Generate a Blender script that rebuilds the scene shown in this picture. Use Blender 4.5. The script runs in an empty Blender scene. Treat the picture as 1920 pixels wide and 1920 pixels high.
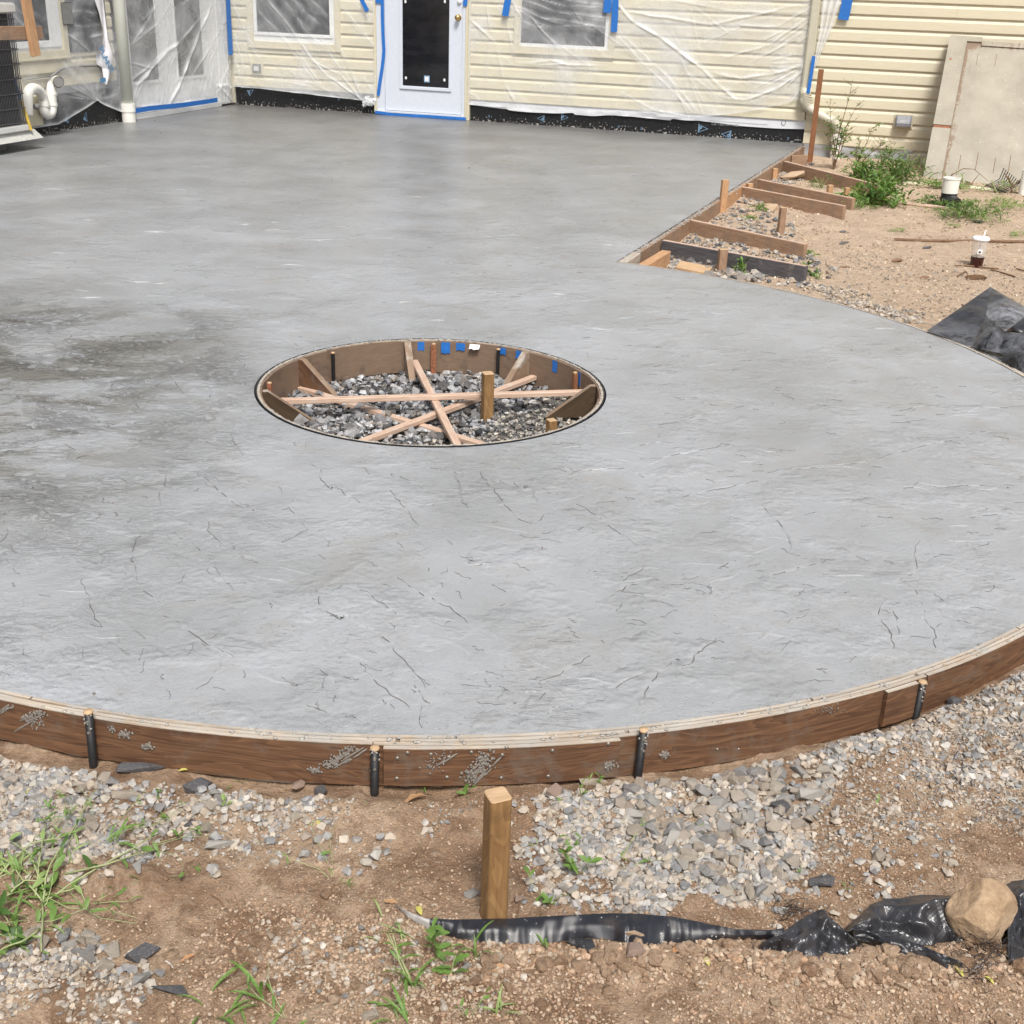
import bpy, bmesh, math, random
import numpy as np
from mathutils import Vector, Matrix
from mathutils.geometry import tessellate_polygon

S = bpy.context.scene
COL = S.collection
R = math.radians
random.seed(7)
rng = np.random.default_rng(11)

# ------------------------------------------------------------------ camera
F_PX, PITCH, ROLL, H = 2299.16, 0.4118387, 0.0344246, 1.52      # focal length in px of a 1920 px wide picture
FW = np.array([0, math.cos(PITCH), -math.sin(PITCH)])
UP0 = np.array([0, math.sin(PITCH), math.cos(PITCH)])
RT0 = np.array([1.0, 0, 0])
RT = math.cos(ROLL)*RT0+math.sin(ROLL)*UP0
UPV = -math.sin(ROLL)*RT0+math.cos(ROLL)*UP0
cam_d = bpy.data.cameras.new('camera')
cam = bpy.data.objects.new('camera', cam_d)
COL.objects.link(cam)
cam.matrix_world = Matrix(((RT[0], UPV[0], -FW[0], 0), (RT[1], UPV[1], -FW[1], 0), (RT[2], UPV[2], -FW[2], H), (0, 0, 0, 1)))
cam_d.sensor_width = 36
cam_d.lens = F_PX/1920*36
cam_d.clip_start = 0.05
cam_d.clip_end = 500
S.camera = cam

# ------------------------------------------------------------------ light: bright overcast day
SUN_EL, SUN_AZ = 56, 168          # azimuth measured clockwise from +Y: the sun is high behind the camera
w = bpy.data.worlds.new('World')
S.world = w
w.use_nodes = True
wn = w.node_tree
wn.nodes.clear()
sky = wn.nodes.new('ShaderNodeTexSky')
sky.sky_type = 'NISHITA'
sky.sun_disc = False
sky.sun_elevation = R(SUN_EL)
sky.sun_rotation = R(SUN_AZ)
sky.air_density = 1.0
sky.dust_density = 5.0
sky.ozone_density = 1.0
hsv = wn.nodes.new('ShaderNodeHueSaturation')      # a cloud layer takes most of the blue out of the sky
hsv.inputs['Saturation'].default_value = 0.42
bg = wn.nodes.new('ShaderNodeBackground')
bg.inputs['Strength'].default_value = 0.105
wo = wn.nodes.new('ShaderNodeOutputWorld')
wn.links.new(sky.outputs[0], hsv.inputs['Color'])
wn.links.new(hsv.outputs[0], bg.inputs['Color'])
wn.links.new(bg.outputs[0], wo.inputs['Surface'])
sd = bpy.data.lights.new('sun', 'SUN')
sd.energy = 3.1
sd.angle = R(15)
sd.color = (1.0, 0.96, 0.9)
sun = bpy.data.objects.new('sun', sd)
COL.objects.link(sun)
_a, _e = R(SUN_AZ), R(SUN_EL)
sdir = Vector((math.sin(_a)*math.cos(_e), math.cos(_a)*math.cos(_e), math.sin(_e)))
sun.rotation_euler = sdir.to_track_quat('Z', 'Y').to_euler()
sun.location = (1, -5, 8)
S.view_settings.view_transform = 'Standard'
S.view_settings.look = 'None'
S.view_settings.gamma = 1
S.view_settings.use_curve_mapping = False
S.view_settings.exposure = 0.28

# ------------------------------------------------------------------ surveying: points of the place from their bearing
def ray(x, y):
    return FW*F_PX+RT*(x-960)-UPV*(y-960)
def at(x, y, z=0.0):
    d = ray(x, y); t = (z-H)/d[2]
    return np.array([0, 0, H])+d*t
def zat(y, X, Y, x=None):
    """height on the upright line through (X,Y) seen at picture row y"""
    best = None
    lo, hi = -1.0, 3.0
    for _ in range(40):
        m = (lo+hi)/2
        v = np.array([X, Y, m-H]); yy = 960-F_PX*(v@UPV)/(v@FW)
        if yy > y: lo = m
        else: hi = m
    return (lo+hi)/2
CP = np.array([-0.33948, 4.71615])          # centre of the fire pit and of the round patio
RP = 0.689
_C = at(437, 195, 0)
_D = at(1502, 268.5, 0)
TH = math.atan2((_D-_C)[1], (_D-_C)[0])
HU = np.array([math.cos(TH), math.sin(TH), 0]); HV = np.array([-math.sin(TH), math.cos(TH), 0])
def wall(x, y, off=0.0):
    """house coordinates (along the back wall, height) of a picture point, off metres in front of the wall"""
    d = ray(x, y); o = np.array([0, 0, H]); t = ((_C-o-HV*off)@HV)/(d@HV); X = o+d*t-_C
    return X@HU, X[2]
def side(x, y, off=0.0):
    d = ray(x, y); o = np.array([0, 0, H]); t = ((_C-o+HU*off)@HU)/(d@HU); X = o+d*t-_C
    return -(X@HV), X[2]
def hl(P):
    """world point -> house coordinates"""
    X = np.array(P)-_C
    return np.array([X@HU, X@HV, X[2]])
def hw(x, y, z):
    return _C+HU*x+HV*y+np.array([0, 0, z])
def ang(x, y, z=0):
    p = at(x, y, z)[:2]-CP
    return math.atan2(p[1], p[0])

# ------------------------------------------------------------------ noise in numpy
_T = rng.random((256, 256))
def vnoise(x, y, sc=1.0, seed=0):
    x = np.asarray(x, float)*sc+seed*17.31+1000; y = np.asarray(y, float)*sc+seed*9.77+1000
    xi = np.floor(x).astype(int); yi = np.floor(y).astype(int)
    fx = x-xi; fy = y-yi
    fx = fx*fx*(3-2*fx); fy = fy*fy*(3-2*fy)
    g = lambda i, j: _T[i % 256, j % 256]
    return (g(xi, yi)*(1-fx)+g(xi+1, yi)*fx)*(1-fy)+(g(xi, yi+1)*(1-fx)+g(xi+1, yi+1)*fx)*fy-0.5
def fbm(x, y, sc=1.0, oct=4, seed=0, gain=0.5):
    v = 0; a = 1
    for i in range(oct):
        v = v+a*vnoise(x, y, sc*2**i, seed+i*3); a *= gain
    return v
def bump(x, y, cx, cy, rx, ry=None, rot=0):
    ry = ry or rx; dx = x-cx; dy = y-cy; c, s = math.cos(rot), math.sin(rot)
    return np.exp(-(((dx*c+dy*s)/rx)**2+((-dx*s+dy*c)/ry)**2))
G0 = -0.107
_h1 = at(250, 1660, G0); _h2 = at(1600, 1860, G0); _h3 = at(1180, 1600, G0); _h4 = at(1640, 600, -0.06)
_q1 = at(1420, 640, G0); _h5 = at(100, 1860, G0); _h6 = at(1400, 1830, G0)
def gh(x, y):
    x = np.asarray(x, float); y = np.asarray(y, float)
    near = 1/(1+np.exp((y-4.2)*4))
    z = G0+0.0*x
    z = z+near*(0.012*fbm(x, y, 2.2, 3, 1)+0.022*fbm(x, y, 10, 4, 5)+0.010*np.maximum(0, fbm(x, y, 34, 3, 8)-.05)+0.006*np.abs(fbm(x, y, 62, 1, 12)))
    z = z+(1-near)*(0.03*fbm(x, y, 0.9, 3, 21)+0.022*fbm(x, y, 5, 4, 23))
    z = z+0.038*bump(x, y, _h1[0], _h1[1], 0.13, 0.055, -0.15)
    z = z+0.018*bump(x, y, _h3[0]+0.12, _h3[1], 0.3, 0.2)
    z = z+0.022*bump(x, y, _h2[0], _h2[1]+0.02, 0.45, 0.05)+0.012*bump(x, y, _h6[0]-.1, _h6[1]+.02, 0.3, 0.035)
    z = z+0.02*bump(x, y, _h5[0], _h5[1], 0.15, 0.06)
    # the bank of soil against the form on the right
    d = np.hypot(x-CP[0], y-CP[1])
    z = z+0.085*np.exp(-((d-2.72)/0.22)**2)*np.clip((y-5.2)/0.8, 0, 1)*np.clip((x-1.55)/0.35, 0, 1)
    z = z+0.024*np.exp(-((d-2.66)/0.13)**2)*np.clip((x-0.45)/0.35, 0, 1)*np.clip((3.4-y)/0.5, 0, 1)
    # sunk under the slab and inside the pit
    z = z-0.08*np.clip((2.30-d)/0.1, 0, 1)
    z = z+0.010*np.exp(-((d-2.60)/0.05)**2)*np.clip((3.2-y)/0.5, 0, 1)*np.clip(fbm(x, y, 5, 2, 66)*4+.4, 0, 1)-0.012*np.exp(-((d-2.525)/0.035)**2)*np.clip((3.2-y)/0.5, 0, 1)
    return z
def ag(x, y, dz=0.0):
    z = G0
    for _ in range(4):
        p = at(x, y, z+dz); z = float(gh(p[0], p[1]))
    p = at(x, y, z+dz); p[2] = z
    return p

# ------------------------------------------------------------------ object helpers
def tag(o, label=None, cat=None, group=None, kind=None):
    if label: o['label'] = label
    if cat: o['category'] = cat
    if group: o['group'] = group
    if kind: o['kind'] = kind
    return o
def empty(name, label, cat, loc=(0, 0, 0), rz=0, group=None):
    o = bpy.data.objects.new(name, None); COL.objects.link(o)
    o.empty_display_size = 0.1
    o.location = loc; o.rotation_euler = (0, 0, rz)
    return tag(o, label, cat, group)
def mobj(name, V, Fc, mat, parent=None, uv=None, smooth=False, attr=None, loc=None):
    me = bpy.data.meshes.new(name)
    V = np.asarray(V, float)
    me.from_pydata(V.tolist(), [], [tuple(int(i) for i in f) for f in Fc] if not isinstance(Fc, np.ndarray) else Fc.tolist())
    if uv is not None:
        l = me.uv_layers.new(name='UVMap')
        vi = np.empty(len(me.loops), dtype=np.int32); me.loops.foreach_get('vertex_index', vi)
        uv = np.asarray(uv, float)
        l.data.foreach_set('uv', (uv[vi] if len(uv) == len(V) else uv).ravel())
    if attr:
        for k, a in attr.items():
            a = np.asarray(a, float)
            if a.ndim == 2:
                at_ = me.color_attributes.new(k, 'FLOAT_COLOR', 'POINT')
                b = np.ones((len(V), 4)); b[:, :3] = a[:, :3]
                at_.data.foreach_set('color', b.ravel())
            else:
                at_ = me.attributes.new(k, 'FLOAT', 'POINT'); at_.data.foreach_set('value', a)
    if smooth: me.polygons.foreach_set('use_smooth', [True]*len(me.polygons))
    me.update()
    if mat:
        for m in (mat if isinstance(mat, (list, tuple)) else [mat]): me.materials.append(m)
    o = bpy.data.objects.new(name, me); COL.objects.link(o)
    if parent: o.parent = parent
    if loc is not None: o.location = loc
    return o
class MB:
    """collects shapes into one mesh, with a UV in metres (u along the grain)"""
    def __init__(s): s.V = []; s.F = []; s.UV = []; s.n = 0
    def add(s, V, Fc, UV=None):
        V = [tuple(v) for v in V]
        s.V += V; s.F += [tuple(i+s.n for i in f) for f in Fc]
        s.UV += [tuple(q) for q in (UV if UV is not None else [(v[0], v[1]+v[2]) for v in V])]
        s.n += len(V)
    def box(s, x0, x1, y0, y1, z0, z1, M=None, b=0.0, grain='x'):
        bm = bmesh.new(); bmesh.ops.create_cube(bm, size=1)
        for v in bm.verts: v.co = ((x0+x1)/2+v.co.x*(x1-x0), (y0+y1)/2+v.co.y*(y1-y0), (z0+z1)/2+v.co.z*(z1-z0))
        if b: bmesh.ops.bevel(bm, geom=list(bm.edges), offset=b, segments=1, affect='EDGES', clamp_overlap=True)
        s.bm(bm, M, grain)
    def bm(s, bm, M=None, grain='x'):
        bm.verts.index_update()
        V = [v.co.copy() for v in bm.verts]; F = [[v.index for v in f.verts] for f in bm.faces]
        r = s.n*0.137
        if grain == 'x': UV = [(v.x+r, v.y+v.z+r) for v in V]
        elif grain == 'y': UV = [(v.y+r, v.x+v.z+r) for v in V]
        else: UV = [(v.z+r, v.x+v.y+r) for v in V]
        if M is not None: V = [M @ v for v in V]
        s.add(V, F, UV); bm.free()
    def tube(s, P, r, n=8, cap=True, flat=1.0):
        P = [Vector(p) for p in P]; rs = r if isinstance(r, (list, tuple)) else [r]*len(P)
        V = []; F = []; UV = []; L = 0; N = None
        for i, p in enumerate(P):
            t = (P[min(i+1, len(P)-1)]-P[max(i-1, 0)]).normalized()
            if N is None:
                N = t.orthogonal().normalized()
                if abs(t.z) < 0.95: N = t.cross(Vector((0, 0, 1))).normalized()
            N = (N-t*N.dot(t)).normalized(); B = t.cross(N)
            if i: L += (P[i]-P[i-1]).length
            for k in range(n):
                a = 2*math.pi*k/n
                V.append(p+N*math.cos(a)*rs[i]+B*math.sin(a)*rs[i]*flat); UV.append((L, a*rs[i]))
        for i in range(len(P)-1):
            for k in range(n):
                k2 = (k+1) % n
                F.append((i*n+k, i*n+k2, (i+1)*n+k2, (i+1)*n+k))
        if cap: F.append(tuple(range(n))[::-1]); F.append(tuple((len(P)-1)*n+k for k in range(n)))
        s.add(V, F, UV)
    def lathe(s, prof, n=24, M=None):
        V = []; F = []
        for r, z in prof:
            for k in range(n):
                a = 2*math.pi*k/n; V.append(Vector((r*math.cos(a), r*math.sin(a), z)))
        for i in range(len(prof)-1):
            for k in range(n):
                k2 = (k+1) % n; F.append((i*n+k, i*n+k2, (i+1)*n+k2, (i+1)*n+k))
        if M is not None: V = [M @ v for v in V]
        s.add(V, F)
    def build(s, name, mat, parent=None, smooth=False, **k):
        return mobj(name, s.V, s.F, mat, parent, uv=s.UV, smooth=smooth, **k)
def beam_matrix(A, B, roll_up=(0, 0, 1)):
    """frame with x from A to B, z as near to up as it can be"""
    A = Vector(A); B = Vector(B); X = (B-A).normalized(); Z = Vector(roll_up)
    Y = Z.cross(X).normalized(); Z = X.cross(Y)
    M = Matrix((X, Y, Z)).transposed().to_4x4(); M.translation = A
    return M, (B-A).length
def copy_tree(o, parent=None):
    c = o.copy(); COL.objects.link(c)
    if parent: c.parent = parent
    for ch in list(o.children): copy_tree(ch, c)
    return c
def inpoly(x, y, poly):
    c = np.zeros(np.shape(x), bool); n = len(poly)
    for i in range(n):
        x1, y1 = poly[i]; x2, y2 = poly[(i+1) % n]
        m = ((y1 > y) != (y2 > y)) & (x < (x2-x1)*(y-y1)/((y2-y1) if y2 != y1 else 1e-9)+x1)
        c ^= m
    return c

# ------------------------------------------------------------------ materials
class NT:
    def __init__(s, name):
        s.m = bpy.data.materials.new(name); s.m.use_nodes = True; s.t = s.m.node_tree; s.t.nodes.clear()
        s.out = s.t.nodes.new('ShaderNodeOutputMaterial')
    def n(s, typ, **k):
        nd = s.t.nodes.new('ShaderNode'+typ)
        for a, b in k.items():
            if a.startswith('i_'):
                nm = a[2:].replace('_', ' ')
                key = int(nm) if nm.isdigit() else nm
                s.set(nd.inputs[key], b)
            else: setattr(nd, a, b)
        return nd
    def set(s, inp, v):
        if hasattr(v, 'is_linked') or isinstance(v, bpy.types.NodeSocket): s.t.links.new(v, inp)
        elif isinstance(v, bpy.types.Node): s.t.links.new(v.outputs[0], inp)
        else:
            if isinstance(v, tuple) and len(v) == 3 and inp.type == 'RGBA': v = (*v, 1)
            inp.default_value = v
    def co(s, kind='Object', scale=(1, 1, 1), rot=(0, 0, 0), src=None):
        v = src if src is not None else s.n('TexCoord').outputs[kind]
        mp = s.n('Mapping'); s.set(mp.inputs['Vector'], v); mp.inputs['Scale'].default_value = scale; mp.inputs['Rotation'].default_value = rot
        return mp.outputs[0]
    def noise(s, v, sc, det=3, rough=0.5, dist=0.0):
        return s.n('TexNoise', i_Vector=v, i_Scale=sc, i_Detail=float(det), i_Roughness=rough, i_Distortion=dist).outputs['Fac']
    def ramp(s, f, stops, interp='LINEAR'):
        r = s.n('ValToRGB'); s.set(r.inputs[0], f); r.color_ramp.interpolation = interp
        e = r.color_ramp.elements
        while len(e) < len(stops): e.new(0.5)
        for i, (p, c) in enumerate(stops):
            e[i].position = p; e[i].color = (c, c, c, 1) if not isinstance(c, tuple) else (*c, 1)
        return r.outputs[0]
    def mix(s, f, a, b, mode='MIX'):
        m = s.n('Mix', data_type='RGBA', blend_type=mode)
        s.set(m.inputs[0], f); s.set(m.inputs[6], a); s.set(m.inputs[7], b); return m.outputs[2]
    def math(s, op, a, b=0.0, c=0.0):
        m = s.n('Math', operation=op); s.set(m.inputs[0], a); s.set(m.inputs[1], b); s.set(m.inputs[2], c); return m.outputs[0]
    def bump(s, h, dist=0.01, st=1.0, nrm=None):
        b = s.n('Bump', i_Strength=st, i_Distance=dist, i_Height=h)
        if nrm is not None: s.set(b.inputs['Normal'], nrm)
        return b.outputs[0]
    def pr(s, **k):
        p = s.n('BsdfPrincipled')
        for a, b in k.items():
            key = {'col': 'Base Color', 'rough': 'Roughness', 'metal': 'Metallic', 'nrm': 'Normal', 'spec': 'Specular IOR Level', 'trans': 'Transmission Weight',
                   'alpha': 'Alpha', 'coat': 'Coat Weight', 'croug': 'Coat Roughness', 'ior': 'IOR', 'sss': 'Subsurface Weight'}[a]
            s.set(p.inputs[key], b)
        s.t.links.new(p.outputs[0], s.out.inputs[0]); return p
def plain(name, col, rough=0.5, spec=0.5, metal=0.0, var=0.12, sc=30, bd=0.0005, coat=0.0):
    t = NT(name); v = t.co(); a = t.noise(v, sc, 4, 0.6)
    c = t.mix(t.ramp(a, [(0.3, 0.0), (0.7, 1.0)]), tuple(x*(1-var) for x in col), tuple(min(1, x*(1+var)) for x in col))
    t.pr(col=c, rough=rough, spec=spec, metal=metal, nrm=t.bump(a, bd), coat=coat); return t.m
def wood(name, a, b, rough=0.6, grain=1.0, dirt=None, dirtamt=0.0, knots=True):
    t = NT(name); uv = t.n('TexCoord').outputs['UV']
    v1 = t.co(src=uv, scale=(3, 38, 1)); g = t.noise(v1, 1.6, 5, 0.65, 0.6)
    v2 = t.co(src=uv, scale=(1.1, 7, 1)); g2 = t.noise(v2, 1.5, 3, 0.5, 1.4)
    rings = t.math('FRACT', t.math('MULTIPLY', g2, 11.0))
    rr = t.ramp(rings, [(0.0, 0.0), (0.55, 0.5), (0.9, 1.0), (1.0, 0.0)])
    f = t.math('ADD', t.math('MULTIPLY', g, 0.65), t.math('MULTIPLY', rr, 0.28*grain))
    c = t.mix(t.ramp(f, [(0.28, 0.0), (0.68, 1.0)]), b, a)
    if dirt:
        ob = t.co('Object'); d = t.noise(ob, 9, 6, 0.7, 0.4)
        d2 = t.ramp(d, [(0.62-0.25*dirtamt, 0.0), (0.72-0.1*dirtamt, 1.0)])
        c = t.mix(t.math('MULTIPLY', d2, 0.8), c, dirt)
    t.pr(col=c, rough=rough, nrm=t.bump(f, 0.0012), spec=0.35)
    return t.m
M = {}
M['ply_face'] = wood('form plywood face', (0.225, 0.120, 0.064), (0.090, 0.046, 0.027), 0.55, 0.7, (0.16, 0.13, 0.105), 0.4)
M['ply_edge'] = wood('plywood edge with dried slurry', (0.64, 0.58, 0.49), (0.33, 0.25, 0.18), 0.75, 0.6, (0.40, 0.385, 0.355), 0.9)
M['hardboard'] = wood('wet hardboard', (0.27, 0.19, 0.135), (0.19, 0.13, 0.092), 0.45, 0.15, (0.10, 0.075, 0.06), 0.3)
M['pine'] = wood('new pine lumber', (0.56, 0.34, 0.185), (0.42, 0.235, 0.125), 0.6)
M['pine_pink'] = wood('brown framing lumber', (0.40, 0.265, 0.175), (0.25, 0.155, 0.10), 0.6, 0.8, (0.22, 0.165, 0.125), 0.5)
M['lath'] = wood('pale lath', (0.72, 0.58, 0.46), (0.46, 0.31, 0.23), 0.6, 0.4, (0.5, 0.44, 0.38), 0.1)
M['old_wood'] = wood('weathered grey board', (0.13, 0.125, 0.13), (0.065, 0.06, 0.065), 0.7, 0.8, (0.22, 0.2, 0.18), 0.15)
M['stake'] = wood('oiled yellow stake', (0.37, 0.225, 0.10), (0.20, 0.11, 0.045), 0.55, 0.6, (0.10, 0.065, 0.035), 0.45)
M['stake_top'] = wood('sawn stake end', (0.62, 0.44, 0.28), (0.42, 0.28, 0.16), 0.6, 0.5)
M['red_stake'] = wood('reddish stake', (0.30, 0.135, 0.065), (0.20, 0.085, 0.04), 0.6)
M['gusset'] = wood('grey brown offcut', (0.33, 0.24, 0.17), (0.20, 0.135, 0.09), 0.7, 0.6, (0.45, 0.42, 0.38), 0.35)
M['darkwood'] = wood('wet dark offcut', (0.12, 0.085, 0.05), (0.055, 0.036, 0.022), 0.5, 0.6)

def m_concrete():
    t = NT('wet stamped concrete'); P = t.n('TexCoord').outputs['Object']
    sx = t.n('SeparateXYZ', i_0=P)
    def vary(rot, sx_, sy_, sc, det, rough=0.62, dist=0.4):
        return t.noise(t.co(src=P, scale=(sx_, sy_, 1), rot=(0, 0, rot)), sc, det, rough, dist)
    mott = t.noise(P, 1.5, 7, 0.64, 0.4)
    patch = t.ramp(t.noise(P, 1.9, 4, 0.6, 0.5), [(0.42, 0.0), (0.60, 1.0)])
    # rough wet part on the left, where the bleed water stands
    lf = t.n('MapRange', i_0=sx.outputs[0], i_1=-0.5, i_2=-1.9, i_3=0.0, i_4=1.0).outputs[0]
    yf = t.ramp(t.n('MapRange', i_0=sx.outputs[1], i_1=2.4, i_2=7.0, i_3=0.0, i_4=1.0).outputs[0], [(0.0, 0.2), (0.2, 0.7), (0.36, 1.0), (0.62, 1.0), (0.85, 0.0)])
    left = t.math('MULTIPLY', lf, yf)
    # slate like ledges, turning over the slab
    sel = t.ramp(t.math('ADD', t.noise(P, 0.6, 2), t.math('MULTIPLY', sx.outputs[0], 0.05)), [(0.44, 0.0), (0.58, 1.0)])
    n1 = vary(0.95, 1.0, 2.2, 2.6, 6, 0.6, 1.2); n2 = vary(-0.12, 1.0, 2.6, 2.2, 6, 0.6, 1.0)
    big = t.mix(sel, n1, n2)
    k = t.math('MULTIPLY', big, 9.0); fr = t.math('FRACT', k)
    stairs = t.math('ADD', t.math('FLOOR', k), t.ramp(fr, [(0.0, 0.0), (0.16, 1.0)]))
    ledge_m = t.math('ADD', t.math('MULTIPLY', t.ramp(t.noise(P, 3.4, 4, 0.62), [(0.50, 0.0), (0.62, 1.0)]), 0.8), t.math('MULTIPLY', left, 0.5))
    lnm = t.math('MULTIPLY', t.ramp(t.math('ABSOLUTE', t.math('SUBTRACT', fr, 0.06)), [(0.0, 1.0), (0.07, 0.0)]), ledge_m)
    # fine drag dashes
    d1 = t.ramp(vary(0.8, 1.0, 4.5, 24, 4, 0.6), [(0.60, 0.0), (0.68, 1.0)]); d2 = t.ramp(vary(-0.08, 0.8, 6.5, 20, 4, 0.6), [(0.59, 0.0), (0.67, 1.0)])
    dash = t.math('MULTIPLY', t.mix(sel, d1, d2), patch)
    grain = t.noise(P, 130, 4, 0.75); rough_n = t.noise(P, 34, 5, 0.7, 0.5)
    crust = vary(-0.9, 1.0, 1.5, 13, 7, 0.68, 2.0); crk = t.ramp(crust, [(0.44, 0.0), (0.56, 1.0)])
    wetn = t.noise(t.co(src=P, scale=(0.8, 1.5, 1)), 1.6, 5, 0.62, 0.8)
    wet = t.math('MULTIPLY', t.ramp(t.math('MULTIPLY', left, 1.0), [(0.3, 0.0), (0.8, 1.0)]), t.ramp(t.math('ADD', wetn, t.math('MULTIPLY', t.math('SUBTRACT', crust, 0.5), 0.35)), [(0.46, 0.0), (0.54, 1.0)]))
    pits = t.math('SUBTRACT', 1.0, t.ramp(t.noise(P, 75, 3, 0.6), [(0.30, 0.0), (0.37, 1.0)]))
    pz = t.math('MULTIPLY', pits, t.math('ADD', 0.3, t.math('MULTIPLY', patch, 0.7)))
    c = t.mix(t.ramp(mott, [(0.34, 0.0), (0.64, 1.0)]), (0.276, 0.284, 0.290), (0.366, 0.380, 0.400))
    c = t.mix(t.ramp(t.noise(P, 3.1, 6, 0.72, 0.8), [(0.52, 0.0), (0.68, 0.5)]), c, (0.285, 0.272, 0.25))
    c = t.mix(t.ramp(grain, [(0.3, 0.35), (0.46, 0.0)]), c, (0.20, 0.198, 0.19))
    c = t.mix(t.ramp(grain, [(0.62, 0.0), (0.75, 0.45)]), c, (0.52, 0.52, 0.54))
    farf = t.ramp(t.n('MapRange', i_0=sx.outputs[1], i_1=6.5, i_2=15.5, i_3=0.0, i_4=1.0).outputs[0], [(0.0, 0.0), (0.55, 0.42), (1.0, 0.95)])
    farc = t.mix(t.ramp(mott, [(0.36, 0.0), (0.62, 1.0)]), (0.070, 0.068, 0.065), (0.118, 0.115, 0.110))  # shade and dark reflection of the house painted into the far slab colour
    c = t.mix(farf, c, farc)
    c = t.mix(t.math('MULTIPLY', wet, 0.8), c, (0.135, 0.13, 0.108))
    c = t.mix(t.math('MULTIPLY', lnm, 0.3), c, (0.14, 0.138, 0.135))
    c = t.mix(t.math('MULTIPLY', dash, 0.32), c, (0.135, 0.13, 0.125))
    c = t.mix(t.math('MULTIPLY', pz, 0.55), c, (0.13, 0.128, 0.122))
    h = t.math('MULTIPLY', t.math('MULTIPLY', stairs, ledge_m), 0.085)
    h = t.math('ADD', h, t.math('MULTIPLY', mott, 0.9))
    h = t.math('ADD', h, t.math('MULTIPLY', rough_n, t.math('ADD', 0.06, t.math('MULTIPLY', patch, 0.22))))
    h = t.math('ADD', h, t.math('MULTIPLY', grain, 0.05))
    h = t.math('ADD', h, t.math('MULTIPLY', t.math('MULTIPLY', t.math('MULTIPLY', crk, left), t.ramp(t.noise(P, 2.4, 4, 0.6, 0.5), [(0.44, 0.15), (0.60, 1.0)])), 0.55))
    h = t.math('SUBTRACT', h, t.math('MULTIPLY', dash, 0.07))
    h = t.math('SUBTRACT', h, t.math('MULTIPLY', pz, 0.06))
    rg = t.math('SUBTRACT', 0.385, t.math('MULTIPLY', left, 0.13))
    rg = t.math('SUBTRACT', rg, t.math('MULTIPLY', wet, 0.08))
    rg = t.math('ADD', rg, t.math('MULTIPLY', mott, 0.1))
    t.pr(col=c, rough=rg, spec=0.6, coat=0.32, croug=0.28, nrm=t.bump(h, 0.021))
    return t.m
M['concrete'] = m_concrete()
M['crease'] = plain('slurry and painted shade in creases', (0.13, 0.128, 0.124), 0.5, var=0.3, sc=60)  # dark tone: wet slurry plus the shadow line of each crease painted in
M['slurry'] = plain('dried slurry', (0.34, 0.325, 0.30), 0.7, var=0.35, sc=120, bd=0.002)
M['slurry_wet'] = plain('splashed slurry', (0.21, 0.19, 0.17), 0.4, var=0.3, sc=120, bd=0.001)

def m_dirt():
    t = NT('sandy soil'); P = t.n('TexCoord').outputs['Object']
    sx = t.n('SeparateXYZ', i_0=P)
    a = t.noise(P, 2.6, 6, 0.66, 0.4); b = t.noise(P, 30, 7, 0.75, 0.3); cgr = t.noise(P, 210, 4, 0.7); m_ = t.noise(P, 9, 5, 0.7, 0.6)
    c = t.mix(t.ramp(a, [(0.34, 0.0), (0.66, 1.0)]), (0.38, 0.245, 0.155), (0.61, 0.455, 0.325))
    c = t.mix(t.ramp(m_, [(0.40, 0.9), (0.54, 0.0)]), c, (0.27, 0.165, 0.10))
    c = t.mix(t.ramp(b, [(0.30, 0.7), (0.45, 0.0)]), c, (0.19, 0.125, 0.082))
    c = t.mix(t.ramp(b, [(0.55, 0.0), (0.70, 0.7)]), c, (0.56, 0.455, 0.35))
    c = t.mix(t.ramp(cgr, [(0.34, 0.45), (0.44, 0.0)]), c, (0.20, 0.135, 0.09))
    c = t.mix(t.ramp(cgr, [(0.56, 0.0), (0.68, 0.5)]), c, (0.54, 0.46, 0.37))
    damp = t.ramp(t.noise(t.co(scale=(1, 1.8, 1)), 2.3, 5, 0.65, 0.8), [(0.52, 0.0), (0.64, 0.55)])
    c = t.mix(damp, c, (0.20, 0.115, 0.068))
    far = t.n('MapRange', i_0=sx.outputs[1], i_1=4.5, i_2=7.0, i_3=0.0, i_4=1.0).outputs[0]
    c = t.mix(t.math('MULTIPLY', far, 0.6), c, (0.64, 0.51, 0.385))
    h = t.math('ADD', t.math('ADD', t.math('MULTIPLY', b, 1.0), t.math('MULTIPLY', cgr, 0.35)), t.math('MULTIPLY', m_, 1.2))
    t.pr(col=c, rough=0.92, spec=0.15, nrm=t.bump(h, 0.022)); return t.m
M['dirt'] = m_dirt()
def m_stone(name, mul=(1, 1, 1), rough=0.7, spec=0.35):
    t = NT(name); P = t.n('TexCoord').outputs['Object']
    at_ = t.n('Attribute', attribute_name='tint').outputs['Color']
    a = t.noise(P, 55, 5, 0.7); b = t.noise(P, 14, 3, 0.5)
    c = t.mix(0.9, at_, t.mix(t.ramp(a, [(0.3, 0.0), (0.7, 1.0)]), (0.72, 0.72, 0.72), (1.0, 1.0, 1.0)), 'MULTIPLY')
    c = t.mix(t.ramp(b, [(0.50, 0.0), (0.72, 0.5)]), c, (0.44, 0.345, 0.25))
    t.pr(col=c, rough=rough, spec=spec, nrm=t.bump(a, 0.0025)); return t.m
M['stone'] = m_stone('crushed stone')
M['stone_wet'] = m_stone('damp crushed stone', rough=0.32, spec=0.6)
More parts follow.
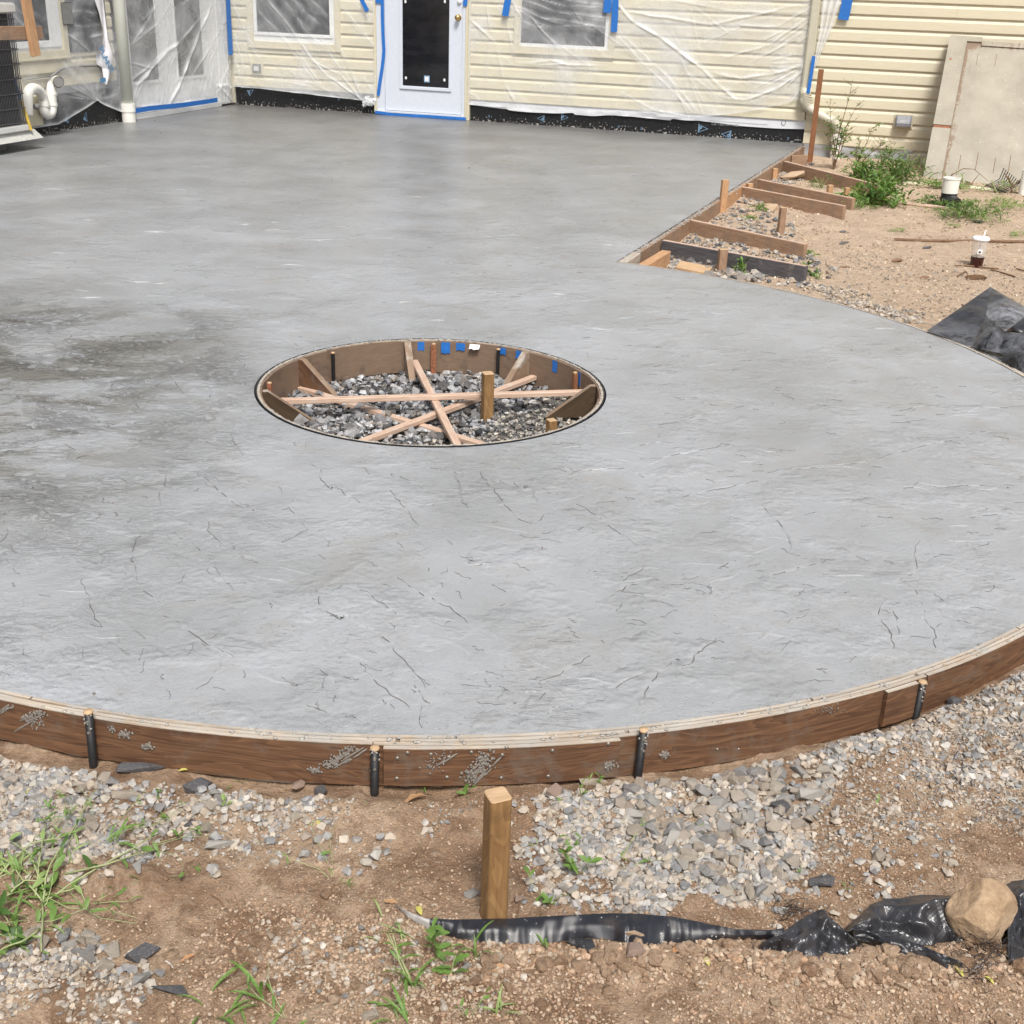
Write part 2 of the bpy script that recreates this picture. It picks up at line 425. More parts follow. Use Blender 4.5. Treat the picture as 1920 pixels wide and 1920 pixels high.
def m_leaf(name, a, b):
    t = NT(name); P = t.n('TexCoord').outputs['Object']
    n = t.noise(P, 22, 3, 0.6)
    c = t.mix(t.ramp(n, [(0.3, 0.0), (0.7, 1.0)]), a, b)
    p = t.pr(col=c, rough=0.5, spec=0.4)
    tr = t.n('BsdfTranslucent', i_Color=t.mix(0.5, c, (0.35, 0.5, 0.05)))
    mx = t.n('MixShader', i_0=0.3); t.t.links.new(p.outputs[0], mx.inputs[1]); t.t.links.new(tr.outputs[0], mx.inputs[2])
    t.t.links.new(mx.outputs[0], t.out.inputs[0]); return t.m
M['leaf'] = m_leaf('leaf green', (0.085, 0.17, 0.035), (0.20, 0.33, 0.085))
M['leaf_dark'] = m_leaf('leaf dark green', (0.035, 0.085, 0.022), (0.085, 0.175, 0.04))
M['leaf_pale'] = m_leaf('leaf pale', (0.20, 0.30, 0.10), (0.34, 0.44, 0.17))
M['stem'] = plain('pale stem', (0.30, 0.34, 0.16), 0.6)
M['leaf_yellow'] = m_leaf('yellow leaf', (0.55, 0.5, 0.10), (0.68, 0.62, 0.22))
M['leaf_dry'] = plain('dead leaf', (0.33, 0.19, 0.095), 0.7, var=0.3)
M['leaf_orange'] = plain('orange dead leaf', (0.36, 0.19, 0.09), 0.7, var=0.3)
M['twig'] = plain('twig', (0.17, 0.10, 0.055), 0.8, var=0.3)

def m_siding():
    t = NT('cream vinyl siding'); P = t.n('TexCoord').outputs['Object']
    sx = t.n('SeparateXYZ', i_0=P)
    g = t.noise(t.co(scale=(2, 2, 60)), 3, 4, 0.6)
    d = t.noise(t.co(scale=(9, 9, 1.6)), 3, 5, 0.7)
    lowz = t.n('MapRange', i_0=sx.outputs[2], i_1=0.35, i_2=-0.1, i_3=0.0, i_4=1.0).outputs[0]
    c = t.mix(t.ramp(g, [(0.35, 0.0), (0.65, 1.0)]), (0.60, 0.55, 0.41), (0.67, 0.62, 0.475))
    c = t.mix(t.math('MULTIPLY', t.ramp(d, [(0.45, 0.0), (0.7, 0.7)]), lowz), c, (0.42, 0.36, 0.22))
    t.pr(col=c, rough=0.5, spec=0.35, nrm=t.bump(g, 0.0004)); return t.m
M['siding'] = m_siding()
M['vinyl_cream'] = plain('cream vinyl trim', (0.62, 0.57, 0.43), 0.45, var=0.05)
M['vinyl_white'] = plain('white vinyl', (0.77, 0.78, 0.78), 0.4, var=0.04)
M['door_white'] = plain('white door paint', (0.62, 0.66, 0.74), 0.35, var=0.03)
M['pvc'] = plain('white pvc', (0.78, 0.77, 0.72), 0.35, var=0.07, sc=12)
M['spout_l'] = plain('off white downspout', (0.66, 0.68, 0.60), 0.35, var=0.05, sc=6)
M['spout_r'] = plain('cream downspout', (0.52, 0.49, 0.39), 0.4, var=0.05)
M['brass'] = plain('brass', (0.62, 0.42, 0.16), 0.25, metal=1.0, var=0.1)
M['screw'] = plain('screw head', (0.30, 0.28, 0.25), 0.45, metal=0.7, var=0.2)
M['blue'] = plain('blue masking tape', (0.02, 0.15, 0.50), 0.5, var=0.12, sc=40)
M['black_metal'] = plain('black painted steel', (0.012, 0.012, 0.013), 0.5, var=0.4, bd=0.001)
M['black'] = plain('black plastic', (0.02, 0.02, 0.022), 0.4)
M['cage'] = plain('grey coated wire', (0.07, 0.07, 0.075), 0.4)
M['coil'] = plain('dark condenser fins', (0.014, 0.014, 0.016), 0.5, var=0.3, sc=80)
M['ac_white'] = plain('pale sheet steel', (0.62, 0.62, 0.60), 0.4, var=0.06)
M['ac_pad'] = plain('grey plastic pad', (0.50, 0.50, 0.47), 0.65, var=0.15)
M['grey'] = plain('grey plastic', (0.22, 0.22, 0.215), 0.5)
M['vent'] = plain('grey vent hood', (0.20, 0.205, 0.225), 0.45, var=0.15)
M['wrap'] = plain('white house wrap', (0.62, 0.63, 0.66), 0.5, var=0.06, sc=6, bd=0.004)
M['ink'] = plain('grey ink', (0.25, 0.28, 0.30), 0.7)
M['ltblue'] = plain('pale blue print', (0.22, 0.36, 0.52), 0.6)
M['bag_blue'] = plain('blue bag print', (0.08, 0.25, 0.45), 0.5)
M['bag'] = plain('white plastic bag', (0.76, 0.75, 0.78), 0.35, var=0.06, sc=8, bd=0.006)
M['yellow'] = plain('yellow paint', (0.55, 0.38, 0.06), 0.5, var=0.15)
M['curtain'] = plain('dim interior', (0.10, 0.09, 0.085), 0.9, var=0.4, sc=3)
M['roof'] = plain('asphalt shingle', (0.10, 0.095, 0.09), 0.9, var=0.3)
M['foil'] = plain('grey plastic film', (0.34, 0.35, 0.36), 0.3, var=0.15, sc=8, bd=0.01)
def m_membrane():
    t = NT('black waterproofing'); P = t.n('TexCoord').outputs['Object']
    a = t.noise(P, 30, 4, 0.7); sp = t.noise(P, 48, 2, 0.5); sx = t.n('SeparateXYZ', i_0=P)
    low = t.n('MapRange', i_0=sx.outputs[2], i_1=0.09, i_2=0.0, i_3=0.0, i_4=0.14).outputs[0]
    m = t.ramp(t.math('ADD', sp, low), [(0.70, 0.0), (0.73, 1.0)])
    c = t.mix(t.ramp(a, [(0.3, 0.0), (0.7, 1.0)]), (0.008, 0.008, 0.009), (0.022, 0.022, 0.024))
    c = t.mix(m, c, (0.38, 0.36, 0.33))
    t.pr(col=c, rough=0.5, spec=0.3, nrm=t.bump(a, 0.002)); return t.m
M['membrane'] = m_membrane()
def m_glass():
    t = NT('dark window glass'); P = t.n('TexCoord').outputs['Object']
    a = t.noise(t.co(scale=(2, 2, 5)), 1.5, 3, 0.5, 0.6)
    c = t.mix(t.ramp(a, [(0.45, 0.0), (0.7, 1.0)]), (0.012, 0.013, 0.016), (0.022, 0.021, 0.024))
    t.pr(col=c, rough=0.08, spec=0.5); return t.m
M['glass'] = m_glass()
def m_screen():
    t = NT('insect screen'); P = t.n('TexCoord').outputs['Object']
    a = t.noise(t.co(scale=(1, 1, 6)), 2.2, 3, 0.5, 0.4)
    c = t.mix(t.ramp(a, [(0.4, 0.0), (0.7, 1.0)]), (0.018, 0.02, 0.026), (0.032, 0.034, 0.042))
    t.pr(col=c, rough=0.6, spec=0.25); return t.m
M['screen'] = m_screen()
def m_film():
    t = NT('clear plastic sheeting'); P = t.n('TexCoord').outputs['Object']
    fo = t.n('Attribute', attribute_name='fold').outputs['Fac']
    cr = t.noise(P, 5, 5, 0.6, 0.8); cr2 = t.noise(P, 1.6, 3, 0.5, 0.5)
    al = t.math('ADD', 0.11, t.math('MULTIPLY', fo, 0.66))
    al = t.math('ADD', al, t.math('MULTIPLY', t.ramp(cr2, [(0.40, 0.0), (0.66, 1.0)]), 0.30))
    al = t.math('ADD', al, t.math('MULTIPLY', t.ramp(cr, [(0.5, 0.0), (0.75, 1.0)]), 0.12))
    p = t.n('BsdfPrincipled'); t.set(p.inputs['Base Color'], (0.84, 0.86, 0.88)); p.inputs['Roughness'].default_value = 0.2
    t.set(p.inputs['Normal'], t.bump(cr, 0.012)); p.inputs['Specular IOR Level'].default_value = 0.6
    tr = t.n('BsdfTransparent'); mx = t.n('MixShader'); t.set(mx.inputs[0], al)
    t.t.links.new(tr.outputs[0], mx.inputs[1]); t.t.links.new(p.outputs[0], mx.inputs[2]); t.t.links.new(mx.outputs[0], t.out.inputs[0])
    return t.m
M['film'] = m_film()
def m_fabric():
    t = NT('black woven ground fabric'); uv = t.n('TexCoord').outputs['UV']; P = t.n('TexCoord').outputs['Object']
    wv = t.n('TexWave', wave_type='BANDS', bands_direction='X', i_Vector=t.co(src=uv, rot=(0, 0, 0.5)), i_Scale=70.0).outputs['Fac']
    wv2 = t.n('TexWave', wave_type='BANDS', bands_direction='Y', i_Vector=t.co(src=uv, rot=(0, 0, 0.5)), i_Scale=60.0).outputs['Fac']
    sp = t.ramp(t.noise(P, 110, 2, 0.5), [(0.70, 0.0), (0.74, 1.0)])
    dirt = t.ramp(t.noise(P, 13, 5, 0.7), [(0.56, 0.0), (0.75, 0.35)])
    du = t.n('Attribute', attribute_name='dust').outputs['Fac']
    c = t.mix(sp, (0.012, 0.013, 0.018), (0.5, 0.5, 0.5))
    c = t.mix(dirt, c, (0.16, 0.12, 0.09)); c = t.mix(du, c, (0.5, 0.48, 0.46))
    h = t.math('ADD', t.math('MULTIPLY', wv, 0.5), t.math('MULTIPLY', wv2, 0.5))
    t.pr(col=c, rough=0.33, spec=0.8, coat=0.2, croug=0.3, nrm=t.bump(h, 0.0004)); return t.m
M['fabric'] = m_fabric()
def m_tarp():
    t = NT('black plastic tarp dusted with cement'); P = t.n('TexCoord').outputs['Object']
    d = t.noise(P, 8, 6, 0.72, 0.5); f = t.noise(P, 50, 4, 0.7); du = t.n('Attribute', attribute_name='dust').outputs['Fac']
    k = t.math('MULTIPLY', t.ramp(t.math('ADD', t.math('MULTIPLY', d, 0.6), t.math('MULTIPLY', f, 0.4)), [(0.40, 0.0), (0.56, 1.0)]), du)
    c = t.mix(k, (0.010, 0.011, 0.014), (0.36, 0.37, 0.40))
    t.pr(col=c, rough=t.math('ADD', 0.28, t.math('MULTIPLY', k, 0.4)), spec=0.6, nrm=t.bump(d, 0.006)); return t.m
M['tarp'] = m_tarp()
def m_paintboard():
    t = NT('peeling grey paint on board'); P = t.n('TexCoord').outputs['Object']
    a = t.noise(t.co(scale=(6, 1, 1)), 5, 6, 0.75, 0.3); b = t.noise(P, 34, 4, 0.7); e = t.n('Attribute', attribute_name='wear').outputs['Fac']
    c = t.mix(t.ramp(t.noise(P, 3, 4, 0.6), [(0.35, 0.0), (0.65, 1.0)]), (0.28, 0.255, 0.205), (0.36, 0.33, 0.27))
    m = t.ramp(t.math('ADD', t.math('ADD', t.math('MULTIPLY', a, 0.6), t.math('MULTIPLY', b, 0.4)), t.math('MULTIPLY', e, 0.30)), [(0.63, 0.0), (0.70, 1.0)])
    c = t.mix(m, c, (0.20, 0.14, 0.095))
    c = t.mix(t.ramp(b, [(0.64, 0.0), (0.69, 0.7)]), c, (0.56, 0.54, 0.50))
    t.pr(col=c, rough=0.7, nrm=t.bump(b, 0.002)); return t.m
M['board'] = m_paintboard()
M['rust_wood'] = plain('rotten red wood', (0.26, 0.10, 0.05), 0.8, var=0.5, sc=90, bd=0.004)
def m_boulder():
    t = NT('tan sandstone'); P = t.n('TexCoord').outputs['Object']
    a = t.noise(P, 26, 6, 0.75); b = t.noise(P, 8, 3, 0.5)
    c = t.mix(t.ramp(a, [(0.3, 0.0), (0.62, 1.0)]), (0.24, 0.155, 0.09), (0.44, 0.315, 0.20))
    c = t.mix(t.ramp(b, [(0.55, 0.0), (0.8, 0.5)]), c, (0.52, 0.40, 0.28))
    t.pr(col=c, rough=0.85, nrm=t.bump(a, 0.008)); return t.m
M['boulder'] = m_boulder()
M['crate'] = plain('cup film', (0.8, 0.8, 0.8), 0.2)
def m_cup():
    t = NT('clear frosted cup'); p = t.n('BsdfPrincipled'); t.set(p.inputs['Base Color'], (0.85, 0.85, 0.84)); p.inputs['Roughness'].default_value = 0.2
    tr = t.n('BsdfTransparent'); mx = t.n('MixShader', i_0=0.24)
    t.t.links.new(tr.outputs[0], mx.inputs[1]); t.t.links.new(p.outputs[0], mx.inputs[2]); t.t.links.new(mx.outputs[0], t.out.inputs[0]); return t.m
M['cup'] = m_cup()
M['coffee'] = plain('dark iced tea', (0.035, 0.008, 0.007), 0.15, var=0.2)
M['lid'] = plain('white lid', (0.8, 0.8, 0.8), 0.3)
M['print'] = plain('dark print', (0.05, 0.05, 0.06), 0.6)

# ================================================================== THE SETTING
def axis(segs):
    out = []
    for a, b, st in segs:
        n = max(1, int(round((b-a)/st))); out += [a+(b-a)*i/n for i in range(n)]
    out.append(segs[-1][1]); return np.array(out)
gx = axis([(-60, -12, 6), (-12, -2.4, 0.6), (-2.4, -1.5, 0.05), (-1.5, 1.6, 0.009), (1.6, 7.5, 0.04), (7.5, 14, 0.4), (14, 60, 6)])
gy = axis([(-40, 0, 5), (0, 1.1, 0.1), (1.1, 3.15, 0.009), (3.15, 6.6, 0.06), (6.6, 15, 0.045), (15, 20, 0.5), (20, 80, 6)])
XX, YY = np.meshgrid(gx, gy)
ZZ = gh(XX, YY)
nx, ny = len(gx), len(gy)
idx = np.arange(nx*ny).reshape(ny, nx)
FF = np.stack([idx[:-1, :-1], idx[:-1, 1:], idx[1:, 1:], idx[1:, :-1]], -1).reshape(-1, 4)
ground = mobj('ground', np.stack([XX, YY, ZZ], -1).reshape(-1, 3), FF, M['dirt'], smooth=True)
tag(ground, kind='structure', label='bare sandy brown soil around the new patio')

_out = [(1155, 491), (1225, 501), (1327, 517), (1465, 547), (1560, 568.6), (1727.7, 619), (1823, 654), (1919, 709), (1920, 1159), (1762, 1241), (1537, 1305), (1200, 1354), (875, 1381), (600, 1379), (516, 1372), (344, 1357), (172, 1328), (0, 1286)]
_oa = []; _or = []
for p in _out:
    q = at(*p)[:2]-CP; _oa.append(math.atan2(q[1], q[0])); _or.append(math.hypot(*q))
_pf = np.polyfit(_oa, _or, 4)
A_END = _oa[0]; A_LEFT = _oa[-1]
def orad(a):
    return float(np.polyval(_pf, min(max(a, A_LEFT), A_END)))
def opt(a, dr=0.0, z=0.0):
    r = orad(a)+dr; return (CP[0]+r*math.cos(a), CP[1]+r*math.sin(a), z)
A_FAR = R(-150)
arc = np.linspace(A_END, A_FAR, 170)
FA = at(1158, 491, 0); FB = at(1502, 273, 0)                 # the straight form on the right
SLAB_D = 0.15
outer = [opt(a)[:2] for a in arc]
outer += [tuple(hw(-6.5, -9.5, 0)[:2]), tuple(hw(-6.5, -0.02, 0)[:2]), tuple(hw(0.0, 0.02, 0)[:2]), tuple(hw(hl(FB)[0], 0.02, 0)[:2]), tuple(FB[:2])]
inner = [(CP[0]+(RP+0.012)*math.cos(t), CP[1]+(RP+0.012)*math.sin(t)) for t in np.linspace(0, 2*math.pi, 140, endpoint=False)]
bm = bmesh.new()
def loop(pts, z):
    vs = [bm.verts.new((x, y, z)) for x, y in pts]
    return vs, [bm.edges.new((vs[i], vs[(i+1) % len(vs)])) for i in range(len(vs))]
ov, oe = loop(outer, 0.0); iv, ie = loop(inner, 0.0)
bmesh.ops.triangle_fill(bm, use_beauty=True, use_dissolve=False, edges=oe+ie, normal=(0, 0, 1))
for f in bm.faces:
    if f.normal.z < 0: f.normal_flip()
for vs in (ov, iv):
    lo = [bm.verts.new((v.co.x, v.co.y, -SLAB_D)) for v in vs]
    for i in range(len(vs)):
        j = (i+1) % len(vs); bm.faces.new((vs[i], vs[j], lo[j], lo[i]))
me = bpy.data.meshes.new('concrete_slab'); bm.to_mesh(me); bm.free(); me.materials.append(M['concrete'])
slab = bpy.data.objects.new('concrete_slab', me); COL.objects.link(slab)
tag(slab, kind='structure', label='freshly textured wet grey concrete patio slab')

# creases the texture skins left in the concrete: fine raised lips, slurry and their shadow line painted dark
def Z(x0, y0, s, pts): return [(x0+x/s, y0+y/s) for x, y in pts]
CR = []
c3 = lambda w, *p: CR.append((w, p))
for w_, p_ in [
    (5, Z(600, 840, 2.667, [(0, 780), (60, 830), (100, 858), (115, 838), (150, 842), (190, 885), (240, 900), (300, 930), (345, 970), (390, 1035), (440, 1085), (500, 1150), (530, 1205)])),
    (4, Z(600, 840, 2.667, [(800, 115), (850, 190), (890, 235), (940, 300), (990, 355), (1030, 370), (1060, 378)])),
    (4, Z(600, 840, 2.667, [(385, 650), (450, 695), (520, 740), (560, 752), (600, 778), (650, 795), (700, 840), (735, 873)])),
    (3.5, Z(600, 840, 2.667, [(970, 175), (1010, 215), (1060, 205), (1085, 270)])),
    (3.5, Z(600, 840, 2.667, [(1280, 280), (1340, 310), (1400, 350), (1440, 385), (1500, 430), (1550, 460), (1580, 485)])),
    (4, Z(600, 840, 2.667, [(0, 150), (50, 205), (75, 195), (110, 210), (130, 240), (170, 250), (200, 275)])),
    (4, Z(600, 840, 2.667, [(1100, 1165), (1170, 1145), (1220, 1115), (1270, 1085), (1350, 1040)])),
    (4, Z(600, 840, 2.667, [(1100, 1165), (1105, 1200), (1125, 1225), (1095, 1258)])),
    (4, Z(600, 840, 2.667, [(1480, 1200), (1510, 1175), (1580, 1145), (1640, 1120)])),
    (4, Z(600, 840, 2.667, [(1600, 1290), (1640, 1200), (1690, 1125), (1760, 1075)])),
    (5, Z(600, 840, 2.667, [(1810, 1090), (1855, 1080), (1870, 1040), (1900, 1020)])),
    (4, Z(600, 840, 2.667, [(740, 570), (780, 592), (810, 580), (860, 575)])),
    (4, Z(600, 840, 2.667, [(860, 685), (900, 705), (930, 722)])),
    (4, Z(600, 840, 2.667, [(1515, 665), (1540, 640), (1595, 620), (1620, 590)])),
    (5, Z(600, 840, 2.667, [(1480, 718), (1530, 695), (1570, 672)])),
    (3, Z(600, 840, 2.667, [(200, 710), (260, 740), (320, 780), (380, 830)])),
    (4, Z(600, 840, 2.667, [(470, 1190), (500, 1220), (520, 1260), (550, 1278)])),
    (3, Z(600, 840, 2.667, [(200, 1080), (225, 1120), (270, 1160), (330, 1205), (400, 1260), (450, 1300)])),
    (3, Z(600, 840, 2.667, [(510, 1290), (500, 1340), (508, 1400)])),
    (4, Z(600, 840, 2.667, [(1140, 1330), (1165, 1300), (1200, 1292)])),
    (4, Z(600, 840, 2.667, [(0, 1110), (40, 1140), (80, 1175)])),
    (3, Z(600, 840, 2.667, [(400, 145), (450, 165), (515, 205)])),
    (3, Z(600, 840, 2.667, [(670, 120), (700, 190), (710, 260), (740, 300)])),
    (3, Z(600, 840, 2.667, [(350, 210), (400, 265), (450, 330), (495, 390)])),
    (3.5, Z(600, 840, 2.667, [(1270, 120), (1400, 105), (1520, 100)])),
    (3, Z(1200, 600, 2.667, [(0, 695), (100, 690), (200, 668), (300, 650), (380, 638), (405, 620), (450, 625)])),
    (4, Z(1200, 600, 2.667, [(0, 628), (60, 615), (120, 610), (175, 612)])),
    (3, Z(1200, 600, 2.667, [(90, 525), (200, 505), (330, 468), (400, 455), (520, 430)])),
    (3, Z(1200, 600, 2.667, [(1300, 455), (1360, 440), (1420, 430), (1500, 425)])),
    (3.5, Z(1200, 600, 2.667, [(1480, 475), (1560, 468), (1640, 460), (1710, 435), (1800, 440), (1920, 430)])),
    (3, Z(1200, 600, 2.667, [(1260, 515), (1340, 508), (1430, 495)])),
    (3.5, Z(1200, 600, 2.667, [(1310, 660), (1380, 640), (1430, 625), (1520, 608), (1600, 590)])),
    (3, Z(1200, 600, 2.667, [(640, 765), (720, 748), (800, 740), (980, 728), (1090, 715), (1180, 692), (1260, 670)])),
    (3.5, Z(1200, 600, 2.667, [(1320, 845), (1365, 838), (1390, 812), (1450, 825), (1540, 832), (1640, 828), (1760, 828), (1870, 828)])),
    (5, Z(1200, 600, 2.667, [(1655, 990), (1720, 980), (1780, 973), (1860, 968)])),
    (3, Z(1200, 600, 2.667, [(210, 888), (280, 868), (370, 850), (480, 828), (590, 806)])),
    (3.5, Z(1200, 600, 2.667, [(620, 940), (645, 970), (680, 1000), (710, 1035), (735, 1075), (755, 1145)])),
    (5, Z(1200, 600, 2.667, [(620, 1305), (670, 1275), (730, 1258), (790, 1240), (880, 1220)])),
    (5, Z(1200, 600, 2.667, [(1400, 1105), (1375, 1160), (1385, 1240), (1355, 1275), (1300, 1300), (1340, 1325), (1375, 1350), (1410, 1420), (1430, 1510), (1475, 1570), (1465, 1600), (1480, 1640)])),
    (5, Z(1200, 600, 2.667, [(1215, 1415), (1190, 1470), (1205, 1510), (1240, 1545), (1255, 1600), (1270, 1645)])),
    (3, Z(1200, 600, 2.667, [(1265, 1455), (1285, 1530), (1295, 1575)])),
    (4, Z(1200, 600, 2.667, [(410, 1235), (440, 1215), (480, 1205)])),
    (3, Z(1200, 600, 2.667, [(740, 1515), (780, 1492), (830, 1478)])),
    (4, Z(1200, 600, 2.667, [(270, 1700), (275, 1665), (320, 1640), (380, 1590)])),
    (4, Z(0, 560, 2.823, [(1650, 880), (1700, 910), (1690, 945), (1730, 990), (1760, 1010), (1800, 1000)])),
    (4, Z(0, 560, 2.823, [(1040, 925), (1090, 950), (1150, 1010), (1200, 1050), (1240, 1085), (1285, 1105)])),
    (4, Z(0, 560, 2.823, [(865, 1680), (940, 1710), (1000, 1760), (1060, 1800), (1110, 1840), (1180, 1870), (1240, 1900)])),
    (4, Z(0, 560, 2.823, [(1620, 1840), (1690, 1575), (1690, 1620), (1730, 1660), (1790, 1695)][1:])),
    (4, Z(0, 560, 2.823, [(430, 1485), (450, 1540), (475, 1610), (500, 1670), (540, 1740), (480, 1722)])),
    (3, Z(0, 560, 2.823, [(850, 925), (880, 935), (870, 990), (845, 1030), (848, 1090)])),
    (3, Z(0, 560, 2.823, [(740, 1245), (710, 1310), (700, 1370), (720, 1440), (722, 1490)])),
    (3, Z(0, 560, 2.823, [(690, 730), (735, 580), (720, 550)][1:])),
    (3, Z(0, 560, 2.823, [(480, 560), (500, 600), (520, 660)])),
    (3, Z(0, 560, 2.823, [(640, 955), (700, 985)])),
    (3, Z(0, 560, 2.823, [(1140, 705), (1225, 718), (1240, 770), (1285, 830)])),
    (3, Z(0, 560, 2.823, [(1490, 1120), (1530, 1105), (1580, 1165), (1610, 1200), (1630, 1225), (1560, 1260), (1490, 1290)])),
    (5, Z(0, 560, 2.823, [(900, 410), (940, 460), (970, 500)])),
    (5, Z(0, 560, 2.823, [(1060, 310), (1100, 350), (1150, 370)])),
    (6, Z(0, 560, 2.823, [(1225, 355), (1290, 360), (1300, 352), (1255, 315)])),
    (4, Z(0, 560, 2.823, [(550, 300), (590, 330), (645, 365)])),
    (4, Z(0, 560, 2.823, [(340, 770), (400, 800), (455, 830), (400, 850)])),
    (4, Z(0, 560, 2.823, [(0, 1310), (45, 1240), (20, 1180), (25, 1130)])),
    (3, Z(0, 560, 2.823, [(1100, 1175), (1110, 1240), (1170, 1290)])),
    (3, Z(0, 560, 2.823, [(760, 1550), (810, 1580), (850, 1610)])),
]:
    CR.append((w_, [at(x, y)[:2] for x, y in p_]))
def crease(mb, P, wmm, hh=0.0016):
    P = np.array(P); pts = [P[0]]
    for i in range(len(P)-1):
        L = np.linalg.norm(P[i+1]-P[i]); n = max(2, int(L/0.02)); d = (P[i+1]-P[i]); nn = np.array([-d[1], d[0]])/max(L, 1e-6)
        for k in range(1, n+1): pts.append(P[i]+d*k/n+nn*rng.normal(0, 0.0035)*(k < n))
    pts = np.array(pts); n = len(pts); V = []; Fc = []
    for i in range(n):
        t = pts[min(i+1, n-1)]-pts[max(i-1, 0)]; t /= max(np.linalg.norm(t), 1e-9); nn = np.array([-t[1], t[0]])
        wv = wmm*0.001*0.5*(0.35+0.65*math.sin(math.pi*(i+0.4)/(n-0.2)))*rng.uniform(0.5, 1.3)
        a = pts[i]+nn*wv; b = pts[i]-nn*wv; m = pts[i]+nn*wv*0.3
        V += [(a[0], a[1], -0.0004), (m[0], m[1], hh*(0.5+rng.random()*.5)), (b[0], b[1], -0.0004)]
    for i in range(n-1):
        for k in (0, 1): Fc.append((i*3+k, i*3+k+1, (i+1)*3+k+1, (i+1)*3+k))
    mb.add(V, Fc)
def ledge(mb, P, wmm, rise):
    """slate like step: a long gentle ramp up, then a sharp drop"""
    P = np.array(P); pts = [P[0]]
    for i in range(len(P)-1):
        d = P[i+1]-P[i]; L = np.linalg.norm(d); n = max(2, int(L/0.02)); nn = np.array([-d[1], d[0]])/max(L, 1e-6)
        for k in range(1, n+1): pts.append(P[i]+d*k/n+nn*rng.normal(0, 0.003)*(k < n))
    pts = np.array(pts); n = len(pts); V = []; Fc = []; sg = 1 if (pts[-1]-pts[0])[0] > 0 else -1
    for i in range(n):
        t = pts[min(i+1, n-1)]-pts[max(i-1, 0)]; t /= max(np.linalg.norm(t), 1e-9); nn = np.array([-t[1], t[0]])*sg
        e = math.sin(math.pi*(i+.3)/(n-.4)); w_ = wmm*.001*(.5+.7*e)*rng.uniform(.8, 1.2); h = rise*e*rng.uniform(.7, 1.1)
        for f, z in ((1.0, -.0004), (.66, h*.22), (.33, h*.62), (.04, h), (-.04, -.0004)): q = pts[i]+nn*w_*f; V.append((q[0], q[1], z))
    for i in range(n-1):
        for k in range(4): Fc.append((i*5+k, i*5+k+1, (i+1)*5+k+1, (i+1)*5+k))
    mb.add(V, Fc)
mb = MB(); ml = MB()
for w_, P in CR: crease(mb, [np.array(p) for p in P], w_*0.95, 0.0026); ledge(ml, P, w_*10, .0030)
def in_slab(x, y):
    d = math.hypot(x-CP[0], y-CP[1]); a = math.atan2(y-CP[1], x-CP[0])
    if d < RP+0.06: return False
    if y < CP[1]+2.2: return d < orad(a)-0.06 or (x < -1.2 and y > 3.4)
    # behind the round part: left of the straight form, in front of the house
    q = hl((x, y, 0)); 
    return q[0] < hl(FA)[0]-0.06+(hl(FB)[0]-hl(FA)[0])*0 and q[1] < -0.05 and q[0] > 0.05
for i in range(620):
    for _ in range(30):
        px, py = rng.uniform(0, 1920), rng.uniform(240, 1390)
        q = at(px, py)[:2]
        if in_slab(q[0], q[1]): break
    L = float(rng.choice([0.03, 0.05, 0.09, 0.16], p=[.35, .35, .2, .1])); L *= 0.6+0.8*rng.random()
    # dragged down-right on the left half, almost level on the right
    th = -0.95 if px < 1000+rng.normal(0, 180) else 0.10
    th += rng.normal(0, 0.45)
    if py < 620: th = rng.normal(0.0, 0.25)
    if not in_slab(q[0]+math.cos(th)*L, q[1]+math.sin(th)*L): continue
    P = [q]
    for k in range(3): P.append(P[-1]+np.array([math.cos(th), math.sin(th)])*L/3); th += rng.normal(0, 0.35)
    if L > .07: ledge(ml, P, rng.uniform(14, 30) if py > 620 else rng.uniform(30, 60), rng.uniform(.0012, .0026) if py > 620 else .006)
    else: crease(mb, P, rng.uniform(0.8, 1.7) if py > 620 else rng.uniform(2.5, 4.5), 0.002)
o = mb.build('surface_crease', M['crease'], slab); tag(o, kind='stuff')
o = ml.build('stamped_ledge', M['concrete'], slab, smooth=True); tag(o, kind='stuff')

# ================================================================== FORMWORK
def arc_board(name, mat, parent, a0, a1, r0, r1, z0, z1, radf=orad, n=None, jit=0.0, bev=True):
    """bent board: inner radius offset r0, outer r1 from radf"""
    n = n or max(4, int(abs(a1-a0)/0.025)); V = []; Fc = []; UV = []
    for i in range(n+1):
        a = a0+(a1-a0)*i/n; r = radf(a); j = float(vnoise(a*40, r0*300, 1, 3))*jit; j2 = float(vnoise(a*55, r1*300, 1, 9))*jit
        c, s = math.cos(a), math.sin(a); u = a*2.5+r0*31
        for rr, zz, vv in ((r+r0, z0, 0), (r+r1, z0, .02), (r+r1, z1+j, .02+z1-z0), (r+r0, z1+j2, .04+z1-z0)):
            V.append((CP[0]+rr*c, CP[1]+rr*s, zz)); UV.append((u, vv+r0*7))
    for i in range(n):
        b = i*4; c_ = b+4
        for k in range(4):
            k2 = (k+1) % 4; Fc.append((b+k, b+k2, c_+k2, c_+k))
    Fc.append((0, 3, 2, 1)); Fc.append((n*4, n*4+1, n*4+2, n*4+3))
    return mobj(name, V, Fc, mat, parent, uv=UV)
form = empty('curved_form', 'bent reddish brown plywood form board holding the round edge of the patio, in layers', 'form board', (CP[0], CP[1], 0))
def rel(o):      # built in world coordinates: keep it there under a moved parent
    o.matrix_parent_inverse = o.parent.matrix_world.inverted() if o.parent.matrix_world != Matrix() else Matrix.Translation(o.parent.location).inverted(); return o
def prt(o):
    bpy_p = o.parent; o.matrix_parent_inverse = (Matrix.Translation(bpy_p.location) @ bpy_p.rotation_euler.to_matrix().to_4x4()).inverted(); return o
ZB = -0.102
def A(px, py=1400): return ang(px, py, 0)
a_r = R(74)
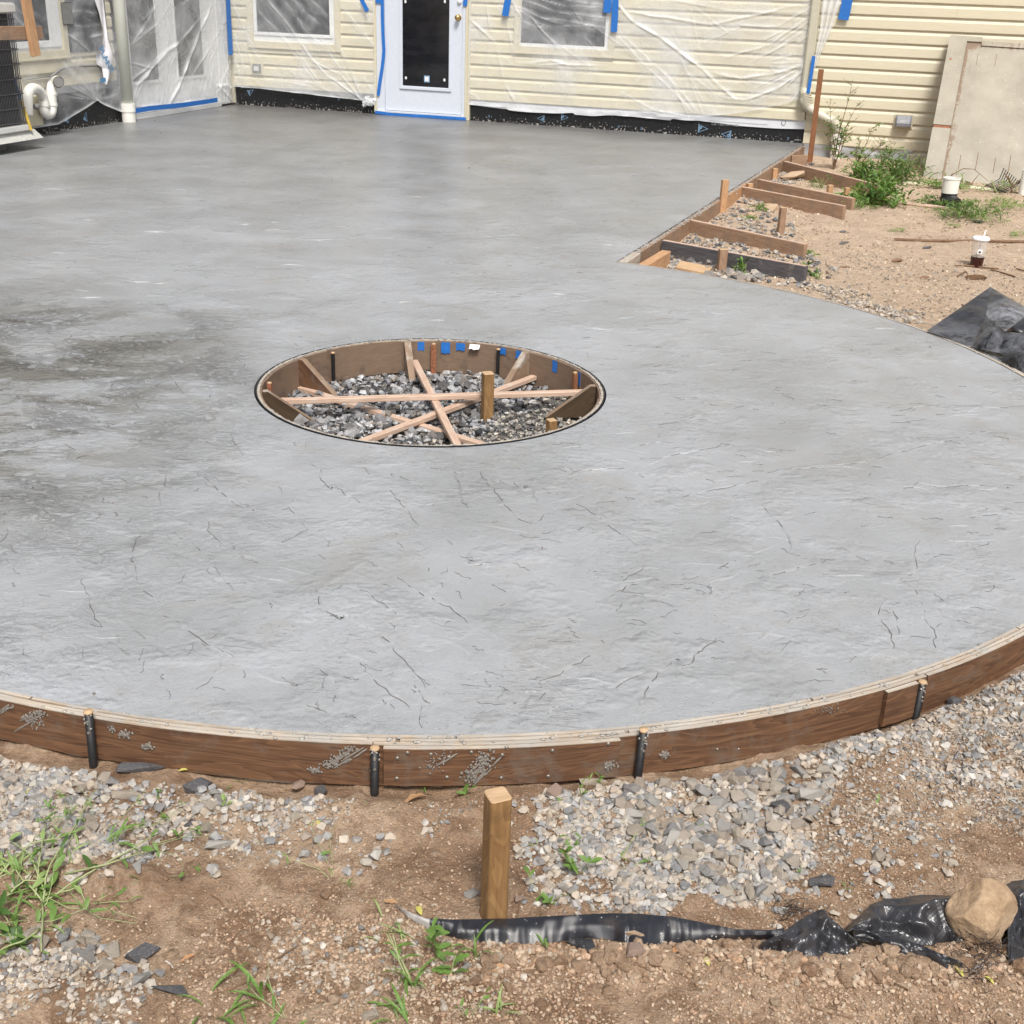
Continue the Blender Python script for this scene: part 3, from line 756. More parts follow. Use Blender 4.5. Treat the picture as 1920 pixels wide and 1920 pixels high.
# inner ply: thin whitish edges
cuts = [A_END, R(40), R(8), A(1910, 1180), A(1530, 1320), A(855, 1390), A(60, 1310), R(-128), R(-148)]
for i in range(len(cuts)-1):
    prt(arc_board('ply_strip', M['ply_edge'], form, cuts[i]-0.0012, cuts[i+1]+0.0012, 0.003, 0.0115, -0.12, 0.003, jit=0.003))
cuts2 = [R(24), R(-20), A(1700, 1255), A(1180, 1380), A(745, 1400), R(-118), R(-147)]
for i in range(len(cuts2)-1):
    prt(arc_board('ply_strip', M['ply_edge'], form, cuts2[i]-0.002, cuts2[i+1]+0.002, 0.0145, 0.0225, -0.12, 0.0015, jit=0.003))
# outer face boards
ob = [(R(12), A(1733, 1262), 0.0), (A(1728, 1262), A(1205, 1375), 0.0), (A(1200, 1375), A(700, 1400), -0.001), (A(697, 1400), A(172, 1335), 0.0), (A(168, 1335), R(-119), 0.001), (R(-119.3), R(-146), 0)]
for a0, a1, dz in ob:
    prt(arc_board('face_board', M['ply_face'], form, a0, a1, 0.024, 0.0345, ZB-0.005, -0.002+dz, jit=0.002))
    prt(arc_board('top_edge', M['ply_edge'], form, a0, a1, 0.0245, 0.0345, -0.0015+dz, 0.0005+dz, jit=0.002))
# overlay boards screwed over the joints
def overlay(p0, p1, label):
    a0, a1 = A(*p0), A(*p1)
    o = prt(arc_board('splice_board', M['ply_face'], form, a0, a1, 0.036, 0.047, ZB+0.004, -0.004)); o['label'] = label
    prt(arc_board('top_edge', M['ply_edge'], form, a0, a1, 0.0362, 0.0468, -0.0038, -0.0018))
    return o
overlay((718, 1408), (1163, 1385), 'long splice board screwed on with round screw heads')
overlay((1658, 1292), (1716, 1275), 'short splice board beside a stake')
# drips of slurry along the top
mb = MB()
for i in range(520):
    a = rng.uniform(R(-122), R(60)); r = orad(a)+rng.uniform(0.0, 0.034); s_ = rng.uniform(0.002, 0.006)
    c, s = math.cos(a), math.sin(a); bmm = bmesh.new(); bmesh.ops.create_icosphere(bmm, subdivisions=1, radius=1)
    for v in bmm.verts: v.co = Vector((v.co.x*s_*rng.uniform(.7, 1.6), v.co.y*s_*rng.uniform(.6, 1.0), v.co.z*s_*.45))
    mb.bm(bmm, Matrix.Translation((CP[0]+r*c, CP[1]+r*s, 0.002)) @ Matrix.Rotation(a+math.pi/2, 4, 'Z'))
tag(prt(mb.build('slurry_crumbs', M['slurry'], form, smooth=True)), kind='stuff')
# splashes on the outer face
def face_pt(px, py, r=0.0355):
    d = ray(px, py); o_ = np.array([0, 0, H]); a0 = ang(px, py); 
    R_ = orad(a0)+r; oc = o_[:2]-CP
    a = d[:2]@d[:2]; b = 2*d[:2]@oc; c = oc@oc-R_*R_; t = (-b-math.sqrt(max(0, b*b-4*a*c)))/(2*a)
    return o_+d*t
mb = MB()
def blobs(p0, p1, n, spread, s0, s1, r=0.036):
    for i in range(n):
        f = rng.random(); px = p0[0]+(p1[0]-p0[0])*f+rng.normal(0, spread); py = p0[1]+(p1[1]-p0[1])*f+rng.normal(0, spread*.6)
        q = face_pt(px, py, r)
        if q[2] > -0.006 or q[2] < ZB+.004: continue
        s_ = rng.uniform(s0, s1); bmm = bmesh.new(); bmesh.ops.create_icosphere(bmm, subdivisions=1, radius=s_)
        a = math.atan2(q[1]-CP[1], q[0]-CP[0])
        for v in bmm.verts: v.co.x *= 0.35; v.co.z *= rng.uniform(.8, 1.8)
        mb.bm(bmm, Matrix.Translation(q) @ Matrix.Rotation(a, 4, 'Z'))
blobs((105, 1322), (45, 1350), 150, 5, 0.0015, 0.004); blobs((72, 1345), (65, 1362), 60, 8, 0.0012, 0.003); blobs((40, 1310), (0, 1338), 40, 3, .001, .003)
blobs((665, 1398), (612, 1438), 150, 7, 0.0012, 0.0035); blobs((205, 1365), (215, 1372), 20, 4, .001, .003)
blobs((915, 1412), (882, 1462), 160, 9, 0.0015, 0.0045, 0.0485); blobs((850, 1405), (800, 1440), 70, 10, 0.001, 0.003, 0.0485)
blobs((1530, 1328), (1580, 1330), 60, 8, 0.0008, 0.002); blobs((1600, 1300), (1540, 1330), 30, 10, .001, .0025)
for p in [(275, 1400), (235, 1378), (590, 1445), (1247, 1415), (560, 1380)]: blobs(p, p, 45, 5, .0015, .004)
blobs((1145, 1436), (1145, 1436), 40, 5, .002, .004, 0.0485)
def smears(p0, p1, n, spread, r=0.036):
    for i in range(n):
        f = rng.uniform(0, .7); l = rng.uniform(.15, .5); off = rng.normal(0, spread)
        a_ = face_pt(p0[0]+(p1[0]-p0[0])*f+off, p0[1]+(p1[1]-p0[1])*f+off*.4, r); b_ = face_pt(p0[0]+(p1[0]-p0[0])*(f+l)+off, p0[1]+(p1[1]-p0[1])*(f+l)+off*.4, r)
        if max(a_[2], b_[2]) > -.006 or min(a_[2], b_[2]) < ZB: continue
        c_ = (a_+b_)/2; ln = np.linalg.norm(b_-a_); an = math.atan2(c_[1]-CP[1], c_[0]-CP[0]); tv = np.array([-math.sin(an), math.cos(an)]); tt_ = (b_-a_)[:2]@tv
        bmm = bmesh.new(); bmesh.ops.create_icosphere(bmm, subdivisions=2, radius=1)
        for v in bmm.verts: v.co = Vector((v.co.x*.0012, v.co.y*ln*.55*(1+.1*math.sin(v.co.y*9)), v.co.z*rng.uniform(.0012, .0018)*1.6))
        mb.bm(bmm, Matrix.Translation(c_) @ Matrix.Rotation(an, 4, 'Z') @ Matrix.Rotation(math.atan2((b_-a_)[2], tt_), 4, 'X'))
smears((120, 1315), (35, 1365), 8, 6); smears((45, 1305), (0, 1335), 10, 4); smears((690, 1393), (605, 1445), 9, 9); smears((945, 1398), (880, 1465), 9, 9, .0485); smears((860, 1400), (800, 1440), 4, 7, .0485)
tag(prt(mb.build('slurry_splash', M['slurry_wet'], form, smooth=True)), kind='stuff')
# screw heads
def screw(px, py, r=0.048, rad=0.0045):
    q = face_pt(px, py, r); a = math.atan2(q[1]-CP[1], q[0]-CP[0])
    m = MB(); m.lathe([(0, 0.0018), (rad*.6, 0.0016), (rad, 0.0005), (rad, -0.002)], 10, Matrix.Translation(q) @ Matrix.Rotation(a, 4, 'Z') @ Matrix.Rotation(math.pi/2, 4, 'Y'))
    prt(m.build('screw', M['screw'], form, smooth=True))
for x, y in [(745, 1422), (764, 1412), (808, 1415), (884, 1411), (950, 1402), (942, 1416), (1036, 1408), (1141, 1395), (744, 1460), (838, 1458), (940, 1459), (1028, 1456), (1136, 1440), (842, 1420)]:
    screw(x, y)
for x, y in [(176, 1300), (1385, 1405), (1345, 1405)]: screw(x, y, 0.036, 0.0035)
# steel stakes against the form
def pin(px, top_y, bot_y, label, r=0.0095, gr='steel stakes driven against the outside of the round form'):
    q = face_pt(px, top_y+12, 0.049); X, Y = q[0], q[1]
    zt = zat(top_y, X, Y); zb = -0.30
    t = empty('form_stake', label, 'stake', (X, Y, ZB), 0, gr)
    m = MB(); lean = rng.uniform(-.01, .01)
    m.tube([(lean, 0, zb-ZB), (0, 0, -ZB+zt-0.004)], r, 10); m.build('shaft', M['black_metal'], t, smooth=True)
    m = MB(); m.lathe([(0, 0.003), (r*1.0, 0.002), (r*1.12, -0.001), (r*1.08, -0.004), (0, -0.004)], 12, Matrix.Translation((0, 0, -ZB+zt)))
    m.build('struck_head', M['stake_top'], t, smooth=True)
    a = math.atan2(Y-CP[1], X-CP[0]); m = MB()
    for k in (0.022, 0.05):
        m.lathe([(0, 0.002), (0.0035, 0.001), (0.004, -0.001)], 8, Matrix.Translation((math.cos(a)*r, math.sin(a)*r, -ZB+zt-k)) @ Matrix.Rotation(a, 4, 'Z') @ Matrix.Rotation(math.pi/2, 4, 'Y'))
    m.build('nail', M['screw'], t)
    m = MB()
    for k in range(int(rng.uniform(5, 16))):
        bmm = bmesh.new(); s_ = rng.uniform(.001, .0035); bmesh.ops.create_icosphere(bmm, subdivisions=1, radius=s_)
        aa = a+rng.normal(0, .8); m.bm(bmm, Matrix.Translation((math.cos(aa)*r, math.sin(aa)*r, -ZB+zt-abs(rng.normal(0, .02)))))
    tag(m.build('slurry_crumbs', M['slurry'], t, smooth=True), kind='stuff')
pin(167, 1334, 1430, 'black round stake at the left joint of the curved form, grey slurry on its head')
pin(703, 1402, 1475, 'black stake with an orange sawn top at the left end of the long splice board')
pin(1206, 1368, 1450, 'black stake with a pale sawn top right of the long splice board')
pin(1728, 1278, 1340, 'black splashed stake beside the short splice board, farthest right on the curved form')

# ---- the pit form
pit = empty('fire_pit_form', 'round form ring for the fire pit opening, brown hardboard with a crusted pale rim', 'form', (CP[0], CP[1], 0))
pr_ = lambda a: RP
PZ = -0.150
segs = [R(-6), R(24), R(58), R(93.5), R(106), R(137), R(178), R(215), R(268), R(312), R(354)]
for i in range(len(segs)-1):
    prt(arc_board('hardboard_panel', M['hardboard'], pit, segs[i]+0.002, segs[i+1]-0.002, -0.0175-0.003*(i % 2), -0.0105, PZ+0.012*(i % 3 == 0), -0.003-0.002*(i % 2), radf=pr_))
prt(arc_board('rim_strip', M['ply_edge'], pit, 0, math.pi*2, -0.010, 0.000, PZ, 0.001, radf=pr_, n=150, jit=0.004))
prt(arc_board('dark_gap_ring', M['black'], pit, 0, math.pi*2, 0.001, 0.006, PZ, 0.0025, radf=pr_, n=150, jit=0.0015))  # black ring painted in for the dark gap between form and concrete
mb = MB()
for i in range(420):
    a = rng.uniform(0, 2*math.pi); r = RP-rng.uniform(0.0, 0.012); s_ = rng.uniform(0.002, 0.0055)
    bmm = bmesh.new(); bmesh.ops.create_icosphere(bmm, subdivisions=1, radius=1)
    for v in bmm.verts: v.co = Vector((v.co.x*s_*1.3, v.co.y*s_*.8, v.co.z*s_*.6))
    mb.bm(bmm, Matrix.Translation((CP[0]+r*math.cos(a), CP[1]+r*math.sin(a), 0.0015)) @ Matrix.Rotation(a+1.57, 4, 'Z'))
tag(prt(mb.build('slurry_crumbs', M['slurry'], pit, smooth=True)), kind='stuff')
# triangular kickers
def kicker(deg, top, run, face, label):
    a = R(deg); c, s = math.cos(a), math.sin(a); r0 = RP-0.021
    Mx = Matrix(((-c, -s, 0, r0*c), (-s, c, 0, r0*s), (0, 0, 1, 0), (0, 0, 0, 1)))   # local x points to the centre
    h0, h1, w_ = -0.002, -0.135, 0.030
    m = MB(); V = [(0, -w_/2, h0), (0.02, -w_/2, h0), (run, -w_/2, h1), (0, -w_/2, h1)]; V += [(x, -y, z) for x, y, z in V]
    V = [Mx @ Vector(v) for v in V]
    UV = [(0, 0), (.02, 0), (.17, .0), (.02, .13)]*2
    m.add(V, [(0, 1, 2, 3)[::-1], (4, 5, 6, 7), (0, 3, 7, 4), (3, 2, 6, 7)], UV)
    m2 = MB(); m2.add([V[i] for i in (0, 1, 2, 4, 5, 6)], [(0, 1, 4, 3), (1, 2, 5, 4)], [(0, 0), (.02, 0), (.2, 0), (0, .03), (.02, .03), (.2, .03)])
    root = empty('kicker_brace', label, 'brace', (CP[0], CP[1], 0), 0, 'triangular braces round the inside of the pit form')
    m.build('plate', face, root); m2.build('sawn_edge', M['gusset'], root)
kicker(math.degrees(ang(*Z(440, 600, 2.667, [(125, 352)])[0])), None, 0.20, M['darkwood'], 'triangular brace at the far left end of the pit, dark face')
kicker(math.degrees(ang(*Z(440, 600, 2.667, [(315, 188)])[0])), None, 0.19, M['ply_face'], 'triangular brace at the back left of the pit with an orange brown face')
kicker(math.degrees(ang(*Z(440, 600, 2.667, [(858, 98)])[0])), None, 0.17, M['gusset'], 'triangular brace at the back middle of the pit, crusted with slurry')
kicker(math.degrees(ang(*Z(440, 600, 2.667, [(1472, 152)])[0])), None, 0.18, M['gusset'], 'triangular brace at the back right of the pit by the blue tape')
kicker(math.degrees(ang(*Z(440, 600, 2.667, [(1800, 325)])[0])), None, 0.20, M['darkwood'], 'triangular brace at the far right end of the pit, olive dark face')
# laths across the pit
def chord(p, q, frac=0.965):
    p = np.array(p[:2]); q = np.array(q[:2]); d = q-p; f = p-CP; rr = (RP-0.024)
    a = d@d; b = 2*f@d; c = f@f-rr*rr; s = math.sqrt(b*b-4*a*c); t0 = (-b-s)/(2*a); t1 = (-b+s)/(2*a)
    return p+d*t0, p+d*t1, d/np.linalg.norm(d)
def lath(p0, p1, ztop, h, w_, t0, t1, label, mat='lath'):
    Pz = lambda x, y: (440+x/2.6667, 600+y/2.6667)
    a = at(*Pz(*p0), ztop); b = at(*Pz(*p1), ztop); c0, c1, d = chord(a, b)
    L = np.linalg.norm(c1-c0); s = c0+d*t0; e = c1-d*t1
    Mx, L = beam_matrix((s[0], s[1], ztop-h), (e[0], e[1], ztop-h))
    m = MB(); m.box(0, L, -w_/2, w_/2, 0, h, b=0.002)
    o = m.build('cross_lath', M[mat]); o.matrix_world = Mx
    tag(o, label, 'lath', 'laths laid across the fire pit')
    return o
lath((205, 395), (1720, 352), -0.058, 0.020, 0.032, 0.02, 0.0, 'topmost pale lath running straight across the pit from left to right')
lath((895, 190), (1120, 630), -0.079, 0.020, 0.030, 0.03, 0, 'pale lath running from the back middle of the pit towards the front right')
lath((1500, 275), (620, 605), -0.100, 0.020, 0.030, 0.0, 0, 'pale lath running from the back right of the pit to the front left')
lath((290, 320), (1290, 630), -0.121, 0.020, 0.030, 0.0, 0, 'lowest pinkish lath running from the back left of the pit to the front right')
# stakes inside the pit against the ring
for (x, y), mt, lab in [((165, 300), 'rust_wood', 'short brown stake inside the pit, farthest left'), ((483, 148), 'black_metal', 'black stake with a yellow head inside the pit, left of the sprout'),
                        ((995, 105), 'rust_wood', 'dark brown stake inside the pit between the blue tape scraps'), ((1325, 130), 'black_metal', 'black stake inside the pit right of the white scrap'),
                        ((1700, 250), 'red_stake', 'reddish stake inside the pit beside the right blue tape')]:
    q = ang(*Z(440, 600, 2.667, [(x, y)])[0]); r = RP-0.034; X = CP[0]+r*math.cos(q); Y = CP[1]+r*math.sin(q)
    t = empty('pit_stake', lab, 'stake', (X, Y, -0.13), q, 'small stakes inside the pit ring'); m = MB()
    if mt == 'black_metal': m.tube([(0, 0, -.1), (0, 0, 0.115)], 0.008, 8)
    else: m.box(-0.009, 0.009, -0.012, 0.012, -0.1, 0.115, b=.001, grain='z')
    m.build('shaft', M[mt], t); m = MB(); m.lathe([(0, .123), (.009, .121), (.0095, .115), (0, .115)], 10); m.build('struck_head', M['stake_top'], t, smooth=True)
# two sawn stakes standing in the gravel
def post(px, py_top, py_bot, zb, half, label, mat='stake', group=None, tilt=0.0, rz=0.6, name='wooden_stake', rnd=0.004, top='stake_top', wy=None, buried=0.12):
    b = at(px[1], py_bot, zb); zt = zat(py_top, b[0], b[1])
    wy = wy or half
    t = empty(name, label, 'stake', (b[0], b[1], zb), rz, group)
    bmm = bmesh.new(); n = 5; V = []; 
    prof = []
    for cx, cy, a0 in ((half-rnd, wy-rnd, 0), (-half+rnd, wy-rnd, 90), (-half+rnd, -wy+rnd, 180), (half-rnd, -wy+rnd, 270)):
        for k in range(4): a = R(a0+30*k); prof.append((cx+rnd*math.cos(a), cy+rnd*math.sin(a)))
    hh = zt-zb; V = [(x, y, -buried) for x, y in prof]+[(x+tilt*hh, y, hh-0.001) for x, y in prof]; n = len(prof)
    UV = [(z, (x+y)) for x, y, z in V]
    m = MB(); m.add(V, [(i, (i+1) % n, n+(i+1) % n, n+i) for i in range(n)], UV); m.build('shaft', M[mat], t)
    m = MB(); m.add([(x+tilt*hh, y, hh-0.001) for x, y in prof]+[(x*.93+tilt*hh, y*.93, hh+0.001) for x, y in prof], [(i, (i+1) % n, n+(i+1) % n, n+i) for i in range(n)]+[tuple(range(n, 2*n))])
    m.build('sawn_top', M[top], t); return t
post((907, 913), 699, 781, -0.135, 0.021, 'taller yellow square stake standing in the pit gravel behind the laths', rz=0.35, rnd=.002)
post((1033, 1033), 787, 818, -0.125, 0.017, 'short yellow square stake standing low in the pit by the near right rim', rz=0.5, rnd=.002)
# the big stake in front
post((916, 925), 1490, 1722, G0-0.002, 0.0208, 'tall yellow brown stake with a pale rounded top standing in front of the curved form', rz=0.42, tilt=0.004, rnd=0.006)
# tape scraps and paper on the ring
def ring_patch(px, w_, y0, h_, mat, name, label, cat, group=None, curl=0.0):
    q = ang(*Z(440, 600, 2.667, [(px, y0)])[0]); r = RP-0.0225; V = []; UV = []; n = 5
    for j in range(5):
        for i in range(n):
            a = q+(i/(n-1)-.5)*w_/r; z = -0.006-h_*j/4+0.003*math.sin(i*2.3+px)*(j > 2)
            rr = r-curl*(j/4)**2-0.001*math.sin(i*3+j*2+px)
            V.append((CP[0]+rr*math.cos(a), CP[1]+rr*math.sin(a), z))
    Fc = [(j*n+i, j*n+i+1, (j+1)*n+i+1, (j+1)*n+i) for j in range(4) for i in range(n-1)]
    return tag(mobj(name, V, Fc, mat, smooth=True), label, cat, group)
gB = 'blue tape scraps on the pit form'
ring_patch(933, .030, 108, .040, M['blue'], 'tape_scrap', 'blue tape scrap just right of the back middle brace in the pit', 'tape', gB)
ring_patch(1055, .040, 105, .052, M['blue'], 'tape_scrap', 'longest blue tape scrap in the pit, streaked with slurry', 'tape', gB)
ring_patch(1133, .040, 105, .034, M['blue'], 'tape_scrap', 'small square blue tape scrap left of the white paper', 'tape', gB)
ring_patch(1207, .048, 110, .018, M['lid'], 'paper_scrap', 'small white scrap hanging on the back rim of the pit', 'scrap', curl=.02)
ring_patch(1348, .028, 130, .030, M['blue'], 'tape_scrap', 'blue tape scrap right of the black pit stake', 'tape', gB)
ring_patch(1428, .030, 145, .036, M['blue'], 'tape_scrap', 'blue tape scrap against the back right brace', 'tape', gB)
ring_patch(1610, .032, 195, .052, M['blue'], 'tape_scrap', 'blue tape scrap on the right part of the pit ring', 'tape', gB)
ring_patch(1722, .020, 255, .060, M['blue'], 'tape_scrap', 'narrow blue tape strip next to the reddish pit stake', 'tape', gB)

# ---- straight form and its braces, right
sf = empty('straight_form', 'straight form board of brown planks along the right edge of the patio', 'form board', (FA[0], FA[1], 0))
dF = (FB-FA)[:2]; LF = float(np.linalg.norm(dF)); dF = dF/LF
aF = math.atan2(dF[1], dF[0]); sf.rotation_euler = (0, 0, aF)
def f_s(px, py):     # distance along the form of a point on its edge
    return float((at(px, py)[:2]-FA[:2])@dF)
cut = [0.10, f_s(1242, 437), f_s(1291, 405), f_s(1347, 371), f_s(1391, 342), f_s(1450, 306), f_s(1478, 288), LF]
for i in range(len(cut)-1):
    m = MB(); m.box(cut[i]+.003, cut[i+1]-.003, -0.042+0.002*(i % 2), -0.004, -0.150, -0.001-0.0015*(i % 2), b=0.0025)
    m.build('plank', M['pine_pink' if i != 3 else 'pine'], sf)
mb = MB()
for i in range(620):
    s_ = rng.uniform(0.003, 0.010); bmm = bmesh.new(); bmesh.ops.create_icosphere(bmm, subdivisions=1, radius=1)
    for v in bmm.verts: v.co = Vector((v.co.x*s_*1.6, v.co.y*s_, v.co.z*s_*.4))
    u = rng.random()**1.2*LF; mb.bm(bmm, Matrix.Translation((u, -0.022+rng.normal(0, .012), 0.0005)))
tag(mb.build('slurry_crumbs', M['slurry'], sf, smooth=True), kind='stuff')
m = MB(); m.box(0.0, 0.30, -0.055, -0.002, -0.15, 0.004, b=0.004); m.build('corner_block', M['ply_edge'], sf)
def brace(p, q, ztop, h, th, mat, label, zdrop=0.0):
    a = at(*p, ztop); b = at(*q, ztop-zdrop)
    Mx, L = beam_matrix((a[0], a[1], ztop-h), (b[0], b[1], ztop-zdrop-h))
    m = MB(); m.box(0, L, -th/2, th/2, 0, h, b=0.003)
    o = m.build('brace_board', M[mat]); o.matrix_world = Mx
    mm = MB(); mm.box(0.004, L-.004, -th/2+.003, th/2-.003, h, h+.0012); e = mm.build('top_edge', M['lath'], o)
    return tag(o, label, 'board', 'brace boards standing on edge right of the straight form')
brace((1243, 450), (1513, 499), -0.004, 0.135, 0.036, 'old_wood', 'dark grey brace board on edge, nearest of the braces by the straight form')
brace((1291, 411), (1512, 458), -0.004, 0.125, 0.036, 'pine_pink', 'brown brace board on edge behind the dark grey one')
brace((1392, 350), (1585, 386), -0.004, 0.130, 0.036, 'pine_pink', 'long brown brace board with a bright top edge in the middle of the braces')
brace((1423, 336), (1602, 372), -0.010, 0.120, 0.036, 'pine_pink', 'brace board just behind the long bright one, two short stakes on it')
brace((1471, 302), (1650, 347), -0.004, 0.130, 0.036, 'pine_pink', 'brace board nearest the house, its far end in the weeds')
bl_a = at(1190, 497, -0.02); bl_b = at(1241, 467, -0.02)
Mx, L = beam_matrix((bl_a[0], bl_a[1], -0.12), (bl_b[0], bl_b[1], -0.12))
m = MB(); m.box(0, L, -.06, .0, 0, .095, b=.004); o = m.build('wood_block', M['pine']); o.matrix_world = Mx @ Matrix.Translation((0, 0, 0))
tag(o, 'light yellow wood block lying in the near corner of the straight form', 'block')
gS = 'small stakes around the brace boards'
post((1358, 1353), 337, 407, -0.13, 0.026, 'tallest light stake, standing against the straight form', 'pine', gS, rz=0.3, wy=.018)
post((1452, 1451), 316, 338, -0.12, 0.024, 'short light stake between the two braces nearest the house', 'pine', gS, rz=0.3, wy=.018)
post((1407, 1403), 344, 375, -0.13, 0.022, 'stake whose top just shows behind the long bright brace', 'pine', gS, rz=0.3, wy=.018)
post((1468, 1462), 389, 446, -0.125, 0.023, 'brown stake leaning behind the second brace board from the front', 'pine_pink', gS, rz=0.3, wy=.018)
post((1354, 1352), 467, 511, -0.11, 0.026, 'brown stake in front of the dark grey brace board', 'pine_pink', gS, rz=0.2, wy=.02)
post((1556, 1553), 347, 378, -0.12, 0.022, 'light stake standing in front of the bright brace by the weeds', 'pine', gS, rz=0.3, wy=.018)
post((1586, 1585), 352, 378, -0.12, 0.020, 'light stake half hidden by weeds at the end of the braces', 'pine', gS, rz=0.3, wy=.018)
post((1529, 1518), 130, 305, -0.12, 0.026, 'tall thin reddish stake at the patio corner in front of the house wall', 'red_stake', None, rz=-0.3, wy=.014, top='red_stake')
m = MB(); a = at(1484, 292, -.01); b = at(1512, 292, -.01); Mx, L = beam_matrix((a[0], a[1], -.15), (b[0], b[1], -.15)); m.box(0, L, -.018, .018, 0, .145, b=.002)
o = m.build('short_board', M['pine_pink']); o.matrix_world = Mx; tag(o, 'short brown board on edge closing the form at the house corner', 'board')
# an orange offcut
p0 = at(1300, 511, -0.10); m = MB(); m.box(-.10, .10, -.06, .05, 0, .02, b=.005); o = m.build('wood_offcut', M['stake_top']); o.location = p0+np.array([0, 0, 0.02]); o.rotation_euler = (0.15, 0.1, -.35)
tag(o, 'light orange wood offcut lying beside the dark grey brace', 'offcut')

# ================================================================== THE HOUSE
house = empty('house', 'cream vinyl sided house with its windows and doors masked off in plastic sheeting', 'house', tuple(_C), TH)
hm = Matrix.Translation(Vector(_C)) @ Matrix.Rotation(TH, 4, 'Z')
TB = lambda x, o, z: (x, -o, z)          # back wall: x along, o out towards the patio
TS = lambda s, o, z: (o, -s, z)          # left wing: s from the corner towards the camera, o out
ZW = 2.65
def tbox(m, T, x0, x1, o0, o1, z0, z1, b=0.0, grain='x'):
    bm = bmesh.new(); bmesh.ops.create_cube(bm, size=1)
    for v in bm.verts: v.co = ((x0+x1)/2+v.co.x*(x1-x0), (o0+o1)/2+v.co.y*(o1-o0), (z0+z1)/2+v.co.z*(z1-z0))
    if b: bmesh.ops.bevel(bm, geom=list(bm.edges), offset=b, segments=2, affect='EDGES', clamp_overlap=True)
    bm.verts.index_update(); V = [tuple(v.co) for v in bm.verts]; F = [[v.index for v in f.verts] for f in bm.faces]; bm.free()
    m.add([T(*v) for v in V], F, [(v[0], v[2]+v[1]) for v in V])
def part(name, mat, T, boxes, parent=house, b=0.0):
    m = MB()
    for q in boxes: tbox(m, T, *q, b=b)
    return m.build(name, mat, parent)
part('wall', M['wrap'], TB, [(-0.3, 15, -0.30, -0.03, -0.35, ZW)])
part('wall', M['wrap'], TS, [(0.30, 7.5, -0.30, -0.03, -0.35, ZW)])
# siding, one piece per course between openings
PITCH_S = 0.1275
def courses(T, x0, x1, z0, z1, openings, mat='siding', seams=()):
    k = 0; z = z0
    while z < z1-0.02:
        segs = [(x0, x1)]
        for a, b, c, d in openings:
            if c < z+PITCH_S*0.6 and d > z+PITCH_S*0.4:
                ns = []
                for s, e in segs:
                    if b <= s or a >= e: ns.append((s, e)); continue
                    if a > s: ns.append((s, a))
                    if b < e: ns.append((b, e))
                segs = ns
        seams_k = [s for s in seams if (int(s*10)+k) % 3 == 0]
        ns = []
        for s, e in segs:
            cs = [s]+[q for q in seams_k if s+.2 < q < e-.2]+[e]
            for i in range(len(cs)-1): ns.append((cs[i]+(0.0015 if i else 0), cs[i+1]))
        und = [(max(a, x0), min(b, x1), c, 1) for a, b, c, d in openings if z < c < z+PITCH_S and c < z+PITCH_S*0.6 and b > x0 and a < x1]
        for s, e, cl in [(s, e, None) for s, e in ns]+[(a+.002, b-.002, c) for a, b, c, _ in und]:
            prof = [(-0.012, z+0.0), (0.020, z-0.002), (0.0225, z+0.004), (0.0205, z+0.082), (0.017, z+0.088), (0.007, z+0.106), (0.005, z+PITCH_S+0.002), (-0.012, z+PITCH_S+0.002)]
            if cl is not None: prof = [(o, min(zz, cl)) for o, zz in prof]
            V = [T(s, o, zz) for o, zz in prof]+[T(e, o, zz) for o, zz in prof]; n = len(prof)
            Fc = [(i, (i+1) % n, n+(i+1) % n, n+i) for i in range(n)]+[tuple(range(n))[::-1], tuple(range(n, 2*n))]
            mobj('siding_board', V, Fc, M[mat], house)
        z += PITCH_S; k += 1
WL0, WLz = wall(468, 88); WL1, _ = wall(641, 88); WLz += .004
WR0, WRz = wall(964, 98); WR1, _ = wall(1152, 110)
DX0 = wall(704, 200)[0]; DX1 = wall(879, 215)[0]
ZB1 = wall(560, 167)[1]; ZB2 = wall(1100, 200)[1]; ZBR = -0.02
XE = wall(1512, 200)[0]          # where the downspout stands
OPB = [(WL0, WL1, WLz, 2.0), (WR0, WR1, WRz, 2.0), (DX0, DX1, -1, 2.2)]
courses(TB, 0.045, DX1-.05, ZB1, ZW-.1, OPB)
courses(TB, DX1, XE, ZB2, ZW-.1, OPB, seams=())
ZSK = wall(1640, 277)[1]; XSK = wall(1702, 285)[0]
courses(TB, XE+.01, 14.8, ZSK-2*PITCH_S, ZW-.1, [(XE+0.0, XSK, -.5, ZSK-.01)], seams=(8.1, 10.2))
# corner posts and starter trim
part('corner_post', M['vinyl_cream'], TB, [(-0.01, 0.045, 0.0, 0.035, 0.02, ZW)], b=.003)
part('corner_post', M['vinyl_cream'], TS, [(0.035, 0.075, -0.02, 0.03, 0.02, ZW)], b=.003)
part('foundation_membrane', M['membrane'], TB, [(0.05, XE+0.02, -0.02, 0.0, -0.25, max(ZB1, ZB2)+.02)])
part('foundation_membrane', M['membrane'], TS, [(2.05, 7.4, -0.02, 0.0, -0.25, 0.34)])
# right of the patio the wall is covered low down with a strip of grey film
m = MB(); n = 40; V = []; Fc = []
for i in range(n+1):
    x = XE+0.02+(XSK-XE+.03)*i/n
    for j in range(8):
        z = -0.20+(ZSK+.26)*j/7; V.append(TB(x, 0.012+0.02*math.sin(j*2.1+x*6)*.6+0.012*float(vnoise(x, z, 14, 4)), z-0.06*i/n*(j == 7)))
for i in range(n):
    for j in range(7): a = i*8+j; Fc.append((a, a+8, a+9, a+1))
mobj('film_skirt', V, Fc, M['foil'], house, smooth=True)
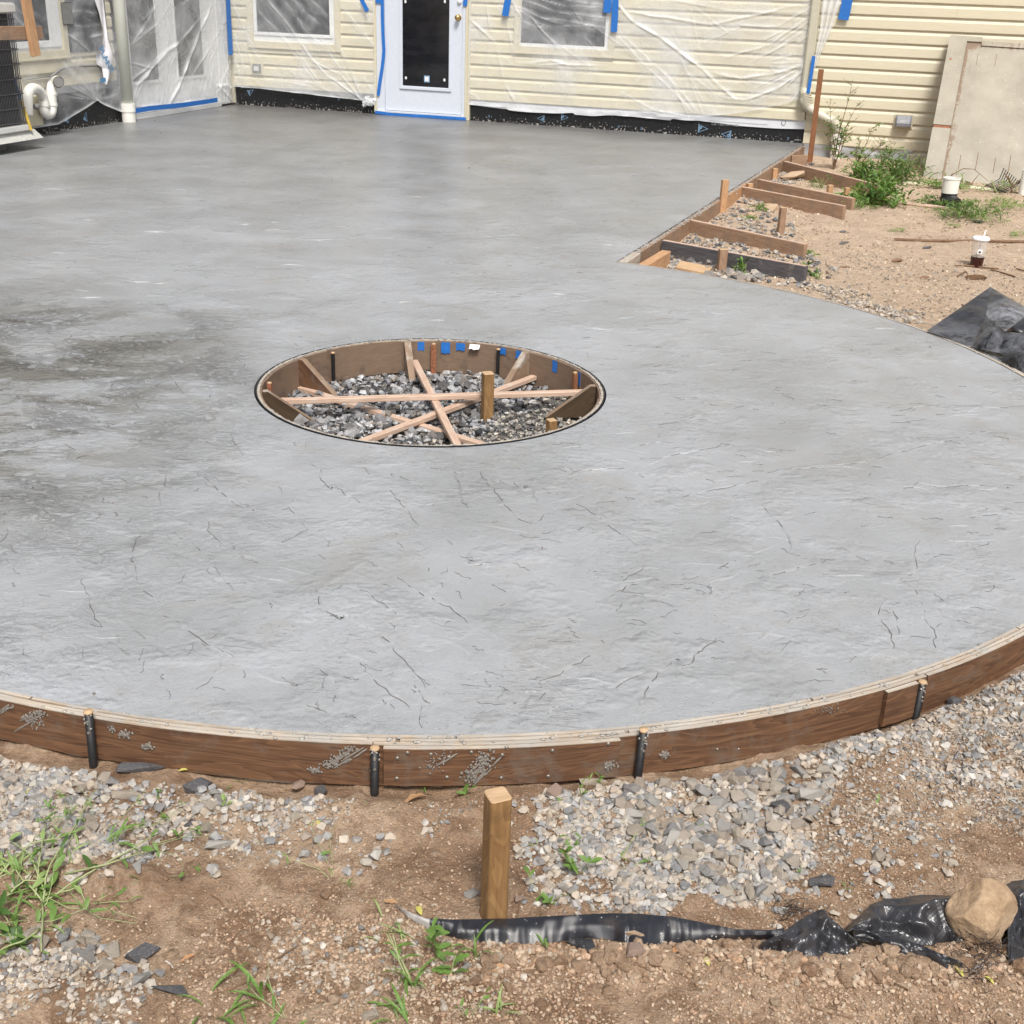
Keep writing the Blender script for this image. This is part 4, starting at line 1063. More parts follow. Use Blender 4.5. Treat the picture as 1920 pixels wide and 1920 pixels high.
# house wrap strip showing under the siding, with its print
V = []; Fc = []; n = 120
for i in range(n+1):
    f = i/n; x = DX1+0.01+(XE-DX1)*f
    zt = ZB2+0.01; drop = 0.075+0.02*math.sin(f*9)+0.02*(float(vnoise(x, 0, 5, 2)))
    zb = ZB2-drop-(0.02 if 0.33 < f < .62 else 0)+(0.025 if f < .12 else 0)
    for j in range(6):
        k = j/5; V.append(TB(x, 0.006+0.007*k+0.014*abs(float(vnoise(x, k*.3, 11, 6)))*k*2*(1-0.8*(f > .7)), zt+(zb-zt)*k))
for i in range(n):
    for j in range(5): a = i*6+j; Fc.append((a, a+6, a+7, a+1))
mobj('house_wrap', V, Fc, M['wrap'], house, smooth=True)
V = []; Fc = []; n = 60
for i in range(n+1):
    f = i/n; x = 0.12+(DX0-.18)*f
    for j in range(4): V.append(TB(x, 0.005+0.01*abs(float(vnoise(x, j, 9, 3))), ZB1+0.01-0.035*j/3*(1-0.7*f)))
for i in range(n):
    for j in range(3): a = i*4+j; Fc.append((a, a+4, a+5, a+1))
mobj('house_wrap', V, Fc, M['wrap'], house, smooth=True)
def text(s, size, mat, T3, name='lettering', parent=house, bold=False):
    """T3: 4x4 matrix, text lies in its xy plane"""
    cu = bpy.data.curves.new(name, 'FONT'); cu.body = s; cu.size = size; cu.extrude = 0.0003; cu.resolution_u = 2
    if bold: cu.offset = size*0.02
    tmp = bpy.data.objects.new('tmp', cu); COL.objects.link(tmp)
    dg = bpy.context.evaluated_depsgraph_get(); me = bpy.data.meshes.new_from_object(tmp.evaluated_get(dg))
    bpy.data.objects.remove(tmp); me.materials.clear(); me.materials.append(mat)
    o = bpy.data.objects.new(name, me); COL.objects.link(o); o.parent = parent; o.matrix_local = T3; return o
def onB(x, z, o=0.004, rot=0.0): return Matrix.Translation(TB(x, o, z)) @ Matrix.Rotation(math.pi/2, 4, 'X') @ Matrix.Rotation(rot, 4, 'Z')
def onS(s, z, o=0.004, rot=0.0): return Matrix.Translation(TS(s, o, z)) @ Matrix.Rotation(math.pi/2, 4, 'Z') @ Matrix.Rotation(math.pi/2, 4, 'X') @ Matrix.Rotation(rot, 4, 'Z')
wx, wz = wall(1334, 234)
text('Call 1-800-44-TYVEK', 0.034, M['ink'], onB(wx, wz, 0.016))
wx, wz = wall(1330, 226); part('printed_rule', M['ink'], TB, [(wx, wx+.62, 0.0155, 0.0165, wz-.002, wz+.001)])
wx, wz = wall(1470, 229); m = MB()
m.tube([TB(wx+.022*math.cos(a), .016, wz+.028*math.sin(a)) for a in np.linspace(0, 6.28, 16)], .0025, 5, cap=False); m.build('printed_ring', M['ink'], house)
# triangles printed on the membrane
def tri_logo(px, py, size, rot, T='B'):
    x, z = wall(px, py) if T == 'B' else side(px, py)
    Mx = onB(x, z, 0.003, rot) if T == 'B' else onS(x, z, 0.003, rot)
    P = [Vector((math.cos(a), math.sin(a), 0))*size for a in (0, 2.35, -2.35)]
    m = MB()
    for i in range(3):
        a, b = P[i], P[(i+1) % 3]; ai, bi = a*.82, b*.82; m.add([Mx @ v for v in (a, b, bi, ai)], [(0, 1, 2, 3)])
    m.build('triangle_mark', M['ltblue'], house)
    text('P', size*0.95, M['ltblue'], Mx @ Matrix.Translation((-size*.55, -size*.32, 0.0005)), bold=True)
for px, py, s_, r_ in [(1015, 222, .05, math.pi), (1058, 220, .05, 0.0), (1317, 241, .062, 0.0), (1363, 252, .062, math.pi), (470, 172, .05, .5)]: tri_logo(px, py, s_, r_)
for px, py in [(918, 215), (1161, 235), (1204, 238), (1479, 257), (636, 183)]:
    x, z = wall(px, py); text('|||||', 0.022, M['ltblue'], onB(x, z-.03, 0.003, math.pi/2))
for px, py in [(160, 219), (125, 222)]: tri_logo(px, py, .05, 1.2, 'S')

def window(name_lab, T, x0, x1, z0, z1, fx0, fx1, fz, gx0, gx1, gz, screen=True):
    w_ = part('window', M['vinyl_cream'], T, [(x0, x0+.075, 0.0, 0.034, z0, z1), (x1-.075, x1, 0.0, 0.034, z0, z1), (x0+.0755, x1-.0755, 0.0, 0.0335, z0, z0+.07), (x0+.0755, x1-.0755, 0.0, 0.0335, z1-.07, z1)], b=.003)
    w_['label'] = name_lab
    # lip
    part('sill', M['vinyl_cream'], T, [(x0-.004, x1+.004, 0.0345, 0.040, z0-.006, z0+.006)], w_)
    part('frame', M['vinyl_white'], T, [(fx0, gx0, 0.004, 0.026, fz, z1-.05), (gx1, fx1, 0.004, 0.026, fz, z1-.05), (gx0+.0005, gx1-.0005, 0.004, 0.0255, fz, gz), (gx0+.0005, gx1-.0005, 0.004, 0.0255, z1-.1, z1-.05)], w_, b=.003)
    part('frame', M['vinyl_white'], T, [(x0+.07, fx0, -.01, .012, z0+.06, z1-.05), (fx1, x1-.07, -.01, .012, z0+.06, z1-.05), (fx0, fx1, -.01, .0115, z0+.06, fz)], w_)
    part('pane', M['glass'], T, [(gx0-.002, gx1+.002, -0.02, 0.006, gz-.002, z1-.09)], w_)
    if screen:
        part('insect_screen', M['screen'], T, [(gx0+.0, gx1-.0, 0.010, 0.012, gz, z1-.1)], w_)
    return w_
gx0, gz_ = wall(484, 59); gx1, _ = wall(620, 66)
window('left window on the back wall, dark screen, under creased plastic', TB, WL0, WL1, WLz, 2.0, gx0-.035, gx1+.035, gz_-.035, gx0, gx1, gz_)
gx0, gz_ = wall(977, 80); gx1, _ = wall(1134, 88)
window('right window on the back wall, plastic stretched across it', TB, WR0, WR1, WRz, 2.0, gx0-.04, gx1+.04, gz_-.04, gx0, gx1, gz_)
# left wing window
s0 = side(122, 60)[0]; sz = side(110, 108)[1]
window('window on the left wing under wrinkled plastic', TS, s0-.0, s0+1.6, sz, 2.0, s0+.10, s0+1.5, sz+.10, s0+.26, s0+1.42, sz+.16)
# dark rear part of the wing, sheathing between the windows
s1 = side(186, 60)[0]
part('dark_screen_panel', M['screen'], TS, [(s1+.02, s0-.01, 0.024, 0.030, side(150, 97)[1], 2.0)])
# siding on the wing
zsb = side(150, 157)[1]
courses(TS, 2.06, 7.4, zsb, ZW-.1, [(s0, s0+1.6, sz, 2.0)])
# door
door = part('door', M['door_white'], TB, [])if False else None
dx0 = wall(724, 205)[0]; dx1 = wall(866, 213)[0]; dz0 = wall(724, 205)[1]; dz0 = 0.055
gl0 = wall(756, 160); gl1 = wall(842, 166)
door = part('door', M['door_white'], TB, [(dx0, gl0[0], -0.01, 0.016, dz0, 2.08), (gl1[0], dx1, -0.01, 0.016, dz0, 2.08), (gl0[0]+.0004, gl1[0]-.0004, -0.01, 0.0155, dz0, gl0[1]), (gl0[0]+.0004, gl1[0]-.0004, -0.01, 0.0155, 1.95, 2.08)])
door['label'] = 'white half glazed door with a brass knob'
g0, g1, gzz = gl0[0], gl1[0], gl0[1]
part('glazing_bead', M['door_white'], TB, [(g0-.035, g0-.002, 0.016, 0.026, gzz-.035, 1.98), (g1+.002, g1+.035, 0.016, 0.026, gzz-.035, 1.98), (g0-.0345, g1+.0345, 0.0165, 0.030, gzz-.038, gzz-.005)], door, b=.004)
part('pane', M['glass'], TB, [(g0-.001, g1+.001, 0.002, 0.010, gzz-.002, 1.951)], door)
# screw caps and a sticker on the glass
for px, py in [(762, 146), (834, 150), (761, 3), (835, 3)]:
    x, z = wall(px, py); part('screw_cap', M['vinyl_white'], TB, [(x-.012, x+.012, 0.0105, 0.017, z-.015, z+.015)], door, b=.003)
x, z = wall(801, 148); part('sticker', M['ltblue'], TB, [(x-.034, x+.034, 0.0105, 0.0115, z-.036, z+.036)], door)
part('sticker_face', M['lid'], TB, [(x-.022, x+.022, 0.012, 0.0125, z-.024, z+.024)], door)
# black cloth hanging inside the glass lower part shows as a slack fold
kx, kz = wall(861, 33)
m = MB(); Mk = Matrix.Translation(TB(kx, 0.016, kz)) @ Matrix.Rotation(math.pi/2, 4, 'X')
m.lathe([(0.0, 0.068), (0.022, 0.064), (0.030, 0.05), (0.028, 0.036), (0.014, 0.026), (0.012, 0.012), (0.032, 0.008), (0.033, 0.0)], 24, Mk); m.build('knob', M['brass'], door, smooth=True)
kx, kz = wall(863, 3); m = MB(); Mk = Matrix.Translation(TB(kx, 0.016, kz)) @ Matrix.Rotation(math.pi/2, 4, 'X')
m.lathe([(0.0, 0.022), (0.02, 0.02), (0.026, 0.012), (0.03, 0.0)], 20, Mk); m.build('deadbolt', M['vinyl_white'], door, smooth=True)
part('door_frame', M['door_white'], TB, [(DX0+.035, dx0-.004, -0.01, 0.030, 0.03, 2.2), (dx1+.004, DX1-.045, -0.01, 0.030, 0.03, 2.2), (dx0-.003, dx1+.003, -0.01, 0.0295, 2.085, 2.2)], b=.003)
part('door_casing', M['vinyl_cream'], TB, [(DX0, DX0+.034, -0.01, 0.036, 0.02, 2.24), (DX1-.044, DX1-.012, -0.01, 0.036, 0.0, 2.24), (DX1-.010, DX1+.016, -0.01, 0.040, 0.0, 2.24)], b=.003)
part('threshold', M['door_white'], TB, [(DX0+.036, DX1-.046, -0.01, 0.05, 0.028, 0.05)], b=.003)
# French doors on the wing
fd0 = 0.10; fd1 = side(244, 214)[0]
frs = part('french_door', M['vinyl_white'], TS, [(fd0, fd0+.22, -.01, .03, 0.02, 2.15), (fd1-.06, fd1, -.01, .03, 0.02, 2.15), (fd0+.2205, fd1-.0605, -.01, .0295, 2.07, 2.15), (fd0+.2205, fd1-.0605, -.01, .035, 0.0, .05)], b=.003)
frs['label'] = 'white double French doors behind clear plastic'
l0 = side(297, 148)[0]; l1 = side(240, 160)[0]; r0 = side(381, 140)[0]; r1 = side(332, 142)[0]; gzf = side(300, 148)[1]; md = (l0+r1)/2
for a0, a1, b0, b1 in ((fd0+.225, md-.004, r0, r1), (md+.004, fd1-.065, l0, l1)):
    lf = part('leaf', M['vinyl_white'], TS, [(a0, b0, 0.0, 0.020, .055, 2.06), (b1, a1, 0.0, 0.020, .055, 2.06), (b0+.0004, b1-.0004, 0.0, 0.0195, .055, gzf), (b0+.0004, b1-.0004, 0.0, 0.0195, 1.95, 2.06)], frs, b=.002)
    part('pane', M['glass'], TS, [(b0-.001, b1+.001, 0.002, 0.008, gzf-.001, 1.951)], frs)
    part('glazing_bead', M['vinyl_white'], TS, [(b0-.02, b1+.02, 0.0205, 0.030, gzf-.03, gzf-.004), (b0-.022, b0-.002, 0.0205, 0.029, gzf-.003, 1.96), (b1+.002, b1+.022, 0.0205, 0.029, gzf-.003, 1.96)], frs)
part('wing_pilaster', M['vinyl_cream'], TS, [(fd1+.002, 2.05, -.02, .02, 0.02, ZW)])
# eaves and roof, above the picture
part('soffit', M['vinyl_white'], TB, [(-.3, 15.2, -.3, .45, ZW, ZW+.04)])
part('soffit', M['vinyl_white'], TS, [(0.46, 7.6, -.3, .45, ZW, ZW+.04)])
part('fascia', M['vinyl_white'], TB, [(.44, 15.2, .45, .47, ZW-.02, ZW+.16)])
part('fascia', M['vinyl_white'], TS, [(0.48, 7.6, .45, .47, ZW-.02, ZW+.16)])
V = [TB(-.3, .46, ZW+.12), TB(15.2, .46, ZW+.12), TB(15.2, -3.8, ZW+1.9), TB(-4, -3.8, ZW+1.9), TS(7.6, .46, ZW+.12), TS(7.6, -3.8, ZW+1.9)]
mobj('roof', V, [(0, 1, 2, 3), (0, 4, 5, 3)], M['roof'], house)
# vent covers
x, z = wall(484, 128)
v_ = part('outlet_cover', M['vinyl_cream'], TB, [(x-.085, x+.085, .02, .034, z-.075, z+.075)], b=.004)
part('flap', M['grey'], TB, [(x-.058, x+.058, .0345, .045, z-.048, z+.05)], v_, b=.003)
part('flap_face', M['ac_white'], TB, [(x-.03, x+.03, .0455, .048, z-.025, z+.025)], v_)
x, z = wall(1696, 227)
v_ = part('dryer_vent', M['vinyl_cream'], TB, [(x-.105, x+.085, .02, .036, z-.07, z+.07)], b=.006)
m = MB(); hw_ = .078
prof = [(0.036, z+.058), (.060, z+.055), (.105, z-.015), (.105, z-.045), (.036, z-.055)]
V = []; n = len(prof)
for sx_, sc_ in ((-hw_, 1), (-hw_*.8, 1.12), (hw_*.8, 1.12), (hw_, 1)):
    V += [TB(x-.008+sx_, .036+(o_-.036)*(sc_-.12 if abs(sx_) < hw_ else .7), zz) for o_, zz in prof]
Fc = [(a*n+i, a*n+(i+1) % n, (a+1)*n+(i+1) % n, (a+1)*n+i) for a in range(3) for i in range(n)]+[tuple(range(n))[::-1], tuple(range(3*n, 4*n))]
m.add(V, Fc); m.build('hood', M['vent'], v_)
part('hood_mouth', M['black'], TB, [(x-.058, x+.042, .102, .1035, z-.040, z-.022)], v_)
part('raised_bar', M['ac_white'], TB, [(x-.045, x+.03, .088, .094, z-.002, z+.010)], v_)
# downspouts
def spout(name, P, r, mat, flat=1.0, n=16):
    m = MB(); m.tube(P, r, n, flat=flat); return m.build(name, mat, house, smooth=True)
dsx = side(232, 200)[0]+.03; ob_ = 0.07
ds = spout('downspout', [TS(dsx, ob_, ZW), TS(dsx, ob_, 0.10)], 0.062, M['spout_l'], n=20); ds['label'] = 'white round downspout at the end of the wing'
m = MB(); m.lathe([(0.06, .185), (.076, .185), (.076, .10), (.070, .098), (.070, .0), (.06, 0)], 24, Matrix.Translation(TS(dsx, ob_, 0))); m.build('sleeve', M['pvc'], ds, smooth=False)
# black strip painted in as the shadow of the joint behind it
part('joint_shadow_strip', M['black_metal'], TS, [(dsx+.05, dsx+.075, 0.0, .03, 0.0, ZW)])
xr = wall(1531, 0, .05)[0]; xr2 = wall(1508, 170, .05)[0]
ds = part('downspout', M['spout_r'], TB, [(xr-.045, xr+.045, .026, .088, .52, ZW)], b=.012); ds['label'] = 'cream rectangular downspout with a ribbed elbow'
pth = [TB(xr, .058, .56), TB(xr, .06, .50), TB(xr+.0, .07, .44), TB(xr+.05, .09, .38), TB(xr+.14, .10, .325), TB(xr+.30, .10, .26), TB(xr+.36, .10, .22), TB(xr+.385, .10, .16), TB(xr+.385, .10, .10)]
m = MB(); m.tube(pth, [.055, .058, .060, .058, .054, .053, .055, .055, .05], 14, flat=.85); m.build('elbow', M['spout_r'], ds, smooth=True)
m = MB()
for k in range(9):
    f = k/8; p = Vector(pth[1]).lerp(Vector(pth[3]), f); p2 = Vector(pth[5]).lerp(Vector(pth[7]), f)
    for q, d in ((p, Vector(pth[3])-Vector(pth[1])), (p2, Vector(pth[7])-Vector(pth[5]))):
        d = d.normalized()*.004; m = MB(); m.tube([q-d, q+d], .066, 14, flat=.85); m.build('elbow_rib', M['spout_r'], ds)
m = MB(); m.lathe([(.05, .1), (.062, .1), (.062, .02), (.052, .015), (.052, -.3), (0, -.3)], 22, Matrix.Translation(TB(xr+.385, .10, .03))); m.build('drain_adapter', M['pvc'], ds, smooth=False)
# condensate trap on the wing
def sp(px, py, off): s, z = side(px, py, off); return TS(s, off, z)
m = MB(); pr0 = 0.046
P = [sp(55, 240, .22), sp(53, 205, .22), sp(52, 186, .22)]
for a in np.linspace(math.pi, 0, 9): P.append(None)
c0 = Vector(sp(52, 186, .22)); c1 = Vector(sp(82, 190, .16)); mid = (c0+c1)/2; ht = 0.105
P = [tuple(Vector(sp(52, 216, .22)))]+[tuple(mid+(c0-mid)*math.cos(a)+Vector((0, 0, ht))*math.sin(a)) for a in np.linspace(0, math.pi, 11)]
c2 = Vector(sp(82, 204, .16)); c3 = Vector(sp(97, 202, .16)); mid2 = (c2+c3)/2
P += [tuple(mid2+(c2-mid2)*math.cos(a)-Vector((0, 0, .055))*math.sin(a)) for a in np.linspace(0, math.pi, 8)]
P += [sp(97, 190, .16), sp(96, 172, .16), tuple(Vector(sp(98, 160, .17))), tuple(Vector(sp(106, 153, .20))), tuple(Vector(sp(110, 154, .26)))]
trap = MB(); trap.tube(P, pr0, 16, cap=False); trap = trap.build('drain_trap', M['pvc'], house, smooth=True)
trap['label'] = 'white PVC drain trap with an open elbow'
m = MB()
for q, q2 in ((sp(82, 190, .16), sp(82, 200, .16)), (sp(97, 178, .16), sp(97, 170, .16)), (P[-2], P[-1]), (sp(97, 199, .16), sp(97, 192, .16))): m.tube([q, q2], pr0+.006, 16, cap=False)
m.build('coupling', M['pvc'], trap, smooth=True)
m = MB(); m.tube([P[-2], P[-1]], pr0-.002, 14); m.build('bore', M['grey'], trap)
m = MB(); m.tube([sp(69, 199, .19), sp(68, 200, .24)], .028, 14); m.build('cleanout_plug', M['grey'], trap, smooth=True)
part('meter_board', M['vinyl_cream'], TS, [(side(60, 190)[0], side(60, 190)[0]+.2, .02, .1, .10, .36)])
# cables under the plastic
m = MB(); m.tube([sp(84, 178, .04), sp(88, 160, .04), sp(97, 143, .04), sp(112, 131, .04), sp(130, 126, .04), sp(150, 124, .04), sp(175, 123, .04), sp(206, 128, .04)], .012, 7)
m.tube([sp(42, 150, .035), sp(70, 146, .035), sp(95, 143, .035)], .008, 6); m.build('cable', M['grey'], house, smooth=True)
x, z = side(115, 25)
cv = part('grey_cover', M['grey'], TS, [(x-.095, x+.06, .045, .06, z-.10, z+.10)], b=.014)
for i, k in enumerate((-1, 1)):
    part('conduit', M['black'], TS, [(s1-.02+.05*k, s1+.0+.05*k, .03, .045, side(190, 120)[1], 2.2)])

# ------------------------------------------------------------------ plastic sheeting
def seg_d(x, z, a, b):
    ax, az = a; bx, bz = b; dx, dz = bx-ax, bz-az; L2 = dx*dx+dz*dz+1e-9
    t = np.clip(((x-ax)*dx+(z-az)*dz)/L2, 0, 1)
    return np.hypot(x-ax-t*dx, z-az-t*dz), t
def sheet(name, label, T, x0, x1, z0f, z1, lines, nx_, nz_, off=0.05, group=None, rnd=(), seedk=1, hem=0.35):
    fx = np.linspace(0, 1, nx_); fz = np.linspace(0, 1, nz_)
    X = np.repeat((x0+(x1-x0)*fx)[:, None], nz_, 1); zb = np.array([z0f(x) for x in X[:, 0]])
    Zz = zb[:, None]+(z1-zb)[:, None]*fz[None, :]
    hgt = off+0.025*fbm(X, Zz, 1.3, 3, seedk)+0.006*fbm(X, Zz, 9, 2, seedk+4)
    fold = np.zeros_like(X)
    for (a, b, wd, st) in lines:
        w2 = 1+0.35*vnoise(X, Zz, 7, 3)
        cx = X+0.018*fbm(X, Zz, 3.5, 2, 31); cz = Zz+0.018*fbm(X, Zz, 3.5, 2, 37)
        d, t = seg_d(cx, cz, a, b); tp = np.sin(np.pi*np.clip(t, 0.04, 0.96))**0.4
        g = np.exp(-(d/(wd*.8*w2))**2)*tp; gw = np.exp(-(d/(wd*4.5*w2))**2)*tp
        hgt += g*wd*1.0; fold = np.maximum(fold, np.maximum(g*st*(0.25+1.1*np.clip(vnoise(X, Zz, 10, 7)+.4, 0, 1)), gw*st*.36))
    fold = np.maximum(fold, hem*np.exp(-((Zz-zb[:, None])/0.02)**2))
    hgt = np.maximum(hgt, 0.03)
    P = np.array([[T(X[i, j], hgt[i, j], Zz[i, j]) for j in range(nz_)] for i in range(nx_)]).reshape(-1, 3)
    ii = np.arange(nx_*nz_).reshape(nx_, nz_)
    Fc = np.stack([ii[:-1, :-1], ii[1:, :-1], ii[1:, 1:], ii[:-1, 1:]], -1).reshape(-1, 4)
    root = empty('plastic_sheet', label, 'plastic sheet', tuple(_C), TH, 'masking sheets on the house')
    mobj('film', P, Fc, M['film'], root, smooth=True, attr={'fold': fold.ravel()})
    return root
def tape(root, T, pts, w_, name='tape_strip', off=0.075, lab=None):
    """strip of blue tape along wall points"""
    V = []; Fc = []; n = len(pts)
    for i, (x, z) in enumerate(pts):
        a = pts[max(0, i-1)]; b = pts[min(n-1, i+1)]; d = Vector((b[0]-a[0], b[1]-a[1])).normalized(); nn = Vector((-d.y, d.x))*w_/2
        V += [T(x+nn.x, off, z+nn.y), T(x-nn.x, off+.0005*i, z-nn.y)]
    Fc = [(2*i, 2*i+1, 2*i+3, 2*i+2) for i in range(n-1)]
    o = mobj(name, V, Fc, M['blue'], root)
    if lab: o['label'] = lab
    return o
Zl = lambda x0, y0, s, pts, f: [f(x0+x/s, y0+y/s) for x, y in pts]
def mk(f, x0, y0, s, L):
    out = []
    for pts, wd, st in L:
        q = Zl(x0, y0, s, pts, f)
        for i in range(len(q)-1): out.append((q[i], q[i+1], wd, st))
    return out
rg = random.Random(5)
def rnd_lines(n, x0, x1, z0, z1, th, sp_, L, wd, st):
    out = []
    for i in range(n):
        x = rg.uniform(x0, x1); z = rg.uniform(z0, z1); t = rg.gauss(th, sp_); l = rg.uniform(.4, 1)*L
        out.append(((x, z), (x+math.cos(t)*l, z+math.sin(t)*l), rg.uniform(.5, 1.2)*wd, rg.uniform(.4, 1)*st))
    return out
WLl = mk(wall, 400, 0, 3.43, [([(360, 0), (450, 110), (560, 260), (640, 380), (740, 480), (970, 640)], .010, .95), ([(460, 0), (540, 100), (610, 205)], .007, .8), ([(525, 0), (600, 80), (690, 150)], .006, .7),
    ([(640, 0), (700, 50), (745, 110)], .006, .7), ([(620, 215), (740, 320), (870, 500)], .007, .7), ([(680, 240), (800, 350), (900, 540)], .006, .6), ([(300, 70), (430, 210), (560, 390), (690, 560)], .006, .6),
    ([(410, 200), (560, 350), (720, 570)], .006, .6), ([(830, 30), (960, 190), (1060, 310)], .010, .6), ([(790, 230), (880, 420), (960, 610)], .007, .7), ([(830, 60), (1000, 260)], .007, .4),
    ([(130, 0), (190, 150), (320, 400)], .006, .5), ([(120, 90), (200, 420)], .006, .4), ([(100, 250), (180, 470)], .006, .4), ([(480, 430), (540, 490)], .006, .5), ([(360, 520), (500, 530), (640, 560)], .006, .5),
    ([(960, 640), (900, 560), (830, 480), (640, 390)], .010, .7), ([(970, 650), (780, 590), (600, 520)], .006, .5), ([(120, 560), (250, 575), (600, 600), (970, 650)], .012, .55)])
WLl += rnd_lines(16, .1, 1.8, .3, 1.3, -.9, .25, .5, .006, .4)
xR = DX0+.02; zlast = wall(690, 190)[1]
sh1 = sheet('plastic', 'clear plastic sheet over the left window, diagonal creases gathered to the lower right', TB, 0.02, xR, lambda x: ZB1-.015-0.07*max(0, x-.3)/1.6, 2.3, WLl, 200, 210)
tape(sh1, TB, [wall(x, y, .075) for x, y in ((677, -2), (689, 21))], .05, lab='short slanting piece of blue tape')
# bunched end of the plastic by the door
m = MB()
bx, bz = wall(694, 190)
for k in range(22):
    bmm = bmesh.new(); bmesh.ops.create_icosphere(bmm, subdivisions=2, radius=.035)
    for v in bmm.verts: v.co *= rng.uniform(.4, 1.25)
    for v in bmm.verts: v.co.y *= .6
    m.bm(bmm, Matrix.Translation(TB(bx+rng.normal(0, .028), .05, bz+rng.normal(0, .025))))
o = m.build('bunched_end', M['film'], sh1)
fa = o.data.attributes.new('fold', 'FLOAT', 'POINT'); fa.data.foreach_set('value', rng.uniform(0, .4, len(o.data.vertices)))
WRl = mk(wall, 860, 0, 2.743, [([(820, 20), (900, 110), (1040, 190), (1130, 260), (1260, 350), (1350, 440), (1430, 510)], .016, 1.0), ([(830, 190), (980, 350), (1100, 460), (1200, 570)], .007, .8), ([(850, 180), (1010, 330), (1130, 450), (1230, 570)], .007, .6),
    ([(1000, 350), (920, 410), (830, 500)], .005, .5), ([(1180, 370), (1330, 480), (1420, 520)], .007, .6), ([(1810, 40), (1650, 140), (1450, 130)], .012, .5), ([(1810, 90), (1600, 230), (1380, 290)], .016, .6),
    ([(1800, 150), (1640, 250), (1480, 330)], .010, .5), ([(1760, 340), (1600, 380), (1450, 400), (1320, 370)], .018, .8), ([(1770, 370), (1640, 450), (1480, 510), (1380, 500)], .014, .7), ([(1780, 300), (1760, 380), (1700, 430)], .016, .9), 
    ([(1790, 420), (1700, 540), (1640, 600)], .010, .7), ([(1740, 360), (1600, 430), (1500, 420)], .010, .8), ([(1600, 345), (1640, 370)], .008, .8), ([(1500, 500), (1640, 460), (1740, 380)], .008, .5),
    ([(60, 90), (200, 230), (240, 420), (300, 520)], .014, .35), ([(150, 0), (170, 160), (140, 440)], .012, .35), ([(240, 60), (300, 320), (400, 330), (760, 335)], .012, .4), ([(360, 320), (480, 310), (560, 330)], .014, .45),
    ([(50, 470), (100, 500), (120, 520)], .008, .6), ([(20, 370), (40, 520)], .007, .6), ([(850, 480), (1000, 560), (1200, 600)], .008, .6), ([(860, 520), (820, 600), (900, 625)], .009, .6), ([(840, 50), (1300, 130), (1800, 20)], .014, .4),
    ([(330, 0), (500, 60), (660, 80), (760, 90)], .007, .7), ([(300, 30), (420, 90), (560, 110), (760, 140)], .007, .8), ([(320, 60), (420, 120), (500, 140), (700, 130)], .006, .6), ([(420, 0), (560, 30), (760, 40)], .006, .7),
    ([(330, 110), (380, 130), (470, 140)], .006, .6), ([(560, 0), (680, 20), (760, 30)], .006, .7), ([(280, 0), (330, 100), (310, 230)], .009, .4), ([(1100, 0), (1400, 60), (1800, 70)], .012, .3)])
WRl += rnd_lines(22, 3.2, 6.5, .3, 1.3, -.6, .35, .55, .008, .35)+rnd_lines(14, 5.6, 6.7, .5, 1.3, .5, .2, .6, .010, .35)
sh2 = sheet('plastic', 'large clear plastic sheet from the white door across the right window to the corner downspout', TB, DX1+.0, XE+.03, lambda x: (ZB2-.05-.03*math.sin(x*2.1)) if x < 5.2 else ZB2-.05+0.30*((x-5.2)/1.6)**2, 2.3, WRl, 380, 210)
tape(sh2, TB, [wall(x, y, .075) for x, y in ((953, -3), (950, 12), (947, 30))], .075, lab='blue tape at the upper left of the right window')
tape(sh2, TB, [wall(x, y, .075) for x, y in ((1154, -5), (1153, 30), (1151, 60))], .07, lab='longer blue tape at the right edge of the right window')
tape(sh2, TB, [wall(x, y, .079) for x, y in ((1140, -5), (1138, 24))], .085)
XT = wall(1585, 0)[0]
# the flap beyond the downspout
FLl = [((XE+.1, 1.5), (XE+.0, .7), .02, .7), ((XE+.2, 1.5), (XE+.05, .8), .012, .6), ((XE+.42, 1.5), (XE+.1, .72), .014, .8), ((XE+.3, 1.5), (XE+.12, .9), .012, .5)]
def flap():
    V = []; Fc = []; n = 50; k_ = 16; fo = []
    a_l = [wall(x, y, .09) for x, y in ((1545, -120), (1542, 0), (1537, 60), (1528, 110), (1516, 150))]
    a_r = [wall(x, y, .06) for x, y in ((1600, -120), (1578, 0), (1560, 55), (1540, 100), (1519, 152))]
    ip = lambda P, t: np.array([np.interp(t, np.linspace(0, 1, len(P)), [p[c] for p in P]) for c in (0, 1)])
    for i in range(n+1):
        L = ip(a_l, i/n); Rr = ip(a_r, i/n)
        for j in range(k_+1):
            q = L+(Rr-L)*j/k_; g = abs(math.sin(j/k_*9+i*.03)); V.append(TB(q[0], .085-.03*j/k_+.02*g, q[1])); fo.append(.25+.5*g**3)
    for i in range(n):
        for j in range(k_): a = i*(k_+1)+j; Fc.append((a, a+1, a+k_+2, a+k_+1))
    mobj('loose_flap', V, Fc, M['film'], sh2, smooth=True, attr={'fold': np.array(fo)})
flap()
tape(sh2, TB, [wall(x, y, .05) for x, y in ((1590, -5), (1585, 20), (1581, 37))], .105, off=.06, lab='wide blue tape high on the bare siding right of the downspout')
tape(sh2, TB, [wall(x, y, .1) for x, y in ((1526, 105), (1522, 135), (1518, 160), (1515, 175))], .035, off=.115, lab='dark blue tape behind the tall thin stake')
